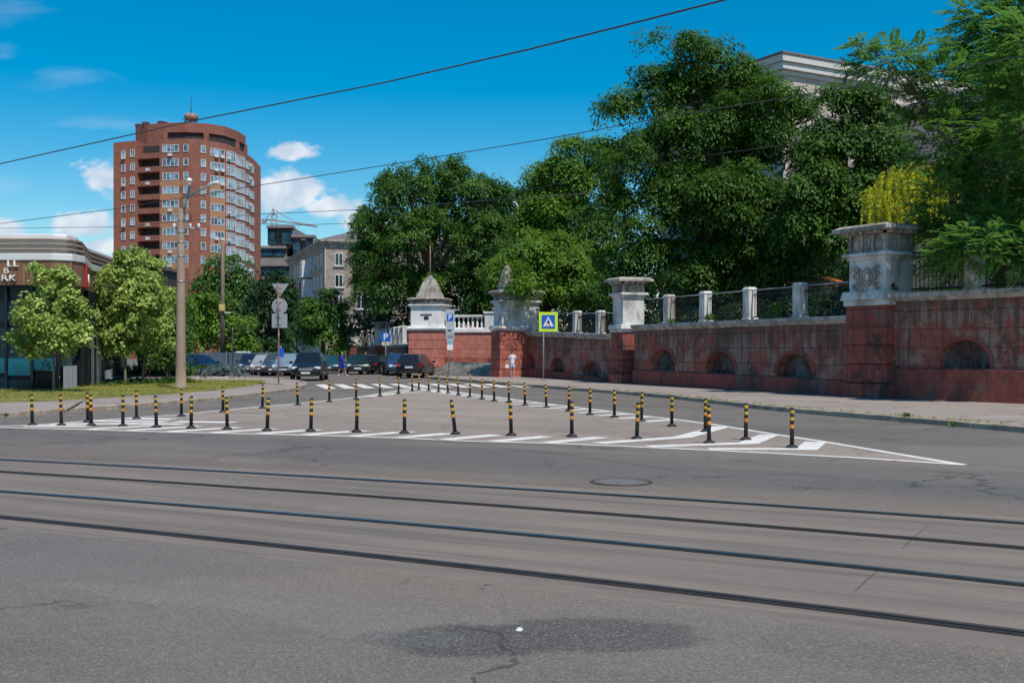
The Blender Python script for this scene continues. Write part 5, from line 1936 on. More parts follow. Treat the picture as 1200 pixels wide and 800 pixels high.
# park street lamp among the trees
p4 = Vector(((607.5 - 600) / F * 84, 84, 2.15))
t_ = thing('street_lamp', 'slim grey park lamp rising between the tree crowns', 'street lamp', p4)
z4 = lambda py: EH + (HZ - py) / F * 84 - 2.15
MB().lathe([(0.10, 0), (0.07, z4(245)), (0.06, z4(244))], 8).build('pole', M['galv'], t_)
MB().tube([(0, 0, z4(245)), (-0.08, -0.02, z4(240)), (-0.28, -0.05, z4(237.5)), (-0.42, -0.08, z4(237))], [0.05, 0.045, 0.06, 0.05], 6).build('lamp_head', M['lamp_white'], t_)

wires = [('thick dark tram wire crossing the sky above the red tower', [(-260, 245, 34), (0, 192, 30), (230, 141, 26), (450, 97, 22), (620, 58, 19), (850, 0, 15.5), (1050, -60, 13)], 0.0145),
         ('long overhead cable rising rightwards across the front of the big trees', [(-260, 305, 46), (0, 262, 42), (133, 245, 39), (305, 217, 36), (450, 194, 33), (640, 163, 29), (800, 134, 26), (1000, 102, 22.5), (1200, 66, 19.5), (1400, 26, 17)], 0.0115),
         ('faint lower cable passing low over the pavilion roof and tower', [(-200, 268, 66), (0, 267.5, 62), (140, 266, 60), (305, 251, 56), (425, 245.5, 53), (700, 226, 47)], 0.014),
         ('thin pair cable running between the chestnut leaves', [(560, 236, 60), (690, 207, 53), (830, 182, 48), (950, 166, 44), (1250, 120, 36)], 0.012),
         ('hair thin cable sagging toward the beige house roof', [(300, 262, 120), (345, 264, 130), (400, 262, 140), (450, 258, 150)], 0.03)]
for lab, pts, r_ in wires:
    P3 = [Q(*p) for p in pts]
    fine = []
    for i in range(len(P3) - 1):
        a, b = P3[i], P3[i + 1]
        for k in range(4):
            fine.append(a.lerp(b, k / 4))
    fine.append(P3[-1])
    o = MB().tube(fine, r_, 6).build('overhead_cable', M['wire'])
    tag(o, lab, 'cable')


def sign_post(name, label, cat, base, h, r=0.032, mat='galv', rz=0.0, foot=True):
    t = thing(name, label, cat, base, rz)
    MB().tube([(0, 0, 0), (0, 0, h)], r, 8).build('pole', M[mat], t)
    if foot:
        MB().box((0, 0, 0.03), (0.4, 0.3, 0.06)).build('foot', M['kerb'], t, 0.01)
    return t


def board(t, name, mat, w, h, z, x=0.0, y=-0.05, depth=0.02, bevel=0.0):
    return MB().box((x, y, z), (w, depth, h)).build(name, M[mat], t, bevel)


# crosswalk sign with fluorescent border
b_ = G(636.5, 445.0, 0.12)
b_.y = 62.5
b_.x = (637 - 600) / F * 62.5
st = sign_post('crosswalk_sign', 'blue pedestrian crossing sign with fluorescent yellow border on grey pole', 'road sign', b_, EH + (HZ - 366) / F * 62.5 - 0.12)
zs = EH + (HZ - 377) / F * 62.5 - 0.12
xo = (642.5 - 637) / F * 62.5
board(st, 'border', 'lime_sign', 1.04, 1.08, zs, xo)
board(st, 'panel', 'blue_sign', 0.74, 0.76, zs, xo, -0.066, 0.012)
MB().plate([(xo - 0.31, zs - 0.27), (xo + 0.31, zs - 0.27), (xo, zs + 0.30)], -0.084, -0.074).build('triangle', M['sign_white'], st)
q = MB()
walk = [[(0.0, 0.10), (0.045, 0.03), (0.035, -0.06), (-0.04, -0.06), (-0.05, 0.04)], [(-0.035, -0.05), (0.01, -0.05), (-0.06, -0.15), (-0.12, -0.24), (-0.155, -0.235), (-0.09, -0.14)],
        [(0.0, -0.05), (0.04, -0.05), (0.075, -0.14), (0.11, -0.23), (0.075, -0.24), (0.04, -0.15)], [(0.03, 0.05), (0.10, -0.02), (0.085, -0.04), (0.03, 0.01)], [(-0.04, 0.05), (-0.04, 0.0), (-0.095, -0.055), (-0.11, -0.035)]]
for i, pl in enumerate(walk):
    q.plate([(xo + a_, zs + b2) for a_, b2 in pl], -0.096 - 0.001 * i, -0.086)
q.plate([(xo + 0.01 + 0.035 * math.cos(k * PI / 5), zs + 0.135 + 0.035 * math.sin(k * PI / 5)) for k in range(10)], -0.096, -0.086)
for k in range(5):
    a_ = -0.26 + k * 0.125
    if k != 5:
        q.plate([(xo + a_, zs - 0.262), (xo + a_ + 0.05, zs - 0.262), (xo + a_ + 0.035, zs - 0.235), (xo + a_ - 0.01, zs - 0.235)], -0.0945, -0.086)
q.build('walking_figure', M['sign_dark'], st)

# parking sign stack before the stairs
ds = 68.0
b_ = Vector(((526 - 600) / F * ds, ds, 0.12))
zz3 = lambda py: EH + (HZ - py) / F * ds - 0.12
st = sign_post('parking_sign', 'tall parking sign with four stacked panels before the stone stairs', 'road sign', b_, zz3(363))
xo = (527.5 - 526) / F * ds
board(st, 'backboard', 'sign_grey', 0.53, zz3(362.5) - zz3(383.5), (zz3(362.5) + zz3(383.5)) / 2, xo)
board(st, 'parking_panel', 'blue_sign', 0.38, 0.42, zz3(372), xo, -0.067, 0.012)
o = text_mesh('P', 0.42, 'letter', M['sign_white'], st, (xo, -0.079, zz3(372)), 0.01, bold=0.008)
board(st, 'tow_panel', 'sign_grey', 0.53, zz3(383.8) - zz3(391), (zz3(383.8) + zz3(391)) / 2, xo)
q = MB()
q.plate([(xo - 0.16, zz3(388.2)), (xo + 0.10, zz3(388.2)), (xo + 0.10, zz3(387)), (xo + 0.02, zz3(386.2)), (xo - 0.12, zz3(386.4)), (xo - 0.16, zz3(387.2))], -0.068, -0.062)
q.build('tow_symbol', M['sign_dark'], st)
board(st, 'hours_panel', 'sign_grey', 0.53, zz3(391.4) - zz3(397), (zz3(391.4) + zz3(397)) / 2, xo)
q = MB()
for k in range(2):
    q.bx(xo - 0.2, xo + 0.2, -0.068, -0.062, zz3(393.6 + 1.9 * k) - 0.015, zz3(393.6 + 1.9 * k) + 0.015)
q.build('hours_lines', M['sign_dark'], st)
board(st, 'payment_panel', 'sign_white', 0.34, zz3(397.4) - zz3(410), (zz3(397.4) + zz3(410)) / 2, xo)
MB().plate([(xo - 0.15, zz3(403)), (xo + 0.15, zz3(403)), (xo + 0.15, zz3(398)), (xo - 0.15, zz3(398))], -0.070, -0.061).build('clock_panel', M['cyan_sign'], st)
q = MB()
q.tube([(xo + 0.085 * math.cos(k * PI / 8), -0.074, zz3(400.4) + 0.085 * math.sin(k * PI / 8)) for k in range(17)], 0.013, 5, cap=False)
q.tube([(xo, -0.074, zz3(400.4)), (xo, -0.074, zz3(400.4) + 0.06)], 0.01, 5)
q.tube([(xo, -0.074, zz3(400.4)), (xo + 0.045, -0.074, zz3(400.4))], 0.01, 5)
q.build('clock_symbol', M['sign_white'], st)

# second parking sign with cream plate
dp = 82.0
b_ = Vector(((452 - 600) / F * dp, dp, 0.12))
zp = lambda py: EH + (HZ - py) / F * dp - 0.12
st = sign_post('parking_sign', 'blue parking sign with a cream plate above the parked cars', 'road sign', b_, zp(389))
board(st, 'parking_panel', 'blue_sign', 0.62, 0.66, zp(395), 0)
o = text_mesh('P', 0.66, 'letter', M['sign_white'], st, (0, -0.068, zp(395)), 0.012, bold=0.012)
board(st, 'plate', 'sign_cream', 0.55, 0.26, zp(402.5), 0)
q = MB()
q.plate([(-0.08, zp(403)), (0.08, zp(403)), (0.08, zp(402.5)), (0.0, zp(401.3)), (-0.08, zp(402.5))], -0.069, -0.062)
q.build('arrow', M['sign_dark'], st)

# back of the give way sign cluster
dg = G(326.5, 450.6, 0.12)
st = sign_post('road_sign_cluster', 'three grey sign backs, triangle circle and square, on a rusty pole', 'road sign', dg, EH + (HZ - 333) / F * dg.y - 0.12, 0.04, 'rust_pole')
zg = lambda py: EH + (HZ - py) / F * dg.y - 0.12
xg = lambda px: (px - 326.5) / F * dg.y
rx = lambda px: xg(px) + 0.0
MB().plate([(xg(318.5), zg(332.3)), (xg(328.5), zg(347.5)), (xg(339), zg(332.3))][::1], -0.075, -0.055).build('give_way_back', M['galv'], st)
MB().plate([(xg(328) + 0.38 * math.cos(k * PI / 14), zg(358.6) + 0.38 * math.sin(k * PI / 14)) for k in range(28)], -0.075, -0.055).build('round_sign_back', M['galv'], st)
MB().bx(xg(318.8), xg(337), -0.075, -0.055, zg(384.3), zg(367.6)).build('square_sign_back', M['galv'], st, 0.01)
q = MB()
for yy in (337, 343, 354, 363, 371.5, 380):
    q.bx(xg(326.5) - 0.14, xg(326.5) + 0.14, -0.105, -0.076, zg(yy) - 0.02, zg(yy) + 0.02)
q.tube([(0, -0.11, zg(384)), (0, -0.11, zg(333))], 0.036, 8)
q.build('clamp', M['rust_pole'], st)
b_ = Vector(((329.5 - 600) / F * 66, 66, 0.12))
st = sign_post('small_sign', 'small blue sign on a thin post behind the rusty pole', 'road sign', b_, 1.95, 0.025)
board(st, 'panel', 'blue_sign', 0.34, 0.52, 1.55)


# ------------------------------------------------------------------ vehicles
def make_car(label, cat, loc, heading, color, L=4.35, W=1.78, H=1.47, belt=0.93, hood=0.92, style='sedan', name='parked_car', group='cars parked along the side street'):
    t = thing(name, label, cat, (loc[0], loc[1], loc[2] if len(loc) > 2 else 0.0), heading, group)
    bm_ = M['car_' + color]
    hx, hw = L / 2, W / 2
    gc = 0.20 if style != 'suv' else 0.27
    cowl = hx - L * 0.26
    rb = {'sedan': -hx + L * 0.13, 'hatch': -hx + 0.13, 'suv': -hx + 0.10}[style]
    rear_h = belt + 0.02 if style == 'sedan' else belt
    st_ = [(-hx, 0.50, rear_h - 0.18, 0.86), (-hx + 0.07, 0.34, rear_h - 0.05, 0.95), (-hx + 0.35, gc + 0.03, rear_h, 0.985), (-hx * 0.4, gc, belt, 1.0), (cowl - 0.25, gc, belt, 1.0),
           (cowl + 0.10, gc, belt - 0.01, 0.995), (hx - 0.55, gc + 0.02, hood - 0.06, 0.97), (hx - 0.20, gc + 0.05, hood - 0.13, 0.92), (hx - 0.05, 0.34, hood - 0.24, 0.85), (hx, 0.44, hood - 0.34, 0.78)]
    mb = MB()
    rings = []
    for (x, z0, z1, k) in st_:
        w_ = hw * k
        h = z1 - z0
        half = [(w_ * 0.86, z0), (w_ * 0.97, z0 + h * 0.12), (w_, z0 + h * 0.45), (w_ * 0.985, z0 + h * 0.72), (w_ * 0.94, z0 + h * 0.93), (w_ * 0.84, z1)]
        rings.append([(x, y, z) for y, z in half] + [(x, 0, z1 + 0.025)] + [(x, -y, z) for y, z in half[::-1]])
    m_ = len(rings[0])
    vs = [p for r_ in rings for p in r_]
    fs = [(i * m_ + k, i * m_ + (k + 1) % m_, (i + 1) * m_ + (k + 1) % m_, (i + 1) * m_ + k) for i in range(len(rings) - 1) for k in range(m_)]
    fs += [tuple(range(m_))[::-1], tuple((len(rings) - 1) * m_ + k for k in range(m_))]
    mb.add(vs, fs, 0, True)
    # cabin shell
    rf, rr_ = cowl - L * 0.155, {'sedan': rb + L * 0.13, 'hatch': rb + 0.45, 'suv': rb + 0.32}[style]
    bw, rw = hw * 0.90, hw * 0.66
    zb, zr = belt - 0.03, H - 0.03
    mid = (rf + rr_) / 2
    sec = [(cowl + 0.08, zb, zb + 0.02, bw, bw * 0.97), (rf, zb, zr - 0.035, bw, rw), (mid, zb, zr + 0.02, bw, rw * 1.03), (rr_, zb, zr - 0.03, bw, rw), (rb, zb, zb + 0.02, bw, bw * 0.95)]
    cv, n6 = [], 6
    for (x, z0, z1, w0, w1) in sec:
        cv += [(x, w0, z0), (x, w1, z1), (x, w1 * 0.8, z1 + 0.03), (x, -w1 * 0.8, z1 + 0.03), (x, -w1, z1), (x, -w0, z0)]
    cf = [(i * n6 + k, i * n6 + (k + 1) % n6, (i + 1) * n6 + (k + 1) % n6, (i + 1) * n6 + k) for i in range(4) for k in range(n6)]
    cf += [tuple(range(n6))[::-1], tuple(4 * n6 + k for k in range(n6))]
    mb.build('body', bm_, t, 0.015)
    MB().add(cv, cf, 0, False).build('cabin', bm_, t, 0.05)

    def panel(name, c4, ins, off):
        """inset glass panel on the quad c4"""
        A, B, C, D = [Vector(p) for p in c4]
        def bl(u_, v_):
            return (A * (1 - u_) + B * u_) * (1 - v_) + (D * (1 - u_) + C * u_) * v_
        nrm_ = (B - A).cross(D - A).normalized()
        if nrm_.dot(Vector(off)) < 0:
            nrm_ = -nrm_
        e = [bl(ins[0], ins[2]), bl(1 - ins[1], ins[2]), bl(1 - ins[1], 1 - ins[3]), bl(ins[0], 1 - ins[3])]
        q_ = MB()
        q_.add([p + nrm_ * 0.016 for p in e] + [p - nrm_ * 0.01 for p in e], [(0, 1, 2, 3), (7, 6, 5, 4), (0, 4, 5, 1), (1, 5, 6, 2), (2, 6, 7, 3), (3, 7, 4, 0)])
        return q_.build(name, M['car_glass'], t)
    V = lambda i, k: cv[i * n6 + k]
    panel('windscreen', (V(0, 0), V(0, 5), V(1, 4), V(1, 1)), (0.07, 0.07, 0.05, 0.06), (1, 0, 0.5))
    panel('rear_window', (V(4, 5), V(4, 0), V(3, 1), V(3, 4)), (0.10, 0.10, 0.10, 0.10), (-1, 0, 0.5))
    for sg, (kb, kt) in ((1, (0, 1)), (-1, (5, 4))):
        o3 = (0, sg, 0.2)
        panel('side_window', (V(2, kb), V(1, kb), V(1, kt), V(2, kt)), (0.05, 0.02, 0.08, 0.12), o3)
        panel('side_window', (V(3, kb), V(2, kb), V(2, kt), V(3, kt)), (0.05, 0.05, 0.08, 0.12), o3)
        A, B, C = Vector(V(1, kb)), Vector(V(0, kb)), Vector(V(1, kt))
    # black trims
    q_ = MB()
    q_.bx(hx - 0.10, hx - 0.01, -hw * 0.62, hw * 0.62, 0.27, 0.40)
    q_.bx(-hx - 0.005, -hx + 0.12, -hw * 0.70, hw * 0.70, 0.30, 0.46)
    for sg in (-1, 1):
        for wx in (hx - 0.85, -hx + 0.82):
            pts = [(wx + 0.40 * math.cos(a_ * PI / 10), sg * (hw - 0.005), 0.33 + 0.40 * math.sin(a_ * PI / 10)) for a_ in range(11)]
            q_.plate([(p[0], p[2]) for p in pts], sg * (hw * 0.93), sg * (hw + 0.004))
        q_.bx(-hx + 0.9, hx - 0.95, sg * hw * 0.99 - 0.02, sg * hw * 0.99 + 0.02, gc - 0.02, gc + 0.10)
    q_.build('trim', M['black_rubber'], t)
    MB().bx(hx - 0.09, hx + 0.012, -hw * 0.42, hw * 0.42, hood - 0.42, hood - 0.29).build('grille', M['steel' if color in ('black', 'navy') else 'black_rubber'], t, 0.01)
    for sg in (-1, 1):
        MB().box((hx - 0.16, sg * hw * 0.70, hood - 0.27), (0.26, 0.34, 0.17), -sg * 0.38).build('headlight', M['lens'], t, 0.04)
        MB().box((-hx + 0.06, sg * hw * 0.76, rear_h - 0.16), (0.16, 0.26, 0.22), sg * 0.2).build('taillight', M['red_lens'], t, 0.03)
        MB().box((cowl - 0.12, sg * (hw + 0.06), belt + 0.05), (0.10, 0.20, 0.14)).build('mirror', bm_, t, 0.03)
        for wx in (hx - 0.85, -hx + 0.82):
            wr = 0.345 if style == 'suv' else 0.315
            wl = MB().lathe([(wr * 0.62, -0.10), (wr * 0.95, -0.11), (wr, -0.07), (wr, 0.07), (wr * 0.95, 0.11), (wr * 0.62, 0.10)], 18).build('wheel', M['tyre'], t)
            wl.location = (wx, sg * (hw - 0.09), wr)
            wl.rotation_euler = (R(-90) * sg, 0, 0)
            rm = MB().lathe([(wr * 0.63, 0.095), (wr * 0.58, 0.06), (wr * 0.2, 0.075), (0.0001, 0.085)], 16, cap=False)
            for k in range(5):
                a_ = k * 2 * PI / 5
                rm.tube([(0.03 * math.cos(a_), 0.03 * math.sin(a_), 0.09), (wr * 0.58 * math.cos(a_), wr * 0.58 * math.sin(a_), 0.095)], 0.022, 5)
            rm.build('rim', M['rim'], wl)
    MB().box((hx + 0.008, 0, 0.47), (0.02, 0.52, 0.115)).build('number_plate', M['plate'], t)
    MB().box((-hx - 0.010, 0, rear_h - 0.28 if style != 'sedan' else 0.62), (0.02, 0.52, 0.115)).build('number_plate', M['plate'], t)
    return t


def carp(px, d):
    return ((px - 600) / F * d, d, 0.0)


D = R(-90)    # facing the camera
make_car('black family car driving towards the crosswalk with its headlights on', 'car', carp(363, 67.5), D + R(4), 'black', 4.5, 1.86, 1.68, 1.02, 1.02, 'suv', 'car', 'cars on the side street')
make_car('black hatchback seen from behind, parked nearest the stone stairs', 'car', carp(488, 74.0), R(82), 'black', 4.3, 1.82, 1.56, 0.99, 0.98, 'suv')
make_car('dark blue car with pale windscreen parked in front of the black hatchback', 'car', carp(465, 81), D + R(12), 'blue', 4.3, 1.78, 1.58, 0.98, 0.96, 'suv')
make_car('black car seen from behind under the cream plated parking sign', 'car', carp(441, 86), R(78), 'black', 4.3, 1.75, 1.45, 0.92, 0.9, 'hatch')
make_car('dark green car facing the street beside the person in blue', 'car', carp(419, 84.5), D + R(8), 'green', 4.2, 1.76, 1.5, 0.95, 0.95, 'hatch')
make_car('teal car half hidden behind the black family car', 'car', carp(387, 88), D + R(4), 'teal', 4.2, 1.72, 1.42, 0.9, 0.88, 'hatch')
make_car('white van like car at left end of the parked row', 'car', carp(285, 92), D + R(14), 'white', 4.4, 1.8, 1.72, 1.0, 1.0, 'suv')
make_car('dark navy car parked between the white car and the silver car', 'car', carp(294.5, 84), D + R(10), 'navy', 4.4, 1.8, 1.55, 0.95, 0.95, 'hatch')
make_car('silver car parked in the row left of the rusty sign pole', 'car', carp(309.5, 83), D + R(6), 'silver', 4.3, 1.75, 1.48, 0.94, 0.92, 'sedan')
make_car('dark grey car parked directly behind the rusty sign pole', 'car', carp(323, 80), D + R(6), 'grey', 4.3, 1.75, 1.5, 0.94, 0.92, 'hatch')
make_car('pale blue grey car parked between the sign pole and black family car', 'car', carp(337.5, 80), D + R(2), 'paleblue', 4.4, 1.78, 1.58, 0.96, 0.95, 'hatch')
make_car('dark navy sedan parked sideways behind the spruce and concrete pole', 'car', carp(232, 78.5), R(-38), 'navy', 4.6, 1.8, 1.46, 0.93, 0.9, 'sedan')


# ------------------------------------------------------------------ people
def skin_mesh(name, verts, edges, mat, parent, sub=1):
    me = bpy.data.meshes.new(name)
    me.from_pydata([v_[0] for v_ in verts], edges, [])
    me.materials.append(mat)
    o = link(bpy.data.objects.new(name, me))
    o.parent = parent
    md = o.modifiers.new('skin', 'SKIN')
    md.use_smooth_shade = True
    if not me.skin_vertices:
        raise RuntimeError('no skin layer')
    for i, v_ in enumerate(verts):
        r_ = v_[1]
        me.skin_vertices[0].data[i].radius = r_ if isinstance(r_, tuple) else (r_, r_)
        me.skin_vertices[0].data[i].use_root = (i == 0)
    s2 = o.modifiers.new('sub', 'SUBSURF')
    s2.levels = sub
    s2.render_levels = sub
    return o


def make_person(label, loc, rz, scale, top, bottom, shoes, hair, arms, stride=0.0, long_hair=False, sleeve=0.55, legs_len=0.45, hold=None):
    """front of the figure faces local -y"""
    t = thing('person', label, 'person', loc, rz)
    t.scale = (scale,) * 3
    Vt, E = [], []

    def ad(p, r_, par=None):
        Vt.append((p, r_))
        if par is not None:
            E.append((par, len(Vt) - 1))
        return len(Vt) - 1
    pel = ad((0, 0, 0.93), (0.145, 0.105))
    sp_ = ad((0, 0.005, 1.10), (0.118, 0.088), pel)
    ch = ad((0, 0.01, 1.28), (0.140, 0.098), sp_)
    uc = ad((0, 0.01, 1.38), (0.085, 0.07), ch)
    nk = ad((0, 0.005, 1.455), 0.05, uc)
    hb = ad((0, -0.012, 1.525), (0.066, 0.078), nk)
    hm = ad((0, -0.008, 1.60), (0.075, 0.090), hb)
    ht = ad((0, 0.0, 1.66), (0.055, 0.065), hm)
    ns = ad((0, -0.105, 1.575), 0.014, hm)
    for sx in (-1, 1):
        er = ad((sx * 0.082, 0.005, 1.58), 0.016, hm)
    J = {}
    for sx in (-1, 1):
        ph_ = stride * sx
        hip = ad((sx * 0.085, 0, 0.87), 0.088, pel)
        kn = ad((sx * 0.095, -0.03 - ph_ * 0.20, 0.48), 0.053, hip)
        cf_ = ad((sx * 0.097, -0.01 - ph_ * 0.24 + abs(ph_) * 0.05, 0.33), 0.052, kn)
        an = ad((sx * 0.10, 0.0 - ph_ * 0.34, 0.085), 0.034, cf_)
        to = ad((sx * 0.115, -0.13 - ph_ * 0.34, 0.035), 0.030, an)
        J[sx] = (hip, kn, cf_, an, to)
    A_ = {}
    for sx in (-1, 1):
        el, wr = arms[0 if sx < 0 else 1]
        sh = ad((sx * 0.165, 0.01, 1.365), 0.050, uc)
        e_ = ad((sx * el[0], el[1], el[2]), 0.038, sh)
        w_ = ad((sx * wr[0], wr[1], wr[2]), 0.026, e_)
        d_ = (Vector((sx * wr[0], wr[1], wr[2])) - Vector((sx * el[0], el[1], el[2]))).normalized()
        pm_ = Vector((sx * wr[0], wr[1], wr[2])) + d_ * 0.06
        p_ = ad(tuple(pm_), (0.034, 0.018), w_)
        sd2 = d_.cross(Vector((0, 1, 0.3))).normalized()
        for k, ln in enumerate((0.062, 0.072, 0.066, 0.052)):
            o1 = pm_ + sd2 * (k - 1.5) * 0.020 + d_ * 0.035
            f1 = ad(tuple(o1), 0.010, p_)
            f2 = ad(tuple(o1 + d_ * ln * 0.55 + Vector((0, -0.012, 0))), 0.009, f1)
            ad(tuple(o1 + d_ * ln * 0.9 + Vector((0, -0.035, 0))), 0.008, f2)
        o1 = pm_ - sd2 * 0.038
        f1 = ad(tuple(o1), 0.011, p_)
        ad(tuple(o1 + d_ * 0.035 - sd2 * 0.012 + Vector((0, -0.015, 0))), 0.009, f1)
        A_[sx] = (sh, e_, w_)
    skin_mesh('body', Vt, E, M['skin'], t)
    P_ = lambda i: Vector(Vt[i][0])
    # shirt
    S, ES = [], []

    def sa(p, r_, par=None):
        S.append((tuple(p), r_))
        if par is not None:
            ES.append((par, len(S) - 1))
        return len(S) - 1
    a0 = sa((0, 0.0, 1.16), (0.140, 0.108))
    a_1 = sa((0, 0.0, 0.97), (0.160, 0.128), a0)
    a2 = sa((0, 0.0, 0.86), (0.165, 0.135), a_1)
    a3 = sa((0, 0.01, 1.29), (0.158, 0.116), a0)
    a4 = sa((0, 0.01, 1.40), (0.095, 0.078), a3)
    for sx in (-1, 1):
        sh, e_, w_ = A_[sx]
        b1_ = sa(P_(sh), 0.066, a4)
        if sleeve <= 1:
            sa(P_(sh).lerp(P_(e_), sleeve), 0.060, b1_)
        else:
            b2_ = sa(P_(e_), 0.052, b1_)
            sa(P_(e_).lerp(P_(w_), 0.85), 0.042, b2_)
    skin_mesh('shirt', S, ES, M[top], t)
    S2, E2 = [((0, 0, 0.96), (0.152, 0.118))], []
    S2.append(((0, 0, 0.87), (0.150, 0.122)))
    E2.append((0, 1))
    for sx in (-1, 1):
        hip, kn, cf_, an, to = J[sx]
        i0 = len(S2)
        S2.append((tuple(P_(hip) + Vector((0, 0, -0.03))), 0.108))
        E2.append((1, i0))
        if legs_len <= 1:
            S2.append((tuple(P_(hip).lerp(P_(kn), legs_len)), 0.100))
            E2.append((i0, i0 + 1))
            S2.append((tuple(P_(hip).lerp(P_(kn), legs_len + 0.12)), 0.098))
            E2.append((i0 + 1, i0 + 2))
        else:
            S2.append((tuple(P_(kn)), 0.070))
            S2.append((tuple(P_(cf_)), 0.064))
            S2.append((tuple(P_(an) + Vector((0, 0, 0.02))), 0.052))
            E2 += [(i0, i0 + 1), (i0 + 1, i0 + 2), (i0 + 2, i0 + 3)]
    skin_mesh('shorts' if legs_len <= 1 else 'trousers', S2, E2, M[bottom], t)
    for sx in (-1, 1):
        hip, kn, cf_, an, to = J[sx]
        a_v, t_v = P_(an), P_(to)
        skin_mesh('shoe', [(tuple(a_v + Vector((0, 0.02, -0.035))), (0.045, 0.045)), (tuple(a_v.lerp(t_v, 0.6) + Vector((0, 0, -0.01))), (0.046, 0.036)), (tuple(t_v + Vector((0, -0.03, 0.002))), (0.040, 0.030)), (tuple(a_v + Vector((0, 0.01, 0.03))), (0.042, 0.042))],
                  [(0, 1), (1, 2), (0, 3)], M[shoes], t)
    # hair cap with a bun or long tail
    hv = [((0, 0.015, 1.625), (0.086, 0.092)), ((0, 0.012, 1.68), (0.060, 0.066)), ((0, 0.055, 1.56), (0.070, 0.052))]
    he = [(0, 1), (0, 2)]
    if long_hair:
        hv += [((0, 0.085, 1.46), (0.055, 0.030)), ((0, 0.10, 1.36), (0.040, 0.024))]
        he += [(2, 3), (3, 4)]
    else:
        hv += [((0, 0.095, 1.655), 0.044), ((0, 0.125, 1.665), 0.034)]
        he += [(0, 3), (3, 4)]
    skin_mesh('hair', hv, he, M[hair], t)
    for sx in (-1, 1):
        MB().lathe([(0.0001, -0.008), (0.011, 0), (0.0001, 0.008)], 8, (sx * 0.032, -0.092, 1.605), cap=False).build('eye', M['sign_dark'], t)
    if hold:
        hold(t)
    return t


wpn = Vector(((600.5 - 600) / F * 66.5, 66.5, 0.118))
make_person('person in white t-shirt and pale shorts standing at the foot of the pillar', (wpn.x, wpn.y - 0.2, 0.118), R(168), 0.97, 'cloth_white', 'cloth_pale', 'cloth_white', 'hair_dark', [((0.22, -0.02, 1.10), (0.14, -0.22, 1.14)), ((0.24, 0.02, 1.10), (0.20, -0.20, 1.05))], 0.12)
bag = thing('shoulder_bag', 'small white bag hanging beside the person in white', 'bag', (wpn.x - 0.32, wpn.y - 0.28, 0.118 + 0.62))
MB().box((0, 0, 0.10), (0.22, 0.10, 0.22), 0, 0, 0.85).build('pouch', M['cloth_white'], bag, 0.03)
MB().tube([(-0.08, 0, 0.2), (-0.02, 0, 0.42), (0.12, 0, 0.50), (0.09, 0, 0.2)], 0.012, 6).build('strap', M['cloth_white'], bag)
make_person('person in bright blue clothes walking between the parked cars', carp(401, 79), R(70), 1.0, 'cloth_blue', 'cloth_blue', 'cloth_white', 'hair_dark', [((0.22, -0.10, 1.12), (0.20, -0.30, 1.06)), ((0.22, 0.14, 1.10), (0.20, 0.20, 0.88))], 0.8, sleeve=1.5, legs_len=0.7)
make_person('person in pale top seen behind the dark green car', carp(428.5, 88.5), R(20), 1.0, 'cloth_white', 'cloth_dark', 'cloth_dark', 'hair_dark', [((0.21, 0.0, 1.10), (0.20, -0.08, 0.86)), ((0.21, 0.0, 1.10), (0.20, -0.08, 0.86))], 0.3, long_hair=True, legs_len=1.5)
make_person('person in white shirt partly visible above the black hatchback', (carp(476, 86)[0], 86, 0.118), R(-20), 1.04, 'cloth_white', 'cloth_dark', 'cloth_dark', 'hair_dark', [((0.21, 0.0, 1.10), (0.20, -0.10, 0.88)), ((0.21, 0.0, 1.10), (0.20, -0.08, 0.86))], 0.3, legs_len=1.5)


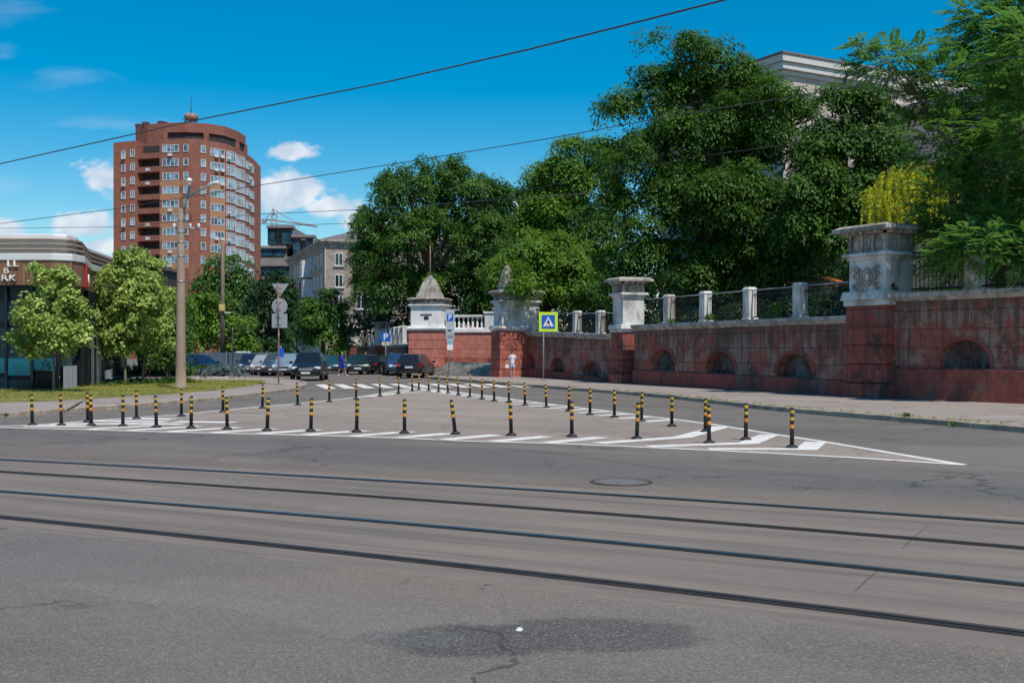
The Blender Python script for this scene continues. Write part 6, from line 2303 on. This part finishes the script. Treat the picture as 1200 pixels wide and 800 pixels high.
# ------------------------------------------------------------------ trees and plants
def crown_points(lobes, n_leaves, per, clump_r, rng, droop=0.35, inner=0.12, up=0.6, flat=0.5):
    Lb = np.array(lobes, float)
    area = (Lb[:, 3] * Lb[:, 4] + Lb[:, 4] * Lb[:, 5] + Lb[:, 3] * Lb[:, 5])
    nc = max(8, n_leaves // per)
    pick = rng.choice(len(Lb), nc, p=area / area.sum())
    u_ = rng.normal(0, 1, (nc, 3))
    u_ /= np.linalg.norm(u_, axis=1, keepdims=True)
    u_[:, 2] = np.where(u_[:, 2] < -0.55, -u_[:, 2], u_[:, 2])
    rad = rng.uniform(0.74, 1.04, nc)
    isin = rng.random(nc) < inner
    rad[isin] = rng.uniform(0.3, 0.74, isin.sum())
    C = Lb[pick, :3] + u_ * Lb[pick, 3:6] * rad[:, None]
    # drop clumps that lie deep inside another lobe
    keep = np.ones(nc, bool)
    for l in Lb:
        d = np.sqrt((((C - l[:3]) / l[3:6]) ** 2).sum(1))
        keep &= ~((d < 0.55) & (rng.random(nc) < 0.8) & ~isin)
    C, u_, pick, isin = C[keep], u_[keep], pick[keep], isin[keep]
    nc = len(C)
    on = u_ / Lb[pick, 3:6]
    on /= np.linalg.norm(on, axis=1, keepdims=True)
    T = on * (1 - up) + np.array([0, 0, up]) + rng.normal(0, 0.22, (nc, 3))
    T /= np.linalg.norm(T, axis=1, keepdims=True)
    aux = np.where(np.abs(T[:, [2]]) < 0.9, np.array([[0, 0, 1.0]]), np.array([[1.0, 0, 0]]))
    E1 = np.cross(T, aux)
    E1 /= np.linalg.norm(E1, axis=1, keepdims=True)
    E2 = np.cross(T, E1)
    cr = clump_r * rng.uniform(0.6, 1.35, nc)
    idx = np.repeat(np.arange(nc), per)
    n = len(idx)
    ang = rng.uniform(0, 2 * PI, n)
    r_ = np.sqrt(rng.uniform(0, 1, n))
    rd = E1[idx] * np.cos(ang)[:, None] + E2[idx] * np.sin(ang)[:, None]
    P = C[idx] + rd * (r_ * cr[idx])[:, None] - T[idx] * ((r_ ** 2) * cr[idx] * flat)[:, None] + T[idx] * rng.normal(0, 0.16, n)[:, None] * cr[idx][:, None]
    P[:, 2] -= droop * cr[idx] * r_ ** 2 * 0.6
    N = T[idx] + rd * (0.55 * r_)[:, None] + rng.normal(0, 0.24, (n, 3))
    Dv = rd + rng.normal(0, 0.35, (n, 3))
    Dv[:, 2] -= droop
    tint = np.clip(0.46 + rng.normal(0, 0.20, nc)[idx] + rng.normal(0, 0.13, n), 0, 1)
    return P, N, Dv, tint, C


def limb(mb, a, b, r0, r1, rng, n=5, wob=0.06):
    a, b = Vector(a), Vector(b)
    L = (b - a).length
    pts, rs = [], []
    for k in range(n + 1):
        t_ = k / n
        p = a.lerp(b, t_)
        p.z += math.sin(t_ * PI) * L * 0.05
        if 0 < k < n:
            p += Vector(rng.normal(0, wob * L / n, 3))
        pts.append(p)
        rs.append(r0 + (r1 - r0) * t_)
    mb.tube(pts, rs, 7)
    return pts


def make_tree(label, base, lobes_px, d, n, leaf, mat, trunk_r=0.25, seed=1, bark='bark', name='tree', group=None, per=55, clump=0.8, droop=0.35, fork=0.35, limbs=9, up=0.6, inner=0.12, aspect=0.5, ydepth=0.9, twigs=0):
    rng = np.random.default_rng(seed)
    bz = base[2]
    t = thing(name, label, 'tree', base, 0, group)
    lobes = []
    for lp in lobes_px:
        px, py, rx_, ry_ = lp[:4]
        dd = lp[4] if len(lp) > 4 else rng.uniform(-0.25, 0.25) * rx_ / F * d
        dl = d + dd
        c = Q(px, py, dl)
        rx2, rz2 = rx_ / F * dl, ry_ / F * dl
        lobes.append((c.x - base[0], c.y - base[1], c.z - bz, rx2, (rx2 + rz2) * 0.5 * ydepth, rz2))
    boughs = []
    for l in lobes:
        boughs.append((l[0], l[1], l[2], l[3] * 0.86, l[4] * 0.86, l[5] * 0.86))
        for _ in range(int(min(16, max(5, l[3] * l[5] * 1.6)))):
            e = rng.normal(0, 1, 3)
            e /= np.linalg.norm(e)
            if e[2] < -0.5:
                e[2] *= -0.6
            q_ = rng.uniform(0.32, 0.50)
            boughs.append((l[0] + e[0] * l[3] * 0.80, l[1] + e[1] * l[4] * 0.80, l[2] + e[2] * l[5] * 0.80, l[3] * q_, l[4] * q_, l[5] * q_ * 0.72))
    P, N, Dv, tint, C = crown_points(boughs, n, per, clump, rng, droop, inner, up)
    k = rng.uniform(0.65, 1.3, len(P))
    cr = leaf_object('crown', P, N, Dv, leaf * k, leaf * aspect * k, tint, M[mat], t)
    mb = MB()
    zs_ = np.array([l[2] for l in lobes])
    lo = float(min(l[2] - l[5] for l in lobes))
    top = float(max(l[2] for l in lobes))
    fz = max(0.8, lo + (top - lo) * fork)
    mx_ = float(np.mean([l[0] for l in lobes])) * 0.5
    my_ = float(np.mean([l[1] for l in lobes])) * 0.5
    mb.tube([(0, 0, -0.2), (0, 0, 0.15), (mx_ * 0.15, my_ * 0.15, fz * 0.5), (mx_ * 0.4, my_ * 0.4, fz)], [trunk_r * 1.5, trunk_r * 1.1, trunk_r * 0.9, trunk_r * 0.75], 10)
    order = sorted(range(len(lobes)), key=lambda i: -lobes[i][3])
    for i in order[:limbs]:
        l = lobes[i]
        s_ = Vector((mx_ * 0.4, my_ * 0.4, fz)) * (1.0 if l[2] > fz else 0.8)
        pts = limb(mb, s_, (l[0], l[1], l[2] + l[5] * 0.3), trunk_r * 0.5, trunk_r * 0.12, rng)
        for q_ in range(3 + twigs):
            e = Vector(rng.normal(0, 1, 3)).normalized()
            limb(mb, pts[rng.integers(2, 5)], (l[0] + e.x * l[3] * 0.8, l[1] + e.y * l[4] * 0.8, l[2] + abs(e.z) * l[5] * 0.8), trunk_r * 0.18, trunk_r * 0.04, rng, 4)
    mb.build('trunk', M[bark], t)
    return t


# young lindens on the verge
def G2(px, d, z=0.124):
    return ((px - 600) / F * d, d, z)


make_tree('young linden with pale tipped leaves in front of the glass shopfront', G2(63, 44.6), [(62, 335, 24, 26), (40, 365, 26, 28), (80, 365, 26, 30), (60, 390, 45, 24), (60, 408, 34, 14), (28, 395, 17, 15), (92, 390, 17, 22), (47, 318, 11, 12), (75, 325, 14, 16)], 44.6, 13000, 0.15, 'leaf_lime', 0.055, 21, 'bark_grey', 'linden_tree', 'young lindens on the verge', 26, 0.33, 0.25, 0.1, up=0.5, aspect=0.75)
make_tree('tallest young linden, its thin trunk left of the concrete pole', G2(147, 54), [(150, 310, 20, 22), (135, 335, 28, 30), (160, 345, 28, 32), (120, 370, 22, 30), (145, 385, 34, 30), (128, 405, 28, 18), (158, 298, 9, 10)], 54, 15000, 0.165, 'leaf_lime', 0.06, 22, 'bark_grey', 'linden_tree', 'young lindens on the verge', 26, 0.36, 0.25, 0.1, up=0.5, aspect=0.75)
make_tree('young linden growing closest to the concrete pole on its left', G2(167, 55.5), [(178, 320, 17, 24), (172, 350, 24, 26), (190, 372, 17, 30), (176, 395, 28, 28), (195, 350, 12, 18), (168, 302, 8, 12)], 55.5, 12000, 0.165, 'leaf_lime', 0.06, 23, 'bark_grey', 'linden_tree', 'young lindens on the verge', 26, 0.36, 0.25, 0.1, up=0.5, aspect=0.75)

# street trees behind the left pavement
make_tree('bright green maple behind the panel fence and concrete pole', G2(238, 96, 0), [(240, 362, 30, 26), (272, 388, 30, 28), (215, 385, 30, 34), (245, 400, 45, 22), (205, 410, 25, 22), (280, 408, 24, 20), (225, 352, 16, 14)], 96, 11000, 0.36, 'leaf_fresh', 0.2, 24, per=40, clump=0.8, group='street trees before the tower')
make_tree('dark poplar crown standing in front of the red tower', G2(262, 140, 0), [(255, 350, 34, 40), (275, 375, 30, 36), (262, 318, 32, 24), (245, 340, 26, 26), (280, 345, 24, 34), (262, 370, 38, 40), (255, 303, 14, 12), (285, 325, 14, 16)], 140, 16000, 0.46, 'leaf_mid', 0.3, 25, per=40, clump=1.1, group='street trees before the tower')
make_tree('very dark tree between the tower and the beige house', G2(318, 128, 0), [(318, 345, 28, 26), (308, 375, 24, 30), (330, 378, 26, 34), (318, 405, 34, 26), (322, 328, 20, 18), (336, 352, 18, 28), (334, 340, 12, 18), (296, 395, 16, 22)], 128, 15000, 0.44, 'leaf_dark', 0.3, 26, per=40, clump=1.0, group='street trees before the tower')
make_tree('bushy green tree growing before the beige apartment house', G2(378, 108, 0), [(378, 360, 24, 18), (362, 376, 20, 20), (396, 370, 22, 24), (378, 390, 30, 24), (355, 392, 14, 16), (402, 394, 12, 16), (386, 345, 11, 9)], 108, 9500, 0.38, 'leaf_mid', 0.24, 27, per=40, clump=0.8)
make_tree('dense low tree screening the lower left of the tower', G2(196, 71, 0.1), [(192, 385, 22, 34), (208, 392, 18, 34), (180, 398, 20, 26), (196, 412, 30, 22), (200, 355, 12, 16)], 71, 6500, 0.26, 'leaf_mid', 0.2, 28, per=40, clump=0.9)
make_tree('low dark tree behind the row of parked cars', G2(300, 104, 0), [(292, 408, 24, 16), (318, 410, 26, 16), (272, 412, 20, 14)], 104, 3500, 0.4, 'leaf_dark', 0.2, 29, per=40, clump=0.8)
make_tree('small round tree beyond the far end of the street', G2(408, 122, 0), [(408, 408, 16, 12), (424, 402, 16, 16), (392, 412, 12, 8)], 122, 2600, 0.42, 'leaf_mid', 0.16, 30, per=40, clump=0.8)

# park trees
make_tree('broad dark tree with drooping left side behind the white pillar', G2(505, 93, 2.15), [(520, 212, 46, 32), (485, 240, 45, 44), (552, 238, 46, 42), (454, 232, 22, 30), (500, 290, 76, 56), (562, 300, 44, 56), (438, 290, 28, 56), (470, 345, 52, 42), (540, 345, 55, 44), (428, 260, 14, 26), (470, 206, 22, 18), (425, 335, 16, 40), (535, 190, 16, 12), (498, 196, 15, 12), (586, 232, 14, 12), (455, 212, 13, 11), (575, 262, 24, 18)], 93, 125000, 0.25, 'leaf_mid', 0.5, 31, per=55, clump=0.7, limbs=12, group='large park trees')
make_tree('small thin tree with feathery top left of the broad dark tree', G2(428, 104, 2.15), [(425, 262, 14, 16), (434, 300, 18, 26), (424, 330, 14, 22), (440, 345, 16, 26), (420, 248, 9, 7)], 104, 2600, 0.36, 'leaf_mid', 0.2, 32, per=30, clump=0.7, fork=0.1)
make_tree('distant round tree seen in the gap behind the slim park lamp', G2(610, 112, 2.15), [(600, 246, 42, 34), (638, 246, 42, 40), (570, 258, 35, 34), (610, 305, 76, 55)], 112, 26000, 0.4, 'leaf_mid', 0.4, 33, per=50, clump=1.2, group='large park trees')
make_tree('light green linden leaning over the grey domed pillar', G2(640, 74.0, 2.15), [(618, 300, 36, 24), (640, 318, 50, 34), (590, 322, 30, 24), (668, 330, 44, 40), (625, 345, 28, 18), (690, 350, 34, 28), (648, 290, 26, 20), (616, 334, 17, 14, -4.5), (606, 318, 12, 10, -4.2)], 74, 38000, 0.24, 'leaf_fresh', 0.3, 34, per=45, clump=0.75, fork=0.15, up=0.5)
make_tree('tall pale green tree left of the giant chestnut', G2(672, 80, 2.15), [(668, 180, 34, 28), (655, 215, 36, 40), (690, 225, 40, 46), (668, 262, 50, 40), (645, 290, 34, 34), (700, 285, 40, 40), (685, 330, 45, 40), (638, 238, 28, 32), (622, 268, 28, 28), (700, 190, 30, 34)], 80, 60000, 0.25, 'leaf_fresh', 0.4, 35, per=50, clump=0.85, group='large park trees')
make_tree('giant chestnut tree, the tallest crown behind the iron fence', G2(830, 64, 2.15), [(815, 62, 44, 32), (845, 80, 46, 40), (785, 118, 60, 46), (868, 128, 62, 62), (722, 128, 34, 18), (748, 190, 56, 46), (820, 175, 80, 60), (905, 190, 62, 62), (770, 250, 62, 52), (850, 250, 90, 62), (935, 255, 52, 58), (800, 310, 80, 50), (890, 315, 80, 52), (745, 305, 40, 36), (955, 300, 34, 44), (770, 42, 16, 12), (905, 110, 30, 28), (925, 345, 40, 22), (848, 350, 70, 22), (820, 230, 70, 60), (880, 260, 60, 50), (940, 132, 34, 30), (960, 180, 36, 34), (712, 250, 34, 40), (725, 340, 40, 26)], 64, 240000, 0.225, 'leaf_chestnut', 0.55, 36, per=60, clump=0.7, limbs=16, inner=0.2, droop=0.6, up=0.55, aspect=0.45, group='large park trees')
make_tree('shaded green tree between the chestnut and the golden shrub', G2(1000, 58, 3.25), [(985, 165, 45, 42), (1025, 155, 40, 40), (960, 215, 40, 44), (1008, 225, 45, 50), (1045, 200, 36, 50), (990, 285, 44, 44), (1040, 270, 40, 45), (978, 116, 26, 18), (1012, 112, 26, 20), (945, 260, 34, 46)], 58, 56000, 0.22, 'leaf_mid', 0.3, 37, per=50, clump=0.65, group='large park trees')
make_tree('dark tree filling the park depth behind the iron fence', G2(900, 84, 2.6), [(850, 330, 80, 50), (930, 320, 80, 60), (1000, 300, 70, 70), (790, 340, 70, 40), (720, 345, 50, 36), (1080, 250, 70, 90), (1150, 250, 70, 110)], 84, 50000, 0.34, 'leaf_dark', 0.4, 38, per=50, clump=1.1, inner=0.3)  # dark leaf colour paints the tree shadow in the park depth
make_tree('deep shadowed tree behind the stairs and balustrade', G2(570, 100, 2.15), [(560, 340, 50, 50), (610, 350, 50, 46), (510, 350, 50, 44), (660, 360, 50, 36), (470, 372, 40, 28), (440, 378, 30, 26)], 100, 15000, 0.44, 'leaf_dark', 0.35, 39, per=50, clump=1.1, inner=0.3)  # shadow put into the dark leaf colour of this backdrop crown

# golden weeping shrub
rng = np.random.default_rng(61)
t_ = thing('golden_shrub', 'golden yellow weeping shrub glowing behind the ornate pillar', 'shrub', G2(1058, 48.5, 3.25))
Cs, Ns, Ds, Ts = [], [], [], []
gl_ = [(1075, 205, 26, 16), (1050, 212, 20, 16), (1030, 236, 20, 20), (1100, 206, 22, 20), (1088, 228, 26, 18), (1060, 240, 26, 16)]
for k in range(330):
    l = gl_[rng.integers(len(gl_))]
    a_ = rng.normal(0, 1, 3)
    a_ /= np.linalg.norm(a_)
    dl = 48.5 + a_[1] * 1.2
    kk = rng.uniform(0.45, 1.12)
    c = Q(l[0] + a_[0] * l[2] * kk, l[1] - abs(a_[2]) * l[3] * kk, dl)
    out_ = np.array([a_[0], a_[1], 0.0]) * 0.35
    ln = rng.uniform(0.5, 1.0) if rng.random() < 0.5 else rng.uniform(1.0, 2.7)
    m_ = int(ln / 0.05)
    s_ = np.arange(m_) / m_
    p = np.array([c.x, c.y, c.z]) + out_ * np.sqrt(s_)[:, None] + np.column_stack([rng.normal(0, 0.03, m_), rng.normal(0, 0.03, m_), -s_ ** 1.4 * ln])
    Cs.append(p)
    dv = rng.normal(0, 0.8, (m_, 3))
    dv[:, 2] -= 1.0
    Ds.append(dv)
    Ns.append(rng.normal(0, 0.5, (m_, 3)) + np.array([a_[0], -0.6, 0.6]))
    Ts.append(np.clip(0.62 + rng.normal(0, 0.3) + rng.normal(0, 0.15, m_), 0, 1))
Cs = np.concatenate(Cs) - np.array(t_.location)
leaf_object('foliage', Cs, np.concatenate(Ns), np.concatenate(Ds), rng.uniform(0.10, 0.26, len(Cs)), rng.uniform(0.04, 0.09, len(Cs)), np.concatenate(Ts), M['leaf_golden'], t_)
mb = MB()
mb.tube([(0, 0, -0.1), (0.05, 0, 1.5), (0, 0.1, 3.2)], [0.14, 0.11, 0.08], 8)
for k in range(9):
    a_ = k * 0.7
    limb(mb, (0, 0.1, 3.0), (math.cos(a_) * 1.1, 0.1 + math.sin(a_) * 1.0, 4.6 + 0.4 * math.sin(k)), 0.06, 0.015, rng)
mb.build('stem', M['bark'], t_)

# sunlit yellow green bush behind the right fence
rng = np.random.default_rng(62)
t_ = thing('sunlit_bush', 'yellow green sunlit bush glowing through the ornate fence', 'bush', G2(1094, 44, 3.25))
P, N, Dv, tint, C = crown_points([(0, 0, 0.5, 1.1, 0.8, 0.6), (-0.9, 0.3, 0.4, 0.7, 0.6, 0.5), (1.0, 0.2, 0.45, 0.7, 0.6, 0.55), (3.9, 0.1, 0.4, 0.8, 0.7, 0.5)], 3600, 30, 0.28, rng)
leaf_object('foliage', P, N, Dv, 0.12, 0.06, tint, M['leaf_golden'], t_)
mb = MB()
for k in range(6):
    mb.tube([(-0.8 + k * 0.35, 0, -0.05), (-0.9 + k * 0.38, 0, 0.5)], [0.02, 0.01], 5)
mb.build('stem', M['bark'], t_)

# ailanthus with long feathered leaves, leaning over the right wall
rng = np.random.default_rng(63)
base = G2(1168, 41, 3.25)
t_ = thing('ailanthus_tree', 'large tree with long feathered leaves overhanging the right wall', 'tree', base)
al = [(1170, 30, 62, 46, 0), (1115, 100, 52, 34, -1), (1165, 120, 75, 56, 0.5), (1040, 72, 42, 20, -1.5), (1075, 60, 34, 14, -1.2), (1010, 50, 16, 8, -1.6), (1110, 165, 50, 45, -1), (1185, 195, 70, 62, -1.5), (1120, 240, 55, 42, -2), (1110, 268, 26, 22, -2.4), (1165, 275, 60, 34, -3),
      (1140, 305, 60, 22, -3.2), (1195, 310, 40, 20, -3.2), (1205, 70, 40, 60, 0.5), (1215, 60, 50, 44, -6), (1220, 150, 42, 46, -6), (1190, 95, 30, 26, -5), (1140, 285, 36, 22, -5.5), (1112, 302, 20, 13, -5.2), (1182, 288, 40, 24, -6), (1230, 110, 60, 100, 0), (1235, 250, 60, 70, -2), (1150, 55, 40, 30, 1), (1215, 20, 60, 60, 0), (1075, 120, 30, 18, -0.5)]
lob = []
for (px, py, rx_, ry_, dd) in al:
    c = Q(px, py, 41 + dd)
    lob.append((c.x - base[0], c.y - base[1], c.z - base[2], rx_ / F * 41, (rx_ + ry_) * 0.5 / F * 41, ry_ / F * 41))
Lb = np.array(lob)
nf = 6600
ar = Lb[:, 3] * Lb[:, 5]
pk_ = rng.choice(len(Lb), nf, p=ar / ar.sum())
uu_ = rng.normal(0, 1, (nf, 3))
uu_ /= np.linalg.norm(uu_, axis=1, keepdims=True)
C = Lb[pk_, :3] + uu_ * Lb[pk_, 3:6] * (rng.uniform(0.35, 1.0, nf) ** 0.6)[:, None]
hd = uu_.copy()
hd[:, 2] = hd[:, 2] * 0.3 + 0.12
hd += rng.normal(0, 0.35, (nf, 3))
hd /= np.linalg.norm(hd, axis=1, keepdims=True)
nl = 22
ln = rng.uniform(0.45, 0.85, nf)
s_ = (np.arange(nl) // 2) / (nl / 2 - 1)
side = np.where(np.arange(nl) % 2 == 0, 1.0, -1.0)
upv = np.array([0, 0, 1.0])
SD = np.cross(hd, upv)
SD /= np.linalg.norm(SD, axis=1, keepdims=True)
NN = np.cross(SD, hd)
rach = C[:, None, :] + hd[:, None, :] * (ln[:, None] * s_[None, :])[:, :, None] - upv * (0.28 * ln[:, None] * s_[None, :] ** 2)[:, :, None]
lw = (0.17 * np.sin(PI * (0.12 + 0.8 * s_)) + 0.035)
Pc = rach + SD[:, None, :] * (side * lw * 0.5)[None, :, None] - upv * (lw * 0.12)[None, :, None]
Dd = SD[:, None, :] * side[None, :, None] + hd[:, None, :] * 0.45 - upv * 0.28
Nn = np.broadcast_to(NN[:, None, :], Pc.shape) + rng.normal(0, 0.15, Pc.shape)
tt = np.clip(0.42 + rng.normal(0, 0.2, nf)[:, None] + rng.normal(0, 0.1, (nf, nl)), 0, 1)
leaf_object('crown', Pc.reshape(-1, 3), Nn.reshape(-1, 3), Dd.reshape(-1, 3), np.tile(lw, nf), 0.068, tt.reshape(-1), M['leaf_blueish'], t_)
mb = MB()
mb.tube([(0, 0, -0.2), (0.02, 0, 0.2), (0.2, -0.1, 1.6), (0.1, -0.2, 3.2)], [0.26, 0.2, 0.17, 0.14], 10)
for l in lob:
    pts = limb(mb, (0.1, -0.2, 3.0 if l[2] > 3 else 1.5), (l[0], l[1], l[2]), 0.08, 0.018, rng, 6, 0.1)
    for k in range(7):
        e = rng.normal(0, 1, 3)
        e /= np.linalg.norm(e)
        limb(mb, pts[rng.integers(3, 6)], (l[0] + e[0] * l[3] * 0.85, l[1] + e[1] * l[4] * 0.85, l[2] + e[2] * l[5] * 0.8), 0.022, 0.007, rng, 4)
mb.build('trunk', M['bark_grey'], t_)

# little plants along the wall tops
rng = np.random.default_rng(64)
for i, (seg, px, zf, lab) in enumerate([(WB, 907, cpB, 'yellow green weed growing on the coping by the third white post'), (WB, 830, cpB, 'low green plant between the white posts on the middle wall'), (WA, 1044, cpA, 'green plant sprouting on the tall wall beside the ornate pillar'), (WB, 785, cpB, 'small tuft at the foot of the first white fence post')]):
    s = s_at(*seg, px)
    p = Vector(seg[0]) + (Vector(seg[1]) - Vector(seg[0])).normalized() * s
    nrm_ = Vector((0.86, 0.5))
    t_ = thing('wall_plant', lab, 'plant', (p.x + nrm_.x * 0.12, p.y + nrm_.y * 0.12, zf(s)))
    hgt = (0.75, 0.4, 0.45, 0.25)[i]
    P, N, Dv, tint, C = crown_points([(0, 0, hgt * 0.45, 0.16 + 0.1 * (i % 2), 0.15, hgt * 0.5)], 240, 12, 0.12, rng)
    leaf_object('leaves', P, N, Dv, 0.10, 0.045, tint, M['leaf_fresh' if i == 0 else 'leaf_mid'], t_)
    MB().tube([(0, 0, -0.01), (0.02, 0, hgt * 0.6)], [0.012, 0.006], 5).build('stem', M['bark'], t_)

# park undergrowth behind the fences: one dense mass nobody could count
rng = np.random.default_rng(65)
lob = []
for k in range(46):
    f_ = k / 45
    a = Vector((1.8, 73)).lerp(Vector((14.5, 47)), f_)
    lob.append((a.x + rng.uniform(0.6, 3.5), a.y + rng.uniform(0.6, 3.0), 2.6 + 0.7 * f_ + rng.uniform(0, 0.7), rng.uniform(0.9, 1.6), rng.uniform(0.9, 1.4), rng.uniform(0.6, 1.1) + 0.7 * max(0, 0.55 - f_)))
for k in range(22):
    f_ = k / 21
    a = Vector((-13, 112)).lerp(Vector((-2, 82)), f_)
    lob.append((a.x + rng.uniform(1.5, 4), a.y + rng.uniform(0.5, 3.0), 2.6 + rng.uniform(0, 0.7), rng.uniform(1.2, 2.0), 1.5, rng.uniform(0.7, 1.3)))
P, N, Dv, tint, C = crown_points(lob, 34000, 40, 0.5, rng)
leaf_object('undergrowth', P, N, Dv, 0.22, 0.12, tint, M['leaf_dark'], None, 'stuff')  # leaves coloured dark to stand in for shade under the park trees

# silver spruce bed on the verge
p = G2(258, 68.0)
t_ = thing('spruce_shrub', 'low silvery blue spreading spruce on the grass verge', 'shrub', p)
rng = np.random.default_rng(66)
P, N, Dv, tint, C = crown_points([(-0.6, 0, 0.35, 0.9, 0.7, 0.30), (0.4, 0.2, 0.45, 0.8, 0.7, 0.32), (1.1, 0.3, 0.42, 0.55, 0.6, 0.28), (-0.1, 0.3, 0.5, 0.8, 0.6, 0.3)], 9000, 40, 0.22, rng, 0.2, 0.25, 0.75)
leaf_object('foliage', P, N, Dv, 0.15, 0.035, tint, M['leaf_silver'], t_)
mb = MB()
for k in range(12):
    a_ = k * 0.53
    limb(mb, (0, 0.1, 0.02), (math.cos(a_) * 1.0, 0.1 + math.sin(a_) * 0.5, 0.45), 0.04, 0.012, rng, 4)
mb.build('stem', M['bark'], t_)
mb = MB()
for k in range(46):
    a_ = rng.uniform(0, 1)
    sz = rng.uniform(0.10, 0.24)
    x0 = -1.75 + 3.1 * a_
    mb.box((x0, -0.55 - 0.22 * math.sin(a_ * 3) + rng.uniform(-0.15, 0.15) + a_ * 0.5, 0.03), (sz * 1.4, sz, sz * 0.5), rng.uniform(0, 3), 0, 0.7)
o = mb.build('bed_stones', M['sand_stone'], None, 0.01, loc=p)
o['kind'] = 'stuff'

# ground cover hedge by the pavilion entrance and on the far lawn
rng = np.random.default_rng(67)
lob = []
for k in range(26):
    f_ = k / 25
    px, py = 112 + 105 * f_, 452 - 3.5 * f_ + rng.uniform(-3.0, 1.0)
    g = G(px, py, 0.13)
    lob.append((g.x, g.y, 0.22, rng.uniform(0.6, 0.9), rng.uniform(0.6, 0.9), rng.uniform(0.14, 0.24)))
P, N, Dv, tint, C = crown_points(lob, 9000, 40, 0.25, rng)
leaf_object('ground_cover', P, N, Dv, 0.11, 0.06, tint, M['leaf_lawn'], None, 'stuff')
rng = np.random.default_rng(68)
t_ = thing('hedge', 'low clipped green hedge crossing the lawn behind the young trees', 'hedge', G2(165, 74, 0.1))
lob = [(-3.2 + k * 0.65, rng.uniform(-0.2, 0.2), 0.4, 0.55, 0.45, 0.4) for k in range(14)]
P, N, Dv, tint, C = crown_points(lob, 6500, 40, 0.25, rng)
leaf_object('foliage', P, N, Dv, 0.13, 0.07, tint, M['leaf_mid'], t_)
MB().bx(-3.2, 5.4, -0.15, 0.15, -0.05, 0.35).build('stem', M['bark'], t_)
# distant wood closing the view behind the street and the pavilion
rng = np.random.default_rng(69)
lob = []
for k in range(40):
    px = -500 + 1000 * k / 39
    d_ = 330 + rng.uniform(-20, 30)
    c = Q(px, 400, d_)
    lob.append((c.x, c.y, 4.5, rng.uniform(7, 10), 6, rng.uniform(5, 7)))
P, N, Dv, tint, C = crown_points(lob, 16000, 40, 2.2, rng)
leaf_object('distant_woods', P, N, Dv, 1.5, 0.9, tint, M['leaf_dark'], None, 'stuff')
